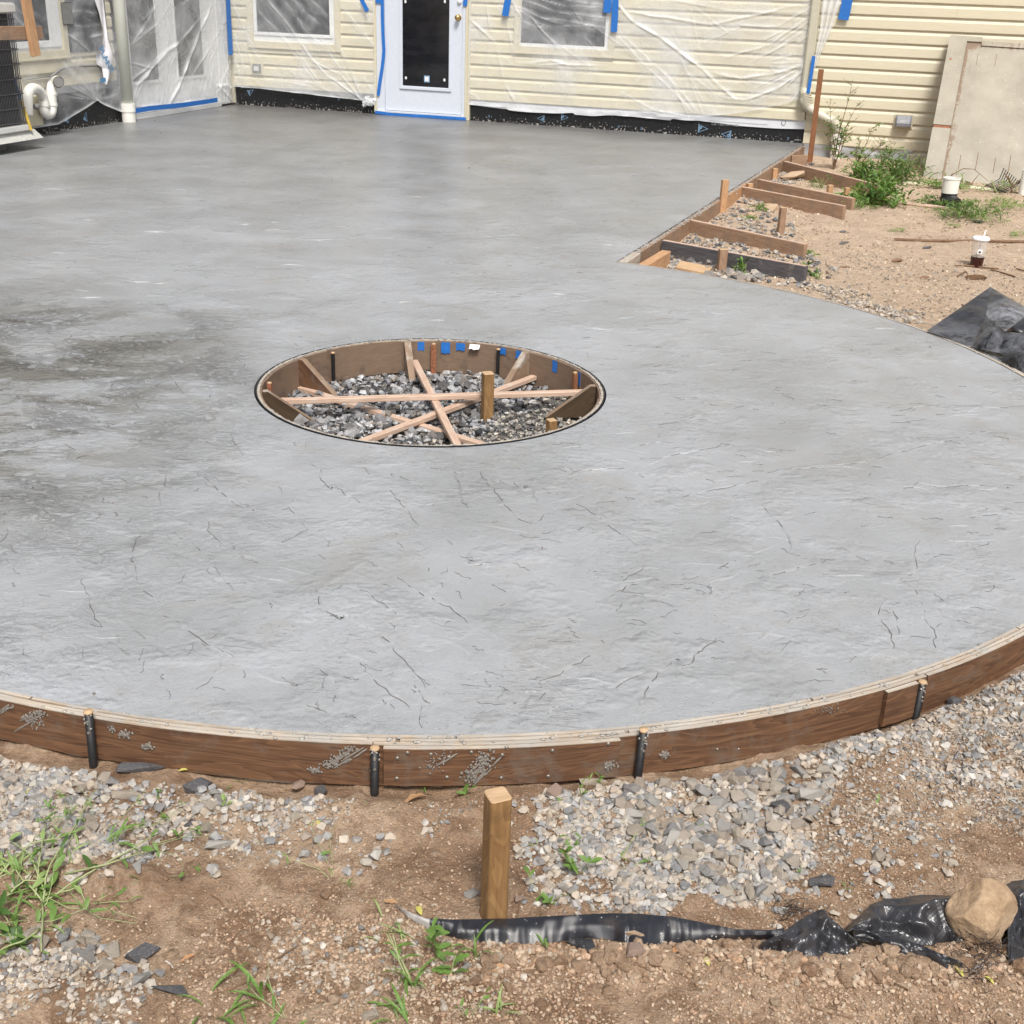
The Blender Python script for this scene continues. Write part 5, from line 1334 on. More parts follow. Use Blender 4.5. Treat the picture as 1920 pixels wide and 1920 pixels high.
FSl = mk(side, 0, 0, 4, [([(1550, 40), (1480, 220), (1400, 420), (1330, 600), (1230, 780)], .020, 1.0), ([(1150, 0), (1060, 170), (950, 330)], .008, .8), ([(1250, 0), (1160, 160), (1030, 260), (960, 330)], .008, .7), ([(1310, 330), (1220, 380), (1110, 500), (1000, 640)], .020, .9),
    ([(1480, 130), (1320, 310), (1200, 430)], .008, .6), ([(1680, 100), (1560, 330), (1420, 560)], .010, .5), ([(1640, 250), (1540, 470)], .008, .5), ([(1000, 640), (960, 800)], .012, .6), ([(1390, 0), (1330, 40)], .008, .8), ([(940, 470), (1180, 520)], .008, .4),
    ([(1600, 640), (1660, 700), (1740, 790)], .02, .8), ([(1600, 640), (1680, 640), (1720, 700)], .018, .8), ([(1580, 790), (1730, 790)], .02, .8), ([(1700, 420), (1600, 700)], .014, .4), ([(990, 800), (1200, 790), (1500, 760)], .02, .45), ([(960, 600), (1120, 460), (1180, 400)], .010, .6)])
FSl += rnd_lines(26, .2, 1.9, .1, 1.2, -1.0, .3, .5, .009, .4)
for q in range(10): FSl.append(((rg.uniform(.1, .35), .05), (rg.uniform(.1, .3), 1.3), .012, .4))
sh3 = sheet('plastic', 'clear plastic sheet hung over the French doors, one long bright crease', TS, 0.03, fd1+.06, lambda s: .045+.02*s/2, 2.3, FSl, 190, 200, off=.06)
tape(sh3, TS, [side(x, y, .09) for x, y in ((247, 211), (252, 208), (280, 203), (340, 197), (390, 190), (407, 187))], .05, off=.095, lab='blue tape along the bottom of the French doors')
tape(sh3, TS, [side(x, y, .09) for x, y in ((426, -5), (428, 40), (430, 75), (431, 103))], .10, off=.10, lab='blue tape down the inside corner of the house')
pc = (174, 187)
FW_ = mk(side, 0, 0, 4, [([(697, 752), (470, 640)], .010, .7), ([(697, 752), (540, 640)], .008, .6), ([(697, 752), (590, 640)], .007, .6), ([(697, 752), (640, 640)], .007, .6), ([(697, 752), (700, 640)], .007, .5), ([(697, 752), (770, 660)], .007, .5),
    ([(697, 752), (860, 700)], .007, .5), ([(697, 752), (430, 690)], .007, .6), ([(697, 752), (420, 730)], .007, .6), ([(697, 752), (560, 590), (330, 380), (210, 290)], .007, .6), ([(697, 752), (400, 450), (130, 60)], .006, .5),
    ([(470, 255), (560, 320), (640, 390)], .014, .6), ([(640, 275), (720, 255), (760, 240)], .010, .8), ([(490, 80), (600, 80), (700, 95)], .006, .5), ([(70, 100), (200, 260), (330, 400)], .010, .6), ([(80, 50), (240, 200)], .010, .5), ([(100, 0), (280, 150)], .008, .5), ([(500, 180), (600, 200), (740, 170)], .006, .5)])
FW_ += [(a, b, w_, s_*.9) for a, b, w_, s_ in rnd_lines(20, 2.2, 4.5, .4, 1.3, 2.4, .3, .6, .007, .35)]
pcx, pcz = side(174, 187)
def wing_b(s): return min(pcz, pcz-(pcz-.075)*min(1, abs(s-pcx)/(.65 if s > pcx else .5))**.8)
sh4 = sheet('plastic', 'wrinkled plastic sheet over the left wing window, pinched up to a point at the bottom', TS, 2.18, 6.5, wing_b, 2.3, FW_, 300, 190, off=.05, hem=.9)
# blue tape lines round the door
dt = empty('door_tape', 'blue masking tape run around the frame of the white door', 'tape', tuple(_C), TH)
tape(dt, TB, [wall(x, y, .045) for x, y in ((717, -5), (717, 25), (718, 60), (720, 95), (717, 125), (713, 150), (709, 179))], .038, off=.046)
tape(dt, TB, [wall(x, y, .045) for x, y in ((709, -5), (709, 6))], .07, off=.044)
tape(dt, TB, [wall(x, y, .045) for x, y in ((873, -5), (872, 11))], .05, off=.046)
tape(dt, TB, [wall(x, y, .058) for x, y in ((703, 210), (740, 215), (800, 218), (874, 223))], .032, off=.060)
for c_ in list(dt.children): pass
# white bag strip with blue print beside the wing downspout
V = []; Fc = []; fo = []
Lp = [(176, -5), (184, 25), (189, 50), (193, 75), (188, 92), (180, 105), (184, 120), (194, 127), (196, 145), (197, 158)]
Rp = [(196, -5), (198, 25), (199, 50), (200, 75), (205, 92), (209, 105), (210, 120), (208, 130), (207, 145), (199, 160)]
n = len(Lp); mm_ = 8
Lq = [side(x, y, .085) for x, y in Lp]; Rq = [side(x, y, .085) for x, y in Rp]; tt = np.linspace(0, n-1, 50)
for t in tt:
    L = [np.interp(t, range(n), [p[c] for p in Lq]) for c in (0, 1)]; Rr = [np.interp(t, range(n), [p[c] for p in Rq]) for c in (0, 1)]
    for j in range(mm_+1):
        f = j/mm_; V.append(TS(L[0]+(Rr[0]-L[0])*f, .085+.018*math.sin(f*5+t*.7), L[1]+(Rr[1]-L[1])*f))
for i in range(49):
    for j in range(mm_): a = i*(mm_+1)+j; Fc.append((a, a+1, a+mm_+2, a+mm_+1))
bag = empty('plastic_bag', 'twisted white plastic bag with blue lettering hanging beside the left downspout', 'bag', tuple(_C), TH)
mobj('bag', V, Fc, M['bag'], bag, smooth=True)
x, z = side(186, 92, .11); text('PLANT', .098, M['bag_blue'], onS(x, z, .108, -1.0), parent=bag, bold=True)
x, z = side(194, 150, .11); part('print_band', M['bag_blue'], TS, [(x-.045, x+.05, .106, .107, z-.02, z+.02)], bag)

# ------------------------------------------------------------------ leaning painted board
lb0 = at(1730, 337, -.12); lt = wall(1781, 70, .06); T0 = Vector(hw(lt[0], -.06, lt[1])); B0 = Vector(lb0)
upv = (T0-B0); Lh = upv.length; upv.normalize(); xr_ = Vector(HU); xr_ = (xr_-upv*xr_.dot(upv)).normalized(); nr = xr_.cross(upv)
Mb = Matrix((xr_, upv, nr)).transposed().to_4x4(); Mb.translation = B0
lb = empty('leaning_board', 'old grey painted panel leaning against the siding, paint peeling at its edges', 'board', tuple(B0)); lb.matrix_world = Mb
def bgrid(name, x0, x1, y0, y1, z0, z1, mat, wear, n=(16, 24), lab=None):
    V = []; Fc = []; wr = []; a, b = n
    for i in range(a+1):
        for j in range(b+1):
            x = x0+(x1-x0)*i/a; y = y0+(y1-y0)*j/b; V.append((x, y, z1)); wr.append(wear((x, y)))
    k = len(V)
    for i in range(a):
        for j in range(b): q = i*(b+1)+j; Fc.append((q, q+b+1, q+b+2, q+1))
    V += [(x0, y0, z0), (x1, y0, z0), (x1, y1, z0), (x0, y1, z0)]; wr += [1]*4
    c = [0, a*(b+1), a*(b+1)+b, b]
    for i in range(4): j = (i+1) % 4; Fc.append((k+i, k+j, c[j], c[i]))
    Fc.append((k+3, k+2, k+1, k))
    o = mobj(name, V, Fc, mat, lb, attr={'wear': np.array(wr)})
    if lab: o['label'] = lab
    return o
SW = 0.165
ysp = Lh*(1-(1030-290)/(1420-290))
bgrid('stile', 0, SW, ysp+.035, Lh, .01, .034, M['board'], lambda p: -.3, lab='pale grey edge plank, upper length')
bgrid('stile', 0, SW, 0, ysp, .01, .034, M['board'], lambda p: -.3, lab='pale grey edge plank, lower length')
bgrid('rotten_joint', .01, SW-.005, ysp-.002, ysp+.037, .005, .026, M['rust_wood'], lambda p: 0)
bgrid('top_rail', SW+.001, SW+.14, Lh-.06, Lh, .01, .033, M['board'], lambda p: -.3)
we = lambda p: 0.9*math.exp(-(p[0]-SW)/.05)+.7*math.exp(-(Lh-.09-p[1])/.04)+.12*math.exp(-((p[1]-Lh*.75)/.2)**2-((p[0]-.28)/.1)**2)-.04
bgrid('panel', SW+.002, 1.25, 0.01, Lh-.06, -.012, .016, M['board'], we, (40, 40), 'peeling painted panel')
bgrid('top_rail', SW+.142, 1.25, Lh-.10, Lh-.045, .017, .03, M['board'], lambda p: .4, lab='worn brown top rail')
m = MB()
for px in (0.03+.42, .03+.58, .74, .90, .30, 1.05):
    m.box(px-.003, px+.003, .13+rng.uniform(0, .03), .33+rng.uniform(-.03, .03), .0162, .0172)
for px in (.29, .46): m.box(px-.002, px+.002, Lh-.33, Lh-.18, .0162, .0172)
m.build('board_groove', M['twig'], lb)
m = MB(); m.lathe([(0, .001), (.012, .0), (.012, -.01)], 10, Matrix.Translation((.045, Lh-.29, .0345))); m.build('knot_hole', M['rust_wood'], lb)

# ------------------------------------------------------------------ air conditioner and its props, left edge
pl = hl(at(82, 258, 0.09)); PX, PY = pl[0], pl[1]           # far corner of the pad foot, towards the patio
W_, D_, HT = .66, .78, .92; z0 = .185; qc = hl(at(51, 240, z0)); acx1, acy1 = qc[0], qc[1]
TA = lambda x, y, z: (x, y, z)
pad = empty('condenser_pad', 'pale grey moulded pad under the air conditioner, hollow on top', 'pad', tuple(hw(PX, PY, 0)), TH)
def pad_bar(x0, x1, y0, y1, sx0=0, sx1=0, sy0=0, sy1=0):
    m = MB(); V = [(x0, y0, .09), (x1, y0, .09), (x1, y1, .09), (x0, y1, .09), (x0+sx0, y0+sy0, .165), (x1-sx1, y0+sy0, .165), (x1-sx1, y1-sy1, .165), (x0+sx0, y1-sy1, .165)]
    m.add(V, [(3, 2, 1, 0), (4, 5, 6, 7), (0, 1, 5, 4), (1, 2, 6, 5), (2, 3, 7, 6), (3, 0, 4, 7)]); m.build('rim', M['ac_pad'], pad)
pad_bar(-.14, 0, -1.15, 0, 0, .05, 0, .05); pad_bar(-.95, -.81, -1.15, 0, .05, 0, 0, .05); pad_bar(-.8095, -.1405, -.13, 0, 0, 0, 0, .05); pad_bar(-.8095, -.1405, -1.15, -1.02, 0, 0, .05, 0)
part('tray', M['black'], TA, [(-.8095, -.1405, -1.0195, -.1305, .085, .11)], pad)
part('foot', M['grey'], TA, [(-.80, -.2, -.95, -.25, 0.0, .084)], pad)
ac = empty('air_conditioner', 'black caged air conditioner condenser at the left edge, white base rail', 'air conditioner', tuple(hw(acx1, acy1, z0)), TH)
part('base_rail', M['ac_white'], TA, [(-W_, .012, -D_, .012, -.02, .03)], ac, b=.006)
part('coil', M['coil'], TA, [(-W_+.03, -.035, -D_+.03, -.035, .031, HT)], ac)
part('top_cover', M['ac_white'], TA, [(-W_-.01, .02, -D_-.02, .02, HT+.001, HT+.08)], ac, b=.012)
m = MB()
for i in range(40):
    y = -D_+.01+(D_-.02)*i/39; m.tube([(.0, y, .032), (.0, y, HT)], .003, 5, cap=False)
for i in range(34):
    x = -W_+.01+(W_-.02)*i/33; m.tube([(x, .0, .032), (x, .0, HT)], .003, 5, cap=False); m.tube([(x, -D_, .032), (x, -D_, HT)], .003, 5, cap=False)
for k in range(8):
    z = .05+.118*k; m.tube([(-W_, .004, z), (.004, .004, z), (.004, -D_, z), (-W_, -D_, z)], .0045, 5, cap=False)
m.build('wire_guard', M['cage'], ac)
# yellow and blue pole leaning behind
a = at(58, 244, .165); q = hl(a); b_ = Vector(hw(q[0]-.10, q[1]-.02, zat(148, *hw(q[0]-.10, q[1]-.02, 0)[:2])))
root = empty('painted_pole', 'thin pole with a yellow lower half and blue upper half beside the air conditioner', 'pole', tuple(a)); d = b_-Vector(a)
for nm, f0, f1, mt in (('lower_half', 0, .6, 'yellow'), ('upper_half', .6, 1.0, 'blue')):
    m = MB(); m.tube([d*f0, d*f1], .016, 8); m.build(nm, M[mt], root)
# lumber crossing in front of the unit, on the patio side
qx = acx1+.12
def onplane(px, py, x):
    d = ray(px, py); o_ = np.array([0, 0, H]); P0 = _C+HU*x; t = ((P0-o_)@HU)/(d@HU); return Vector(o_+d*t)
def beam(name, A_, B_, w_, h_, mat, lab, cat, roll=(0, 0, 1), grp=None):
    Mx, L = beam_matrix(A_, B_, roll); m = MB(); m.box(0, L, -w_/2, w_/2, -h_/2, h_/2, b=.003); o = m.build(name, mat); o.matrix_world = Mx; return tag(o, lab, cat, grp)
beam('brace_lumber', onplane(-90, 64, qx), onplane(77, 61, qx), .038, .105, M['pine_pink'], 'level two by four crossing in front of the air conditioner', 'lumber')
beam('brace_lumber', onplane(38, -60, qx+.045), onplane(67, 105, qx+.045), .038, .095, M['pine'], 'orange slanting two by four with its cut end above the drain trap', 'lumber')

# ------------------------------------------------------------------ small things on the right
# cup
cb = ag(1830, 499); S_ = (float(np.linalg.norm(cb-np.array([0, 0, H])))/F_PX)
cupr = 11*S_; ch = 46*S_/math.cos(.2)
cup = empty('takeaway_cup', 'clear takeaway cup of dark iced drink with white lid and straw on the soil', 'cup', tuple(cb), 0)
m = MB(); m.lathe([(cupr*1.04, ch*.36), (cupr*1.28, ch)], 24); m.build('cup_wall', M['cup'], cup, smooth=True)
m = MB(); m.lathe([(0, .002), (cupr*.92, .002), (cupr*1.035, ch*.36), (0, ch*.355)], 24); m.build('drink', M['coffee'], cup, smooth=False)
m = MB(); m.lathe([(cupr*1.3, ch-.008), (cupr*1.38, ch-.004), (cupr*1.36, ch+.006), (cupr*1.1, ch+.014), (0, ch+.012)], 24); m.build('lid', M['lid'], cup, smooth=True)
m = MB(); m.tube([(-.012, -.005, ch*.35), (.022, 0, ch*1.32)], .004, 8); m.build('straw', M['lid'], cup, smooth=True)
lx = -cupr*.25; ly = -cupr*1.12; m = MB(); m.box(lx-.016, lx+.016, ly-.004, ly-.002, ch*.50, ch*.66); m.build('sticker', M['lid'], cup)
m = MB(); m.box(lx-.008, lx+.007, ly-.0062, ly-.0045, ch*.54, ch*.60); m.build('sticker_print', M['print'], cup)
# drain stub: white pipe cap on a black corrugated elbow
sb = ag(1776, 386); s2 = float(np.linalg.norm(sb-np.array([0, 0, H])))/F_PX
stb = empty('drain_stub', 'white mud splashed pipe end standing on a black corrugated drain elbow', 'drain pipe', tuple(sb), 0)
rr = 13.5*s2; hb = 21*s2/math.cos(.15); hc = 26*s2
m = MB(); m.lathe([(rr*.96, hb), (rr*1.02, hb+.004), (rr*1.04, hb+hc*.9), (rr*1.1, hb+hc*.92), (rr*1.1, hb+hc), (rr*.92, hb+hc), (rr*.92, hb+hc*.6), (0, hb+hc*.55)], 28); m.build('pipe_cap', M['pvc'], stb)
m = MB()
prof = []
for k in range(16): prof.append((rr*(1.04 if k % 2 else .92), hb*k/15*1.0))
m.lathe(prof[::1], 26); m.build('corrugated_pipe', M['black'], stb)
m = MB(); m.tube([(-.02, -.01, hb*.35), (.01, -rr*1.0, hb*.34), (.03, -rr*1.7, hb*.22)], [rr*.9, rr*1.0, rr*.95], 18); m.build('elbow_mouth', M['black'], stb)
# white pipe at the right edge
wb = ag(1919, 364); rt = empty('white_pipe', 'white plastic pipe end standing at the right edge in front of the painted panel', 'pipe', tuple(wb)); m = MB(); s3 = float(np.linalg.norm(wb))/F_PX
m.lathe([(9*s3, -.1), (9*s3, 40*s3), (7.6*s3, 40*s3), (7.6*s3, 30*s3)], 22); m.build('pipe_wall', M['pvc'], rt, smooth=False); m = MB(); m.lathe([(0, 38*s3), (7.4*s3, 38*s3)], 16); m.build('bore', M['black'], rt)
# strips and sticks lying about
def lying(name, pts, r, mat, lab, cat, dz=.008, flat=1, grp=None):
    P = [ag(*p)+np.array([0, 0, dz]) for p in pts]; m = MB(); m.tube(P, r, 8, flat=flat); o = m.build(name, mat, smooth=False); return tag(o, lab, cat, grp)
lying('plastic_trim', [(1693, 345), (1716, 347), (1745, 348)], .018, M['vinyl_cream'], 'cream trim strip on the ground left of the drain stub', 'trim')
lying('plastic_trim', [(1818, 354), (1845, 357), (1868, 360)], .018, M['vinyl_cream'], 'cream trim strip on the ground right of the drain stub', 'trim')
lying('thin_batten', [(1640, 377), (1700, 384), (1760, 391), (1790, 396)], .016, M['lath'], 'thin pale batten lying from the weeds to the drain stub', 'batten')
lying('brown_rod', [(1676, 451), (1740, 454), (1850, 454), (1985, 457)], .011, M['twig'], 'long brown rod lying on the soil behind the cup', 'rod')
for pts, lab in [([(1790, 500), (1822, 501), (1845, 504), (1872, 506)], 'dark twig lying at the foot of the cup'), ([(1858, 508), (1880, 514), (1903, 521)], 'pale bent twig right of the cup'),
                 ([(1795, 520), (1810, 511)], 'short pale twig left of the brown stone'), ([(1905, 506), (1930, 512)], 'twig cut off by the right edge below the brown rod')]:
    lying('twig', pts, .005, M['twig'], lab, 'twig', grp='twigs on the soil')
# spring rake head and dead twigs before the panel
rk = empty('leaf_rake', 'black spring rake head lying in the weeds before the painted panel', 'rake', tuple(ag(1865, 352)))
for k in range(9):
    a = ag(1848+k*4.0, 351+k*1.6)-np.array(rk.location); m = MB()
    m.tube([a+np.array([0, 0, .02]), a+np.array([.06, .04, .03]), a+np.array([.13, .05, .07]), a+np.array([.15, .04, .17-.008*k])], .0045, 5); m.build('tine', M['black'], rk)
m = MB(); a = ag(1848, 351)-np.array(rk.location); b = ag(1884, 365)-np.array(rk.location); m.tube([a+np.array([0, 0, .02]), b+np.array([0, 0, .02])], .008, 6); m.build('rake_bar', M['black'], rk)
def branch(pts3, r, lab, name='dead_branch'):
    m = MB(); 
    for P in pts3: m.tube(P, [r*(1-.6*i/(len(P)-1)) for i in range(len(P))], 6)
    return tag(m.build(name, M['twig']), lab, 'branch')
def up(px, py, h): p = ag(px, py); return p+np.array([0, 0, h])
branch([[up(1820, 352, .0), up(1823, 352, .06), up(1831, 352, .12)], [up(1779, 350, .10), up(1800, 350, .16), up(1820, 352, .165), up(1850, 354, .07)]], .005, 'thin arching dead branch behind the drain stub')
branch([[up(1897, 362, .0), up(1893, 362, .08), up(1885, 362, .14)], [up(1896, 362, .06), up(1905, 362, .09), up(1913, 362, .15)], [up(1893, 362, .08), up(1876, 360, .17)]], .009, 'forked dead branch at the right edge beside the white pipe')

# ================================================================== STONES
def rock_proto(seed, npts=13, flat=.62, sub=0):
    r = random.Random(seed); bm = bmesh.new()
    for i in range(npts):
        v = Vector((r.gauss(0, 1), r.gauss(0, 1), r.gauss(0, 1))).normalized()
        bm.verts.new((v.x*r.uniform(.75, 1.05), v.y*r.uniform(.55, .9), v.z*flat*r.uniform(.8, 1.05)))
    res = bmesh.ops.convex_hull(bm, input=list(bm.verts)); 
    for v in [v for v in bm.verts if not v.link_faces]: bm.verts.remove(v)
    bm.verts.index_update(); V = np.array([v.co[:] for v in bm.verts]); F = np.array([[v.index for v in f.verts] for f in bm.faces if len(f.verts) == 3]); bm.free()
    return V, F
PROT = [rock_proto(100+i) for i in range(14)]
PEB = [rock_proto(200+i, 7, .7) for i in range(8)]
def clod_proto(seed):
    bm = bmesh.new(); bmesh.ops.create_icosphere(bm, subdivisions=2, radius=1)
    V = np.array([v.co[:] for v in bm.verts]); F = np.array([[v.index for v in f.verts] for f in bm.faces]); bm.free()
    k = 1+0.55*fbm(V[:, 0]+V[:, 2]*.7, V[:, 1]-V[:, 2]*.6, 1.4, 3, seed)
    return V*k[:, None]*np.array([1, .85, .7]), F
CLOD = [clod_proto(300+i) for i in range(6)]
CRUMB = []
for _i in range(6):
    bm = bmesh.new(); bmesh.ops.create_icosphere(bm, subdivisions=1, radius=1)
    _V = np.array([v.co[:] for v in bm.verts]); _F = np.array([[v.index for v in f.verts] for f in bm.faces]); bm.free()
    CRUMB.append((_V*rng.uniform(.55, 1.15, (len(_V), 1))*np.array([1, .8, .7]), _F))
PAL = {'clod': [(.4, .3, .2)], 'heap': [(.46, .40, .335), (.40, .345, .285), (.42, .395, .355), (.36, .35, .335), (.47, .42, .355), (.27, .272, .275), (.38, .315, .26), (.23, .23, .235), (.50, .475, .44), (.30, .285, .27), (.44, .38, .31), (.33, .325, .325)],
       'fine': [(.42, .37, .31), (.36, .32, .28), (.46, .38, .29), (.28, .22, .165), (.52, .47, .41), (.22, .21, .20)],
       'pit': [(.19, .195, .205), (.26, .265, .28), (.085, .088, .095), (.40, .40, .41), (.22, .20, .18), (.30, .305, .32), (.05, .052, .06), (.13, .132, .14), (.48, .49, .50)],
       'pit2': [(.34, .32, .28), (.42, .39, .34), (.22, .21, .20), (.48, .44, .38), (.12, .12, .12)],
       'soil': [(.46, .32, .22), (.38, .245, .155), (.52, .40, .29), (.25, .16, .10), (.46, .37, .28), (.42, .30, .21), (.32, .21, .14), (.36, .25, .17)],
       'yard': [(.58, .46, .34), (.46, .35, .25), (.66, .55, .43), (.34, .25, .18), (.52, .40, .28)],
       'bay': [(.28, .27, .26), (.38, .35, .32), (.17, .175, .18), (.47, .43, .37), (.34, .26, .19), (.11, .11, .12)]}
class Stones:
    def __init__(s): s.V = []; s.F = []; s.C = []; s.n = 0; s.items = []
    def put(s, p, size, pal, proto=None, sink=.25, tint=None):
        s.items.append((p, size, pal, sink, tint))
    def flush(s, name, mat, label=None, parent=None, protos=None):
        protos = protos or PEB; 
        for p, size, pal, sink, tint in s.items:
            V, F = protos[rng.integers(len(protos))]
            a = rng.uniform(0, 6.283); c, sn = math.cos(a), math.sin(a); tx = rng.normal(0, .35); ty = rng.normal(0, .35)
            Rz = np.array([[c, -sn, 0], [sn, c, 0], [0, 0, 1]]); Rx = np.array([[1, 0, 0], [0, math.cos(tx), -math.sin(tx)], [0, math.sin(tx), math.cos(tx)]])
            W = (V*size)@Rx.T@Rz.T+np.array(p)+np.array([0, 0, size*.6*(1-2*sink)])
            s.V.append(W); s.F.append(F+s.n); s.n += len(V)
            col = np.array(tint if tint is not None else PAL[pal][rng.integers(len(PAL[pal]))])*rng.uniform(.8, 1.18); s.C.append(np.repeat(col[None], len(V), 0))
        if not s.V: return
        o = mobj(name, np.concatenate(s.V), np.concatenate(s.F), mat, parent, attr={'tint': np.concatenate(s.C)})
        tag(o, label, kind='stuff'); return o
def wpoly(P, z=G0): return [tuple(at(x, y, z)[:2]) for x, y in P]
def outside_form(x, y, m=0.05):
    return np.hypot(x-CP[0], y-CP[1]) > 2.545+m
def scatter(poly_px, n, s0, s1, pal, st, z=G0, edge=0.03, sink=(.1, .4), pw=2.0, big=None, zf=None, cond=None, clump=.45):
    P = wpoly(poly_px, z); xs = [p[0] for p in P]; ys = [p[1] for p in P]; k = 0
    x = rng.uniform(min(xs), max(xs), n*6); y = rng.uniform(min(ys), max(ys), n*6)
    xx = x+edge*2*fbm(x, y, 6, 3, 50); yy = y+edge*2*fbm(x, y, 6, 3, 60)
    ok = inpoly(xx, yy, P)
    if clump: ok &= (fbm(x, y, 7, 3, 91)+fbm(x, y, 2.5, 2, 95)*.8 > clump*(rng.random(len(x))*2.4-1.7))
    if cond is not None: ok &= cond(x, y)
    x = x[ok][:n]; y = y[ok][:n]; zz = (zf or gh)(x, y)
    f = rng.random(len(x))**pw; s = s0+(s1-s0)*f
    for i in range(len(x)):
        it = ((x[i], y[i], float(zz[i])), float(s[i]), pal, float(rng.uniform(*sink)), None)
        if big is not None and s[i] > big[0]: big[1].append(it)
        else: st.items.append(it)
    return len(x)
of = lambda x, y: outside_form(x, y, .03)
BIG = {'heap': [], 'left': [], 'pit': [], 'bay': []}
st = Stones()
heap = [(1000, 1490), (1120, 1440), (1300, 1410), (1560, 1330), (1720, 1290), (1760, 1340), (1660, 1410), (1620, 1480), (1590, 1600), (1450, 1715), (1270, 1735), (1150, 1660), (1050, 1560)]
scatter(heap, 3800, .004, .017, 'heap', st, edge=.07, pw=2.2, big=(.0150, BIG['heap']), cond=of)
scatter([(1130, 1470), (1540, 1380), (1620, 1560), (1430, 1710), (1230, 1660)], 460, .011, .025, 'heap', st, edge=.06, pw=1.6, big=(.0150, BIG['heap']), cond=of, sink=(.0, .3))
scatter([(940, 1480), (1120, 1430), (1400, 1380), (1700, 1270), (1980, 1200), (1980, 1560), (1740, 1640), (1640, 1740), (1250, 1760), (1000, 1720)], 1500, .003, .019, 'heap', st, edge=.16, pw=2.6, big=(.0150, BIG['heap']), cond=of, clump=.9)
scatter([(1000, 1560), (1160, 1600), (1300, 1720), (1160, 1715), (1040, 1700), (960, 1600)], 420, .005, .016, 'heap', st, edge=.06, pw=2.4, cond=of)
scatter([(-60, 1385), (180, 1425), (480, 1462), (680, 1475), (600, 1530), (420, 1560), (240, 1640), (60, 1620), (-80, 1600)], 3000, .004, .021, 'heap', st, edge=.07, pw=2.6, big=(.0150, BIG['left']), cond=of)
scatter([(-60, 1390), (700, 1465), (860, 1500), (640, 1600), (300, 1680), (-60, 1660)], 700, .003, .018, 'heap', st, edge=.15, pw=2.8, cond=of, clump=.9)
scatter([(-60, 1780), (120, 1790), (290, 1840), (270, 1925), (-80, 1940)], 1500, .003, .010, 'fine', st, edge=.03, cond=of)
scatter([(-40, 1745), (160, 1750), (330, 1790), (300, 1860), (120, 1830), (-40, 1810)], 160, .010, .022, 'heap', st, edge=.03, pw=1.5, big=(.015, BIG['left']), cond=of)
st.flush('gravel', M['stone'], 'loose crushed grey and tan stone along the curved form', protos=PROT[:7])
# fines
st = Stones()
scatter([(1480, 1500), (1700, 1310), (1960, 1220), (1980, 1600), (1760, 1560), (1560, 1640)], 7500, .0022, .0075, 'fine', st, edge=.05, pw=2.2, cond=of)
scatter([(1600, 1330), (1960, 1220), (1980, 1480), (1720, 1500)], 1700, .004, .015, 'heap', st, edge=.05, pw=2.2, cond=of)
scatter(heap, 3000, .0025, .007, 'fine', st, edge=.07, cond=of)
scatter([(-60, 1395), (640, 1480), (900, 1490), (760, 1530), (420, 1620), (-80, 1640)], 3600, .002, .007, 'fine', st, edge=.06, cond=of)
st.flush('fine_gravel', M['stone'], 'fine grit and small chips over the soil')
# soil crumbs over the whole foreground
st = Stones()
scatter([(-80, 1380), (980, 1470), (1960, 1220), (2000, 1960), (-100, 1960)], 30000, .0011, .0040, 'soil', st, edge=.02, pw=2.6, cond=lambda x, y: of(x, y) & (bump(x, y, _h1[0], _h1[1], .13, .05, -.15) < .45), sink=(.1, .5))
scatter([(380, 1700), (760, 1690), (1300, 1780), (2000, 1800), (2000, 1960), (300, 1960)], 12000, .0016, .0060, 'soil', st, edge=.05, pw=2.8, cond=of, sink=(.0, .5))
scatter([(900, 1770), (1500, 1785), (2000, 1770), (2000, 1850), (1500, 1860), (900, 1840)], 3200, .0025, .010, 'soil', st, edge=.04, pw=2.2, cond=of, sink=(.0, .4))
scatter([(480, 1740), (860, 1730), (1100, 1800), (900, 1900), (500, 1900)], 500, .003, .010, 'fine', st, edge=.05, pw=2.2, cond=of)
st.flush('soil_crumbs', M['stone'], 'crumbs of brown soil and grit over the foreground', protos=CRUMB)
st = Stones()
scatter([(-80, 1640), (500, 1560), (800, 1600), (1300, 1780), (2000, 1790), (2000, 1960), (300, 1960), (-80, 1800)], 200, .006, .016, 'clod', st, edge=.06, pw=2.5, cond=of, sink=(.25, .6), clump=1.2)
scatter([(900, 1775), (1500, 1785), (2000, 1775), (2000, 1840), (1500, 1850), (900, 1830)], 260, .006, .018, 'clod', st, edge=.03, pw=1.9, cond=of, sink=(.1, .5))
st.flush('soil_clods', M['dirt'], 'rounded clods of damp soil turned up along the fabric', protos=CLOD)
# right side
st = Stones()
cr = lambda x, y: outside_form(x, y, .0) & ~((-(x-FA[0])*dF[1]+(y-FA[1])*dF[0]) > -0.06)
bay = [(1190, 500), (1240, 470), (1350, 400), (1480, 295), (1520, 300), (1450, 380), (1500, 470), (1560, 500), (1540, 560), (1380, 530)]
scatter(bay, 2200, .012, .036, 'bay', st, edge=.10, pw=1.8, big=(.029, BIG['bay']), cond=cr)
scatter([(1200, 500), (1250, 480), (1420, 500), (1420, 535), (1300, 520)], 260, .022, .048, 'bay', st, edge=.05, pw=1.3, big=(.032, BIG['bay']), cond=cr)
scatter([(1480, 545), (1540, 520), (1640, 560), (1780, 600), (1740, 640), (1600, 590)], 1300, .006, .020, 'fine', st, edge=.15, pw=2.2, cond=cr, z=-.08)
st.flush('gravel', M['stone'], 'crushed stone in the bays between the brace boards', protos=PROT[:6])
st = Stones()
scatter([(1200, 500), (1480, 300), (1920, 300), (2050, 340), (2050, 760), (1700, 640), (1450, 545)], 16000, .004, .016, 'yard', st, edge=.1, pw=3.2, cond=cr, sink=(.2, .5))
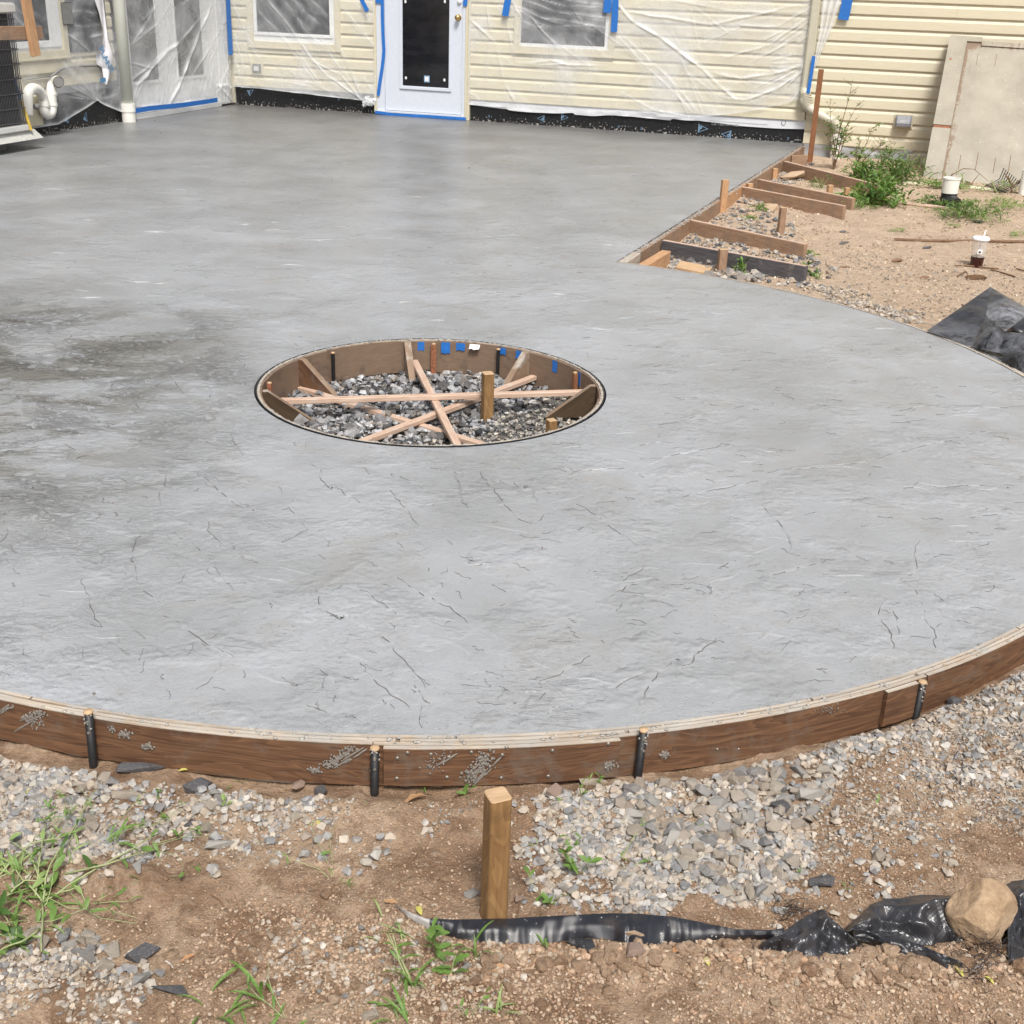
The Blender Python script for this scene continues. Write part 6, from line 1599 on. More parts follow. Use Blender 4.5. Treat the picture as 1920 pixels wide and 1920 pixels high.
scatter([(1400, 480), (1900, 480), (2000, 620), (1750, 630), (1450, 545)], 2600, .004, .014, 'fine', st, edge=.2, pw=3.0, cond=cr, sink=(.1, .5))
scatter([(1840, 1000), (1960, 700), (2300, 800), (2300, 1300), (1960, 1300)], 10, .004, .01, 'soil', st, cond=cr)
st.flush('soil_crumbs', M['stone'], 'grit and soil crumbs over the yard on the right')
# in the pit
def pzf(x, y):
    return -0.150+0.016*fbm(x, y, 4, 3, 77)+0.02*np.clip((y-CP[1])/.6, -1, 1)*0+0*x
n = 60; V = []; Fc = []
for i in range(n+1):
    for j in range(n+1):
        x = CP[0]-.74+1.48*i/n; y = CP[1]-.74+1.48*j/n; V.append((x, y, float(pzf(x, y))-.004))
for i in range(n):
    for j in range(n):
        a = i*(n+1)+j; cx, cy = V[a][:2]
        if math.hypot(cx-CP[0], cy-CP[1]) < .71: Fc.append((a, a+n+1, a+n+2, a+1))
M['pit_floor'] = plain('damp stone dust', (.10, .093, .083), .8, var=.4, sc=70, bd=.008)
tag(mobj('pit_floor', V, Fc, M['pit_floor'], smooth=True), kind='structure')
st = Stones()
def pitsc(n, s0, s1, pw, big, lift, palf):
    for i in range(n):
        r = (RP-.035)*math.sqrt(rng.random()); a = rng.uniform(0, 6.283); x = CP[0]+r*math.cos(a); y = CP[1]+r*math.sin(a); s = s0+(s1-s0)*rng.random()**pw
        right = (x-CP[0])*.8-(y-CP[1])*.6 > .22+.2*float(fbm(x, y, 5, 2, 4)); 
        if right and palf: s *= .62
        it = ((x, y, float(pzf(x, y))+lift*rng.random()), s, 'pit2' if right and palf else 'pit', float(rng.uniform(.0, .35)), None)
        if s > big: BIG['pit'].append(it)
        else: st.items.append(it)
pitsc(2600, .009, .020, 1.5, 1, .0, True); pitsc(1500, .014, .034, 1.6, .0255, .012, True); pitsc(2600, .004, .009, 1.5, 1, .0, False)
for px, py, s in [(565, 790, .050), (635, 742, .030), (655, 805, .034), (940, 760, .040), (1015, 735, .036), (645, 700, .034), (600, 790, .036)]:
    p = at(px, py, -.13); BIG['pit'].append(((p[0], p[1], -.145), s, 'pit', .25, None))
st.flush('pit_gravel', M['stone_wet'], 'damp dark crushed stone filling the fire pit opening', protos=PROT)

# bigger stones one by one
bm_cache = {}
def big_mesh(pal, i, matk):
    k = (pal, i, matk)
    if k not in bm_cache:
        V, F = PROT[i % len(PROT)]; col = PAL[pal][i % len(PAL[pal])]
        me = bpy.data.meshes.new('stone'); me.from_pydata(V.tolist(), [], F.tolist())
        ca = me.color_attributes.new('tint', 'FLOAT_COLOR', 'POINT'); ca.data.foreach_set('color', np.tile(np.array([*col, 1.0]), len(V)))
        me.materials.append(M[matk]); bm_cache[k] = me
    return bm_cache[k]
def big_stone(p, size, pal, matk, label, group=None, sink=.25, scale=(1, 1, 1), rot=None, idx=None, name='stone'):
    me = big_mesh(pal, int(idx if idx is not None else rng.integers(14)), matk)
    o = bpy.data.objects.new(name, me); COL.objects.link(o); o.location = (p[0], p[1], p[2]+size*.6*(1-2*sink)*scale[2])
    o.scale = (size*scale[0], size*scale[1], size*scale[2]); o.rotation_euler = rot or (rng.normal(0, .3), rng.normal(0, .3), rng.uniform(0, 6.28))
    return tag(o, label, 'stone', group)
for key, cap, mk_, lab, grp in (('heap', 120, 'stone', 'pale grey and tan crushed stone in the heap right of the curved form', 'larger crushed stones in the heap on the right'),
                          ('left', 60, 'stone', 'grey crushed stone in the band below the left end of the curved form', 'larger crushed stones on the left'),
                          ('pit', 75, 'stone_wet', 'dark damp crushed stone lying in the fire pit opening', 'larger stones in the fire pit'),
                          ('bay', 30, 'stone', 'grey crushed stone between the brace boards', 'larger stones among the braces')):
    L = sorted(BIG[key], key=lambda t: -t[1])[:cap]
    for p, s, pal, sink, _t in L: big_stone(p, s, pal, mk_, lab, grp, sink)
PAL['dark'] = [(.10, .105, .12)]; PAL['tan'] = [(.50, .36, .24)]; PAL['brn'] = [(.24, .14, .08)]; PAL['rose'] = [(.36, .26, .21)]
for px, py, s, pal, sc_, rz, lab in [
    (262, 1445, .052, 'dark', (1.2, .5, .45), .1, 'long dark flaky stone tight against the form below the left stake'),
    (372, 1480, .032, 'dark', (1.2, .8, .9), .6, 'dark angular stone in the left gravel'),
    (240, 1496, .034, 'heap', (1.3, .6, .6), 0, 'flat pale stone with a black underside in the left gravel'),
    (375, 1520, .024, 'heap', (1, 1, .9), 1, 'pale blocky stone right of the left gravel'),
    (357, 1548, .018, 'dark', (1, .8, .7), 1, 'small dark stone at the edge of the left gravel'),
    (558, 1475, .026, 'rose', (1, .8, .9), 1.2, 'pinkish brown angular stone under the form'),
    (602, 1490, .022, 'dark', (.8, .6, 1.2), .2, 'dark pointed stone right of the pinkish one'),
    (412, 1588, .028, 'heap', (1.3, .6, .7), .5, 'grey stone half sunk in the soil above the sandy hump'),
    (316, 1864, .036, 'dark', (1.3, .5, .45), -.1, 'flat black stone lying on the soil at the bottom left'),
    (505, 1850, .018, 'brn', (1, .8, 1), .3, 'small dark pointed stone left of the grass at the bottom'),
    (250, 1795, .042, 'dark', (1.3, .7, .6), .2, 'large dark stone with a pale top at the lower left gravel edge'),
    (1041, 1490, .026, 'rose', (.9, .9, 1.1), .4, 'round brownish grey stone under the splice board'),
    (1112, 1470, .030, 'heap', (1.4, .8, .6), .2, 'grey slab like stone touching the form right of the weed'),
    (1145, 1510, .028, 'heap', (1.4, .8, .6), .6, 'grey brown stone below the slab like stone'),
    (1462, 1520, .030, 'dark', (.8, .8, 1.1), .3, 'blue grey upright stone in the middle of the heap'),
    (1520, 1495, .030, 'heap', (1.2, .9, 1), .1, 'pale tan rounded stone above the blue grey stone'),
    (1785, 1320, .030, 'dark', (1.1, .7, .7), .5, 'blue grey stone beside the last black stake'),
    (1645, 1610, .027, 'heap', (1, .9, .8), 1, 'lone pale stone on the bare soil right of the heap'),
    (1540, 1660, .032, 'dark', (1, .9, .8), .2, 'dark grey stone at the lower edge of the heap above the black fabric'),
    (1185, 1785, .026, 'rose', (1.2, .9, .7), .2, 'brown clod under the black fabric strip'),
    (1190, 1765, .024, 'tan', (1.1, .9, 1.0), .2, 'tan clod resting against the lower edge of the black fabric'),
    (1165, 1820, .026, 'dark', (1, .8, .8), .7, 'dark two toned stone below the black fabric strip'),
    (1240, 1812, .024, 'tan', (1.2, .9, .7), .1, 'smooth tan stone below the black fabric strip'),
    (930, 1800, .018, 'heap', (1.2, .9, .7), .1, 'small bluish stone under the left end of the black fabric'),
    (885, 1680, .018, 'heap', (1, .8, .9), .1, 'pale stone left of the tall yellow stake'),
    (975, 1690, .016, 'rose', (.8, .8, 1), .1, 'small stone right of the tall yellow stake'),
    (695, 1910, .020, 'heap', (1, .9, .9), .1, 'white grey stone at the bottom edge'),
    (1690, 1855, .018, 'tan', (1, .9, .8), .1, 'small round tan stone at the lower right'),
    (1355, 1785, .018, 'tan', (1.2, .9, .6), .1, 'flat tan pebble under the crumpled fabric'),
]:
    p = ag(px, py); big_stone(p, s, pal, 'stone', lab, None, .2, sc_, (rng.normal(0, .12), rng.normal(0, .12), rz))
for px, py, s, pal, sc_, rz, lab in [
    (1485, 335, .13, 'tan', (1.3, .8, .7), .2, 'large tan rock behind the second brace from the house'),
    (1447, 393, .085, 'tan', (1.2, .8, .6), .2, 'tan rock under the long bright brace board'),
    (1428, 388, .06, 'rose', (1, .8, .8), .2, 'brown round rock left of the tan rock under the brace'),
    (1402, 405, .06, 'tan', (1.3, .8, .6), .2, 'low tan rock at the foot of the standing stake'),
    (1829, 525, .075, 'brn', (1.2, .7, .5), .2, 'brown bowl shaped stone in front of the cup'),
    (1733, 524, .036, 'brn', (1, .8, .7), .2, 'small brown stone left of the bowl shaped one'),
    (1582, 458, .036, 'dark', (1.3, .8, .6), .2, 'dark grey stone on the bare soil beyond the brace end'),
    (1683, 490, .036, 'brn', (1.3, .8, .6), .2, 'brown stone in the middle of the bare soil'),
    (1580, 436, .030, 'dark', (1.1, .8, .6), .2, 'small black stone above the dark grey one'),
    (1583, 502, .034, 'brn', (1.3, .8, .6), .2, 'dark brown stone near the nearest brace end'),
    (1831, 418, .045, 'dark', (1.4, .7, .6), .2, 'grey stone below the weeds by the drain stub'),
    (1738, 466, .034, 'dark', (1.2, .7, .6), .2, 'small grey stone below the brown rod'),
    (1808, 350, .075, 'rose', (1, .8, .9), .2, 'round brown rock between the drain stub and the trim strip'),
    (1561, 396, .05, 'heap', (1.1, .8, .8), .2, 'pale stone at the foot of the bright brace end'),
    (1530, 396, .035, 'heap', (1.1, .8, .8), .2, 'small pale stone at the foot of the bright brace')]:
    p = ag(px, py); big_stone(p, s, pal, 'stone', lab, None, .2, sc_, (rng.normal(0, .12), rng.normal(0, .12), rz))

# the boulder on the fabric
bp = ag(1836, 1752); bm = bmesh.new(); bmesh.ops.create_icosphere(bm, subdivisions=5, radius=1)
_pl = [(Vector((random.gauss(0, 1), random.gauss(0, 1), random.gauss(0, 1))).normalized(), random.uniform(.66, .90)) for _ in range(12)]
for v in bm.verts:
    c = v.co.copy()
    for nrm, dd in _pl:
        e = c.dot(nrm)-dd
        if e > 0: c -= nrm*e*.97
    q = c*1.0
    k = 1+0.05*float(fbm(q.x+q.z, q.y-q.z, 3.1, 4, 13))+0.02*float(fbm(q.x-q.z, q.y+q.z, 13, 2, 19))
    v.co = Vector((c.x*.070, c.y*.058, c.z*.066))*k
me = bpy.data.meshes.new('boulder'); bm.to_mesh(me); bm.free(); me.polygons.foreach_set('use_smooth', [True]*len(me.polygons)); me.materials.append(M['boulder'])
o = bpy.data.objects.new('rock', me); COL.objects.link(o); o.location = (bp[0], bp[1]+.015, bp[2]+.045); o.rotation_euler = (.2, .3, .4)
tag(o, 'large tan rock weighing down the crumpled black fabric at the lower right', 'rock')

# ================================================================== BLACK FABRIC AND TARP
def ribbon(name, top, bot, zt, zb, nx_, ny_, bulge, fold, lab, mat, dustf, thick_uv=1.0, seedk=3, fq=26):
    """cloth between two ground lines (picture points), heights zt/zb above the soil"""
    tu = np.linspace(0, 1, nx_); V = []; UV = []; du = []; L = 0; prev = None
    for i, t in enumerate(tu):
        f = lambda P, c: np.interp(t, np.linspace(0, 1, len(P)), [p[c] for p in P])
        gA = lambda P: ag(f(P, 0), f(P, 1))
        zT = np.interp(t, np.linspace(0, 1, len(zt)), zt); zB = np.interp(t, np.linspace(0, 1, len(zb)), zb)
        pt = ag(f(top, 0), f(top, 1), zT); pb = ag(f(bot, 0), f(bot, 1), zB)
        pt = pt+np.array([0, 0, zT]); pb = pb+np.array([0, 0, zB])
        if prev is not None: L += np.linalg.norm(pb-prev)
        prev = pb
        for j in range(ny_):
            k = j/(ny_-1); q = pt*(1-k)+pb*k
            bz = bulge*math.sin(math.pi*k)
            fo = fold*(1.3*float(fbm(L*1.0+k*.03, k*.16+L*.1, fq, 3, seedk))+0.5*(1-2*abs(float(vnoise(L*.7+k*.05, k*.12-L*.5, fq*1.6, seedk+5)))*2.2)+0.4*math.sin(L*fq*2.2+k*6+4*float(vnoise(L, k*.2, 9, seedk))))
            q = q+np.array([0, -bz*.6-fo*.5, bz+fo*(.25+.75*math.sin(math.pi*k))])
            q[2] = max(q[2], float(gh(q[0], q[1]))+.003)
            V.append(q); UV.append((L, k*.09)); du.append(dustf(t, k))
    Fc = [(i*ny_+j, i*ny_+j+1, (i+1)*ny_+j+1, (i+1)*ny_+j) for i in range(nx_-1) for j in range(ny_-1)]
    return V, Fc, UV, du
fab = empty('ground_fabric', 'strip of torn shiny black woven fabric lying in the soil at the bottom', 'fabric', tuple(ag(1300, 1760)))
def addrib(name, *a, lab=None, **k):
    V, Fc, UV, du = ribbon(name, *a, **k); o = mobj(name, V, Fc, M['fabric'], fab, uv=UV, smooth=True, attr={'dust': np.array(du)})
    o.matrix_parent_inverse = Matrix.Translation(fab.location).inverted()
    if lab: o['label'] = lab
    return o
addrib('strip', [(738, 1692), (760, 1706), (800, 1722), (850, 1724), (900, 1723), (950, 1722), (1000, 1719), (1040, 1717), (1100, 1714), (1150, 1712), (1200, 1713), (1260, 1718), (1320, 1730), (1380, 1742), (1440, 1744), (1470, 1740)],
       [(742, 1698), (765, 1722), (800, 1742), (850, 1758), (900, 1766), (950, 1770), (1000, 1770), (1040, 1766), (1100, 1758), (1150, 1764), (1200, 1771), (1260, 1774), (1320, 1768), (1380, 1764), (1440, 1762), (1470, 1775)],
       [.01, .018, .02, .02, .022, .024, .022, .02, .02], [.002]*4, 260, 14, .007, .0022, '', M['fabric'], lambda t, k: (.85 if t < .14 else .0)*(1 if k > .1 else .6), fq=10, lab='long smooth end of the strip, white dusted tip')
addrib('strip_fold', [(1055, 1765), (1080, 1758), (1110, 1760)], [(1068, 1770), (1095, 1785), (1123, 1797)], [.006]*2, [.002]*2, 30, 8, .006, .003, '', M['fabric'], lambda t, k: .05, lab='torn corner lying below the strip')
addrib('crumpled_middle', [(1425, 1770), (1450, 1752), (1480, 1738), (1505, 1722), (1530, 1712), (1545, 1705), (1560, 1722), (1590, 1750), (1620, 1775)],
       [(1420, 1785), (1450, 1786), (1480, 1794), (1505, 1797), (1530, 1800), (1560, 1796), (1590, 1792), (1610, 1785), (1622, 1783)],
       [.01, .02, .03, .045, .03, .012], [.002]*4, 130, 24, .014, .022, '', M['fabric'], lambda t, k: .03, seedk=8, fq=17, lab='crumpled middle of the fabric')
addrib('crumpled_end', [(1575, 1752), (1600, 1725), (1630, 1695), (1660, 1684), (1700, 1680), (1740, 1678), (1780, 1678), (1800, 1680)],
       [(1600, 1760), (1640, 1765), (1680, 1772), (1720, 1774), (1760, 1765), (1790, 1765), (1805, 1764), (1812, 1763)],
       [.01, .02, .028, .02], [.006, .004, .004], 150, 30, .020, .026, '', M['fabric'], lambda t, k: .03, seedk=12, fq=13, lab='folded part of the fabric held by the rock')
addrib('lower_fold', [(1600, 1740), (1640, 1750), (1680, 1758), (1720, 1768), (1750, 1782), (1785, 1800)], [(1625, 1768), (1660, 1785), (1700, 1798), (1740, 1806), (1770, 1815), (1808, 1820)],
       [.018, .02, .014], [.002]*3, 100, 14, .014, .012, '', M['fabric'], lambda t, k: .02, seedk=15, lab='tight pleats sinking into the soil')
addrib('right_end', [(1872, 1660), (1890, 1655), (1910, 1648), (1940, 1645), (1990, 1650)], [(1885, 1790), (1890, 1800), (1915, 1826), (1940, 1850), (1990, 1860)],
       [.012, .02, .02], [.004, .006], 70, 40, .02, .018, '', M['fabric'], lambda t, k: .03, seedk=18, lab='frayed sheet at the right edge')
def threads(px, py, n, r, L, lab):
    m = MB()
    for i in range(n):
        p = ag(px+rng.normal(0, r), py+rng.normal(0, r*.7))+np.array([0, 0, rng.uniform(0.004, .02)]); a = rng.uniform(0, 6.28); P = [p]
        for k in range(5):
            a += rng.normal(0, .7); P.append(P[-1]+np.array([math.cos(a)*L/5, math.sin(a)*L/5*.7, rng.normal(.001, .006)]))
            P[-1][2] = max(P[-1][2], float(gh(P[-1][0], P[-1][1]))+.002)
        m.tube(P, .0006, 3, cap=False)
    o = m.build('frayed_threads', M['black'], fab); o.matrix_parent_inverse = Matrix.Translation(fab.location).inverted(); tag(o, lab, kind='stuff')
threads(1490, 1712, 26, 20, .05, 'frayed black threads above the crumpled middle'); threads(1835, 1785, 70, 28, .05, 'tangled black threads below the rock'); threads(1895, 1700, 30, 10, .04, 'black threads right of the rock')
threads(1830, 1830, 26, 18, .045, 'loose black threads at the lower right')

# tarp on the right beyond the round form
def tp(px, py, z): p = at(px, py, z); return np.array([p[0], p[1], z])
tarp = empty('black_tarp', 'stiff folded black plastic tarp dusted with cement, right beyond the patio edge', 'tarp', tuple(tp(1850, 640, -.05)))
def patch(P4, n, amp, dust, lab, seedk, curl=0.0):
    a, b, c, d = [np.array(p) for p in P4]; V = []; du = []
    for i in range(n+1):
        for j in range(n+1):
            u, v = i/n, j/n; q = (a*(1-u)+b*u)*(1-v)+(d*(1-u)+c*u)*v
            e = min(u, 1-u, v, 1-v)
            q = q+np.array([0, 0, amp*(float(fbm(q[0], q[1]+q[2]*2, 5, 4, seedk)))*min(1, e*6)+curl*math.sin(math.pi*u)*math.sin(math.pi*v)])
            V.append(q); du.append(dust*(0.5+float(vnoise(q[0], q[1]+q[2], 4, seedk))))
    Fc = [(i*(n+1)+j, (i+1)*(n+1)+j, (i+1)*(n+1)+j+1, i*(n+1)+j+1) for i in range(n) for j in range(n)]
    o = mobj('tarp_fold', V, Fc, M['tarp'], tarp, smooth=True, attr={'dust': np.array(du)}); o.matrix_parent_inverse = Matrix.Translation(tarp.location).inverted(); o['label'] = lab
za = .12
patch([tp(1738, 620, .012), tp(1857, 538, za), tp(1849, 592, .06), tp(1821, 652, -.0)], 26, .015, .35, 'upright dark left flap', 3)
patch([tp(1857, 538, za), tp(1935, 583, .09), tp(1885, 622, .07), tp(1849, 592, .06)], 26, .02, .9, 'pale dusted upper fold catching the sky', 5, .02)
patch([tp(1849, 592, .06), tp(1885, 622, .07), tp(1874, 662, -.02), tp(1821, 652, -.04)], 26, .03, .9, 'dusted lower fold', 9, .03)
patch([tp(1885, 622, .07), tp(1935, 583, .09), tp(1975, 632, .05), tp(1880, 622, .03)], 22, .01, .1, 'black hollow fold', 11, .0)
patch([tp(1882, 621, .06), tp(1975, 632, .05), tp(1985, 690, -.02), tp(1874, 662, -.02)], 26, .03, .5, 'rounded dark fold below the hollow', 13, .04)
patch([tp(1872, 654, -.0), tp(1960, 668, .03), tp(1985, 740, -.03), tp(1898, 690, -.04)], 26, .03, 1.0, 'pale dusted fold nearest the patio edge', 17, .03)
patch([tp(1820, 650, -.045), tp(1885, 650, -.03), tp(1960, 760, -.05), tp(1905, 700, -.05)], 22, .01, .8, 'lowest flap against the form', 19, .0)

# ================================================================== PLANTS
def leaf_mesh(name, L, W, mat, bend=.5, fold=.25, n=6, lobed=False):
    V = []; Fc = []
    for i in range(n+1):
        t = i/n; w_ = W/2*(math.sin(math.pi*min(1, t*.92+.04))**.75)*(1-.25*t)
        if lobed: w_ *= (.55+.45*abs(math.sin(t*9)))
        a = bend*t; x = L*t*math.cos(a*.6); z = L*(.35*t-bend*t*t*.6)
        V += [(x, -w_, z+w_*fold), (x, 0, z), (x, w_, z+w_*fold)]
    for i in range(n):
        for k in (0, 1): Fc.append((i*3+k, i*3+k+1, (i+1)*3+k+1, (i+1)*3+k))
    me = bpy.data.meshes.new(name); me.from_pydata(V, [], Fc); me.polygons.foreach_set('use_smooth', [True]*len(Fc)); me.materials.append(mat); return me
LM = {}
def lmesh(kind, mat):
    k = (kind, mat)
    if k not in LM:
        LM[k] = {'oval': lambda: leaf_mesh('leaf', 1, .42, M[mat], .5), 'blade': lambda: leaf_mesh('leaf', 1, .085, M[mat], .9, .5, 8), 'lance': lambda: leaf_mesh('leaf', 1, .2, M[mat], .7, .35, 7), 'fern': lambda: leaf_mesh('leaf', 1, .5, M[mat], .5, .1, 14, True)}[kind]()
    return LM[k]
def put_leaf(root, kind, mat, loc, L, yaw, pitch, roll=0):
    o = bpy.data.objects.new('leaf', lmesh(kind, mat)); COL.objects.link(o); o.parent = root; o.location = loc; o.rotation_euler = (roll, -pitch, yaw); o.scale = (L, L, L); return o
def weed(px, py, label, nl, L, kind='oval', mat='leaf', stems=2, hgt=.06, spread=.5, group=None, cat='weed', name='weed_plant', lean=None, creep=0.0):
    p = ag(px, py); root = empty(name, label, cat, tuple(p), 0, group); m = MB(); tips = []
    for s in range(stems):
        a = rng.uniform(0, 6.28) if lean is None else lean+rng.normal(0, .5); P = [np.array([0, 0, -.005])]
        for k in range(4):
            st_ = hgt/4*rng.uniform(.8, 1.2); P.append(P[-1]+np.array([math.cos(a)*st_*(spread+creep*.8), math.sin(a)*st_*(spread+creep*.8), st_*(1-creep)])); a += rng.normal(0, .3)
            tips.append((P[-1], a))
        m.tube(P, [max(.0008, L*.03)*(1-.15*i) for i in range(5)], 5)
    m.build('stem', M['stem'], root, smooth=True)
    nl = int(nl*1.35)
    for i in range(nl):
        q, a = tips[(i*3+1) % len(tips)] if i < len(tips)*3 else tips[rng.integers(len(tips))]
        put_leaf(root, kind, mat, tuple(q), L*.72*rng.uniform(.55, 1.25), rng.uniform(0, 6.28), rng.uniform(-.3, .9), rng.normal(0, .4))
    return root
def grass(px, py, label, n, L, mat='leaf', sp=.012, flatness=.4, name='grass_tuft', group=None, lean=None):
    p = ag(px, py); root = empty(name, label, 'grass', tuple(p), 0, group)
    for i in range(n):
        a = rng.uniform(0, 6.28) if lean is None else lean+rng.normal(0, .6)
        put_leaf(root, 'blade', mat, (rng.normal(0, sp), rng.normal(0, sp), 0), L*.8*rng.uniform(.5, 1.2), a, rng.uniform(.2, 1.3)*(1-flatness)+.1, rng.normal(0, .2))
    return root
S2 = 1.0
# the pulled weeds on the left
for px, py, lab, nl, L, k, mt, st_, h, sp_, cr_, ln in [
    (85, 1650, 'uprooted weed with long pale stalks at the left, biggest of the pulled plants', 18, .045, 'lance', 'leaf', 6, .20, .8, .75, None),
    (60, 1720, 'leafy pulled weed hanging over the soil at the left edge', 18, .042, 'oval', 'leaf', 4, .10, .8, .5, None),
    (30, 1760, 'dark leafy weed at the left edge above the fine gravel', 16, .045, 'oval', 'leaf_dark', 3, .07, .8, .4, None),
    (10, 1690, 'weed cut by the left edge with drooping leaves', 14, .042, 'lance', 'leaf', 3, .10, .8, .5, None),
    (110, 1580, 'short bright weed lying on the gravel at the left', 14, .030, 'lance', 'leaf', 3, .08, .8, .6, None),
    (30, 1600, 'weed sprawled over the gravel by the left edge', 12, .032, 'lance', 'leaf', 3, .12, .8, .7, None),
    (215, 1560, 'low weed at the right end of the left clump', 12, .026, 'lance', 'leaf', 3, .10, .8, .7, 0.3),
    (255, 1590, 'flat weed sprig with long stalk above the sandy hump', 12, .026, 'oval', 'leaf', 3, .12, .8, .8, 0.2),
    (165, 1690, 'seed headed weed stalk lying beside the sandy hump', 6, .040, 'lance', 'leaf', 2, .07, .8, .7, -0.3),
    (180, 1555, 'pale stalked weed in the left gravel', 10, .024, 'lance', 'leaf_pale', 3, .10, .8, .6, None)]:
    weed(px, py, lab, nl, L, k, mt, st_, h, sp_, 'pulled weeds on the left', creep=cr_, lean=ln)
for i, (px, py, n, L, ln) in enumerate([(120, 1600, 12, .09, None), (70, 1690, 14, .10, None), (30, 1640, 12, .09, 2.5), (200, 1590, 10, .10, .3), (50, 1760, 14, .08, None), (85, 1560, 8, .07, 1.2)]):
    grass(px, py, ['loose pale grass blades at the top of the left weed clump', 'spray of grass blades in the middle of the left weed clump', 'grass blades reaching the left edge', 'long grass stalks trailing towards the sandy hump', 'coarse grass over the dark leafy weed', 'grass sprig among the left gravel'][i], n, L, 'leaf' if i % 2 else 'leaf_pale', .02, .6, lean=ln)
weed(462, 1465, 'green grass like seedling against the curved form on the left', 4, .035, 'blade', 'leaf', 1, .03, .2)
grass(460, 1470, 'short grass blades at the foot of the form on the left', 4, .045, 'leaf')
weed(425, 1515, 'small broad leaved seedling in the left gravel', 6, .024, 'oval', 'leaf_pale', 1, .02, .4)
weed(300, 1495, 'tiny weed among the left gravel stones', 7, .016, 'oval', 'leaf', 1, .02, .4)
weed(365, 1628, 'single curled leaf sprig right of the sandy hump', 3, .022, 'lance', 'leaf', 1, .01, .4)
weed(625, 1650, 'thin creeping weed stalk left of the tall stake', 7, .03, 'lance', 'leaf', 3, .10, .8, creep=.6, lean=1.9)
grass(640, 1660, 'sparse green blades at the root of the thin creeping weed', 5, .04, 'leaf', lean=.3)
weed(948, 1600, 'small round leaved sprout just right of the tall stake', 4, .022, 'oval', 'leaf', 1, .015, .4)
weed(1003, 1590, 'pale sprout between the tall stake and the heap', 5, .016, 'oval', 'leaf_pale', 2, .015, .5)
weed(1085, 1640, 'bushy weed at the left foot of the stone heap', 14, .036, 'oval', 'leaf', 3, .06, .5)
weed(1075, 1595, 'broad leaved weed above the bushy one at the heap', 8, .030, 'oval', 'leaf', 2, .03, .6)
weed(1150, 1625, 'sprawling weed stalk reaching into the heap', 10, .028, 'lance', 'leaf', 3, .10, .8, creep=.7, lean=.3)
weed(1030, 1690, 'weed with pale stalks just above the black fabric', 9, .030, 'oval', 'leaf', 4, .08, .5, creep=.3)
weed(1090, 1490, 'grassy weed under the splice board', 9, .022, 'lance', 'leaf', 3, .05, .4)
weed(1130, 1468, 'leafy sprig touching the form between two stones', 7, .022, 'oval', 'leaf', 1, .03, .4)
weed(1052, 1508, 'tiny bright sprig below the round brownish stone', 6, .014, 'oval', 'leaf', 1, .012, .4)
weed(872, 1490, 'flat green fern like leaf under the splice board', 4, .05, 'fern', 'leaf', 1, .01, .3)
grass(800, 1475, 'sparse thin grass at the foot of the splice board', 7, .035, 'leaf', .02)
weed(688, 1505, 'single tiny yellow green sprig below the splice board', 2, .018, 'oval', 'leaf_pale', 1, .012, .3)
# bottom centre group
weed(820, 1790, 'tallest leafy weed in front of the fabric strip', 10, .045, 'oval', 'leaf', 1, .09, .2)
weed(775, 1850, 'broad grassy weed at the bottom centre', 8, .070, 'lance', 'leaf', 3, .09, .7, lean=2.4)
weed(845, 1830, 'weed with a lobed leaf right of the tall one', 5, .045, 'fern', 'leaf', 1, .04, .5)
grass(770, 1850, 'coarse grass tuft at the bottom centre', 9, .09, 'leaf', .01, .2)
grass(890, 1785, 'thin upright grass through the fabric strip', 6, .09, 'leaf', .01, .0)
weed(1020, 1775, 'small two leaved sprout on the black fabric', 4, .035, 'lance', 'leaf', 1, .03, .3)
grass(745, 1750, 'wispy grass left of the fabric tip', 7, .06, 'leaf_pale', .02, .3)
grass(755, 1915, 'curved broad blades at the bottom edge', 8, .09, 'leaf', .012, .4, lean=2.6)
grass(930, 1900, 'upright pale sprig at the bottom edge right of centre', 6, .07, 'leaf_pale', .012, .1)
weed(880, 1910, 'twiggy weed at the bottom edge', 6, .03, 'oval', 'leaf', 2, .06, .5)
grass(490, 1880, 'tall narrow blade beside the watermark free soil at the bottom left', 5, .13, 'leaf', .006, -.3).__setitem__('label', 'tall narrow grass blades at the bottom left of centre')
grass(420, 1915, 'sprawling grass at the bottom left edge', 10, .10, 'leaf', .03, .7)
weed(540, 1915, 'leafy sprig at the bottom left edge', 9, .04, 'lance', 'leaf', 3, .08, .8, creep=.3)
weed(1585, 1690-20, 'tiny weed at the right end of the heap', 5, .014, 'lance', 'leaf', 2, .02, .5)
weed(1500, 1640, 'small green tuft low in the stone heap', 6, .016, 'lance', 'leaf', 2, .02, .5)
weed(1648, 1502, 'small light leaf lying on the bare soil right of the heap', 3, .022, 'oval', 'leaf_pale', 1, .008, .4)
weed(1310, 1560, 'thin weed sprout in the heap left of centre', 4, .020, 'lance', 'leaf', 1, .03, .3)
pst = [[(80, 1700), (95, 1640), (150, 1555), (165, 1510)], [(80, 1700), (160, 1660), (250, 1610), (300, 1575)], [(80, 1700), (82, 1760), (80, 1800)], [(80, 1700), (30, 1650), (-10, 1668)], [(90, 1690), (60, 1620), (20, 1590)], [(100, 1690), (150, 1685), (168, 1712)], [(0, 1648), (60, 1600), (130, 1580)], [(70, 1690), (78, 1620), (88, 1555)], [(0, 1700), (50, 1670), (110, 1660)], [(75, 1750), (40, 1790), (0, 1800)], [(120, 1650), (200, 1640), (290, 1610)]]
r0 = ag(80, 1700); root = empty('weed_plant', 'tangle of long pale pulled stalks lying over the left weeds, ends splayed', 'weed', tuple(r0), 0, 'pulled weeds on the left')
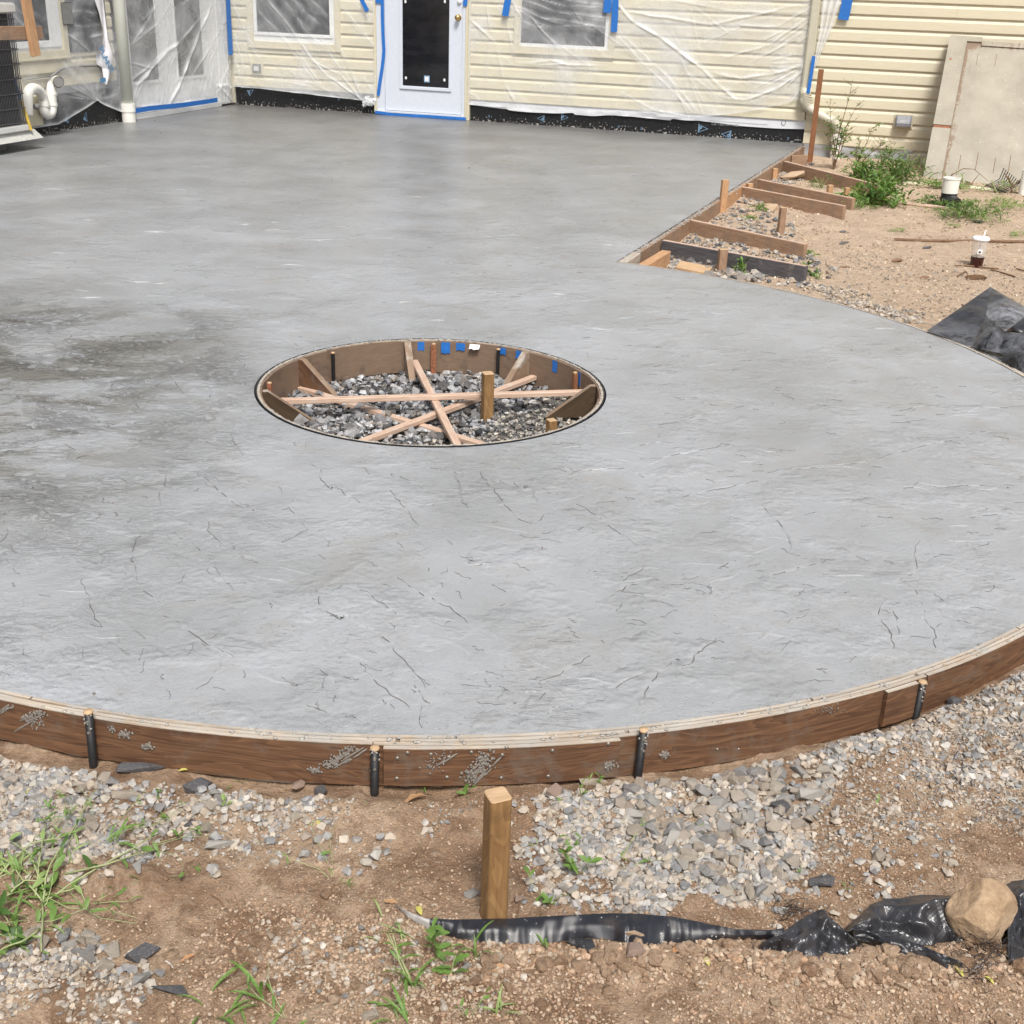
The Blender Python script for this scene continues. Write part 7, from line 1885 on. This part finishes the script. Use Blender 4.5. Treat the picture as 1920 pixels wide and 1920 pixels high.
for P in pst:
    Q = [ag(*p)-r0+np.array([0, 0, .006+.020*math.sin(math.pi*(i+.3)/len(P))]) for i, p in enumerate(P)]
    m = MB(); QQ = []
    for i in range(len(Q)-1):
        for k in range(3): QQ.append(Q[i]+(Q[i+1]-Q[i])*k/3+rng.normal(0, .0015, 3))
    QQ.append(Q[-1]); m.tube(QQ, [.0021*(1-.55*i/len(QQ)) for i in range(len(QQ))], 6); m.build('stalk', M['stem'], root, smooth=True)
    for q in QQ[2::2]: put_leaf(root, ['lance', 'oval'][int(rng.integers(2))], ['leaf', 'leaf_pale', 'leaf_dark', 'leaf'][int(rng.integers(4))], tuple(q), rng.uniform(.018, .036), rng.uniform(0, 6.28), rng.uniform(-.2, .7), rng.normal(0, .4))
# loose leaves
for px, py, mt, L, lab in [(48, 1485, 'leaf_yellow', .028, 'yellow leaf on the left gravel'), (335, 1450, 'leaf_yellow', .020, 'yellow leaf on the stones under the form'), (596, 1552, 'leaf_yellow', .020, 'pale yellow leaf at the tip of the thin creeping weed'),
                       (782, 1704, 'leaf_yellow', .026, 'pale yellow leaf just above the fabric tip'), (1322, 1800, 'leaf_yellow', .020, 'yellow leaf below the crumpled fabric'), (1788, 1815, 'leaf_yellow', .026, 'bright yellow green leaf at the end of the pleats'),
                       (1862, 1850, 'leaf_yellow', .020, 'yellow green leaf at the lower right'), (800, 1497, 'leaf_dry', .060, 'curled brown dead leaf under the splice board'), (945, 1815, 'leaf_dry', .035, 'brown dead leaf below the fabric strip'),
                       (1262, 1792, 'leaf_orange', .032, 'orange dead leaf below the fabric strip'), (440, 1830, 'leaf_orange', .018, 'small orange leaf at the bottom left'), (365, 1795, 'leaf_orange', .026, 'reddish bark chip on the soil at the bottom left'),
                       (385, 1560, 'leaf', .03, 'green leaf lying flat on the soil left of centre'), (720, 1695, 'leaf_dry', .03, 'brown leaf at the fabric tip'), (612, 1610, 'leaf_dry', .02, 'dry leaf beside the creeping weed')]:
    p = ag(px, py); o = bpy.data.objects.new('fallen_leaf', leaf_mesh('fallen_leaf', 1, .5, M[mt], .7 if 'd' in mt[5:] else .4, .5, 12, 'dry' in mt or 'orange' in mt)); COL.objects.link(o); o.location = (p[0], p[1], p[2]+.006); o.scale = (L, L, L); o.rotation_euler = (rng.normal(0, .2), rng.uniform(0, .3), rng.uniform(0, 6.28)); tag(o, lab, 'leaf')
p = ag(600, 1560)
for pts, lab in [([(395, 1680), (412, 1690), (422, 1705)], 'thin twig on the sandy hump'), ([(1520, 1890), (1560, 1905), (1600, 1912)], 'twig lying at the bottom right'), ([(430, 1860), (470, 1840), (520, 1800), (560, 1775)], 'long dry stalk at the bottom left'), ([(230, 1665), (238, 1685), (250, 1705)], 'short thin twig beside the sandy hump')]:
    lying('twig', pts, .0014, M['twig'], lab, 'twig', dz=.004, grp='twigs on the soil')

# bushes and weeds by the house: many small leaves
def bush(px, py, w_, h_, n, L, label, mats=('leaf', 'leaf_dark'), kind='lance', depth=None, stems=5, name='bush', cat='bush', group=None, upright=.5, zc=0.0):
    p = ag(px, py); root = empty(name, label, cat, tuple(p), 0, group); m = MB()
    for i in range(stems):
        a = rng.uniform(0, 6.28); r = rng.uniform(0, .8)
        m.tube([(0, 0, 0), (math.cos(a)*w_*r*.25, math.sin(a)*w_*.25*r, h_*.45), (math.cos(a)*w_*r*.45, math.sin(a)*w_*.4*r, h_*rng.uniform(.6, .95))], [.006, .004, .002], 5)
    m.build('stem', M['stem'], root)
    dp = depth or w_*.6
    for mi, mt in enumerate(mats):
        lm = lmesh(kind, mt); LV = np.array([v.co[:] for v in lm.vertices]); LF = np.array([list(f.vertices) for f in lm.polygons]); V = []; F = []; k = 0
        cl = [(rng.normal(0, .36)*w_/1.2, rng.normal(0, .33)*dp/1.2, abs(rng.normal(.4, .3))) for _ in range(max(5, n//22))]
        for i in range(n//len(mats)):
            c = cl[rng.integers(len(cl))]; x = c[0]+rng.normal(0, w_*.07); y = c[1]+rng.normal(0, dp*.07); rr = min(1, math.hypot(x/(w_*.6), y/(dp*.6)))
            z = max(.01, min(h_*(1-.6*rr*rr), h_*c[2]*(1.1-.5*rr)+rng.normal(0, h_*.08)))+zc
            yaw = rng.uniform(0, 6.28); pt = rng.uniform(-.5, 1.0)*upright*2; s = L*rng.uniform(.6, 1.25); rl = rng.normal(0, .5)
            Mx = np.array((Matrix.Rotation(yaw, 3, 'Z') @ Matrix.Rotation(-pt, 3, 'Y') @ Matrix.Rotation(rl, 3, 'X')))
            V.append((LV*s)@Mx.T+np.array([x, y, z])); F.append(LF+k); k += len(LV)
        tag(mobj('foliage', np.concatenate(V), np.concatenate(F), M[mt], root, smooth=True), kind='stuff')
    return root
bush(1670, 342, .62, .30, 1500, .055, 'dense dark green low bush against the house left of the leaning panel', ('leaf_dark', 'leaf'), 'lance', .35)
bush(1620, 345, .30, .20, 360, .05, 'lower green weeds left of the dense bush', ('leaf', 'leaf_dark'), 'oval', .25)
bush(1640, 385, .42, .26, 700, .055, 'bright green weeds over the ends of the brace boards', ('leaf', 'leaf_dark'), 'oval', .35)
bush(1600, 392, .22, .12, 200, .045, 'short weeds at the end of the long bright brace', ('leaf', 'leaf'), 'lance', .2)
bush(1822, 408, .48, .14, 900, .045, 'green weed patch in front of the drain stub and trim strip', ('leaf', 'leaf_dark'), 'lance', .55)
bush(1880, 388, .40, .09, 420, .035, 'thin yellowish weed patch near the right edge', ('leaf', 'leaf_pale'), 'lance', .4)
bush(1742, 386, .22, .10, 220, .045, 'small weeds left of the drain stub', ('leaf', 'leaf_dark'), 'lance', .15)
bush(1690, 434, .16, .03, 90, .035, 'scrap of cut grass on the bare soil', ('leaf', 'leaf_pale'), 'blade', .15)
bush(1905, 442, .18, .03, 120, .035, 'pale cut grass at the right edge behind the rod', ('leaf_pale', 'leaf_pale'), 'blade', .15)
bush(1790, 426, .12, .02, 40, .03, 'few flat leaves left of the pale cut grass', ('leaf_pale', 'leaf'), 'lance', .1)
bush(1505, 478, .16, .05, 110, .035, 'weeds at the far end of the second brace board', ('leaf', 'leaf_pale'), 'lance', .12)
bush(1395, 512, .14, .07, 60, .045, 'broad leaved weed in the stones before the dark grey brace', ('leaf', 'leaf'), 'oval', .1)
bush(1510, 520, .10, .09, 40, .04, 'weed at the right end of the dark grey brace', ('leaf', 'leaf_dark'), 'oval', .08)
bush(1420, 396, .14, .07, 70, .04, 'weed beside the tan rock under the bright brace', ('leaf', 'leaf'), 'lance', .1)
bush(1410, 412, .14, .04, 60, .035, 'pale weed in front of the standing stake', ('leaf_pale', 'leaf'), 'lance', .1)
bush(1540, 352, .24, .12, 130, .05, 'weeds in the bay nearest the house', ('leaf_dark', 'leaf'), 'blade', .2)
bush(1760, 352, .5, .09, 200, .045, 'low weeds along the foot of the leaning panel', ('leaf', 'leaf_pale'), 'oval', .12)
bush(1870, 362, .5, .12, 200, .045, 'weeds along the trim strip by the rake head', ('leaf', 'leaf_pale'), 'lance', .15)
# tall spindly shrubs
def shrub(px, py, tops, label, L, nl, mats=('leaf_dark', 'leaf'), name='shrub', group=None, r=.007):
    p = ag(px, py); root = empty(name, label, 'shrub', tuple(p), 0, group); m = MB(); pts = []
    for (tx, ty, dy) in tops:
        X, Y = p[0], p[1]+dy; zt = zat(ty, X, Y); q = at(tx, ty, zt); T_ = np.array([q[0], q[1], zt])-p; T_[1] += 0
        P = []; b = np.array([0, 0, 0.0]); ph = rng.uniform(0, 6)
        for k in range(9):
            f = k/8; w = np.array([math.sin(f*4+ph)*.02, math.cos(f*3+ph)*.02, 0])*math.sin(math.pi*f); P.append(b+(T_-b)*f*np.array([f**.4 if f > 0 else 0, f**.4 if f > 0 else 0, 1])+w)
        m.tube(P, [r*(1-.1*k) for k in range(9)], 5)
        for k in range(14):
            f = rng.uniform(.25, 1); i = f*8; i0 = min(7, int(i)); q = P[i0]+(P[i0+1]-P[i0])*(i-i0); a = rng.uniform(0, 6.28); l = rng.uniform(.04, .15)*(1.2-f*.6)
            e = q+np.array([math.cos(a)*l, math.sin(a)*l, l*.7]); m.tube([q, (q+e)/2+np.array([0, 0, -.01]), e], [.0022, .0018, .001], 4); pts.append((q, e, f))
    m.build('branch', M['twig'], root)
    k = 0
    for mt in mats:
        lm = lmesh('oval', mt); LV = np.array([v.co[:] for v in lm.vertices]); LF = np.array([list(f.vertices) for f in lm.polygons]); V = []; F = []; k = 0
        for i in range(nl//len(mats)):
            q, e, f = pts[rng.integers(len(pts))]
            if rng.random() < (f-.3)*.8: continue
            c = q+(e-q)*rng.uniform(.2, 1.05); s = L*rng.uniform(.5, 1.1)*(1.25-f*.75); Mx = np.array((Matrix.Rotation(rng.uniform(0, 6.28), 3, 'Z') @ Matrix.Rotation(rng.uniform(-.6, .8), 3, 'Y') @ Matrix.Rotation(rng.normal(0, .5), 3, 'X')))
            V.append((LV*s)@Mx.T+c); F.append(LF+k); k += len(LV)
        tag(mobj('foliage', np.concatenate(V), np.concatenate(F), M[mt], root, smooth=True), kind='stuff')
    return root
shrub(1563, 318, [(1599, 148, .0), (1556, 190, .0), (1608, 195, 0), (1548, 250, 0), (1590, 240, 0)], 'tall spindly shrub with bare upper twigs beside the corner downspout', .042, 620)
shrub(1600, 335, [(1635, 240, .0), (1660, 262, .0), (1615, 262, 0)], 'slender shrub with light green leaves right of the drain adapter', .055, 260, ('leaf', 'leaf_pale'))
shrub(1650, 320, [(1680, 268, .0), (1652, 262, .0)], 'few leafed stems above the dense low bush', .05, 90, ('leaf', 'leaf_dark'))
# sprout in the pit
p = at(661, 690, -.12); root = empty('weed_sprout', 'tiny bright green sprout against the back of the pit form', 'sprout', (p[0], p[1]-.03, -.14)); m = MB(); m.tube([(0, 0, 0), (.0, .0, .05), (.0, 0, .085)], .0012, 5); m.build('stem', M['stem'], root)
for k in range(6): put_leaf(root, 'oval', 'leaf_pale', (0, 0, .06+.005*k), .026, k*1.1, .9)
# flakes of mortar and crumbs on the slab
st = Stones()
for px, py in [(290, 226), (435, 220), (300, 250), (210, 211), (880, 315), (1017, 1028), (62, 915), (212, 944), (475, 957)]:
    p = at(px, py, 0); st.items.append(((p[0], p[1], .001), .010 if py < 400 else .004, 'brn', .2, None))
for i in range(60):
    px, py = rng.uniform(0, 1900), rng.uniform(230, 420); q = at(px, py)
    if in_slab(q[0], q[1]): st.items.append(((q[0], q[1], 0), float(rng.uniform(.002, .006)), 'brn', .2, None))
st.flush('slab_crumbs', M['stone'], 'crumbs of soil on the wet concrete')
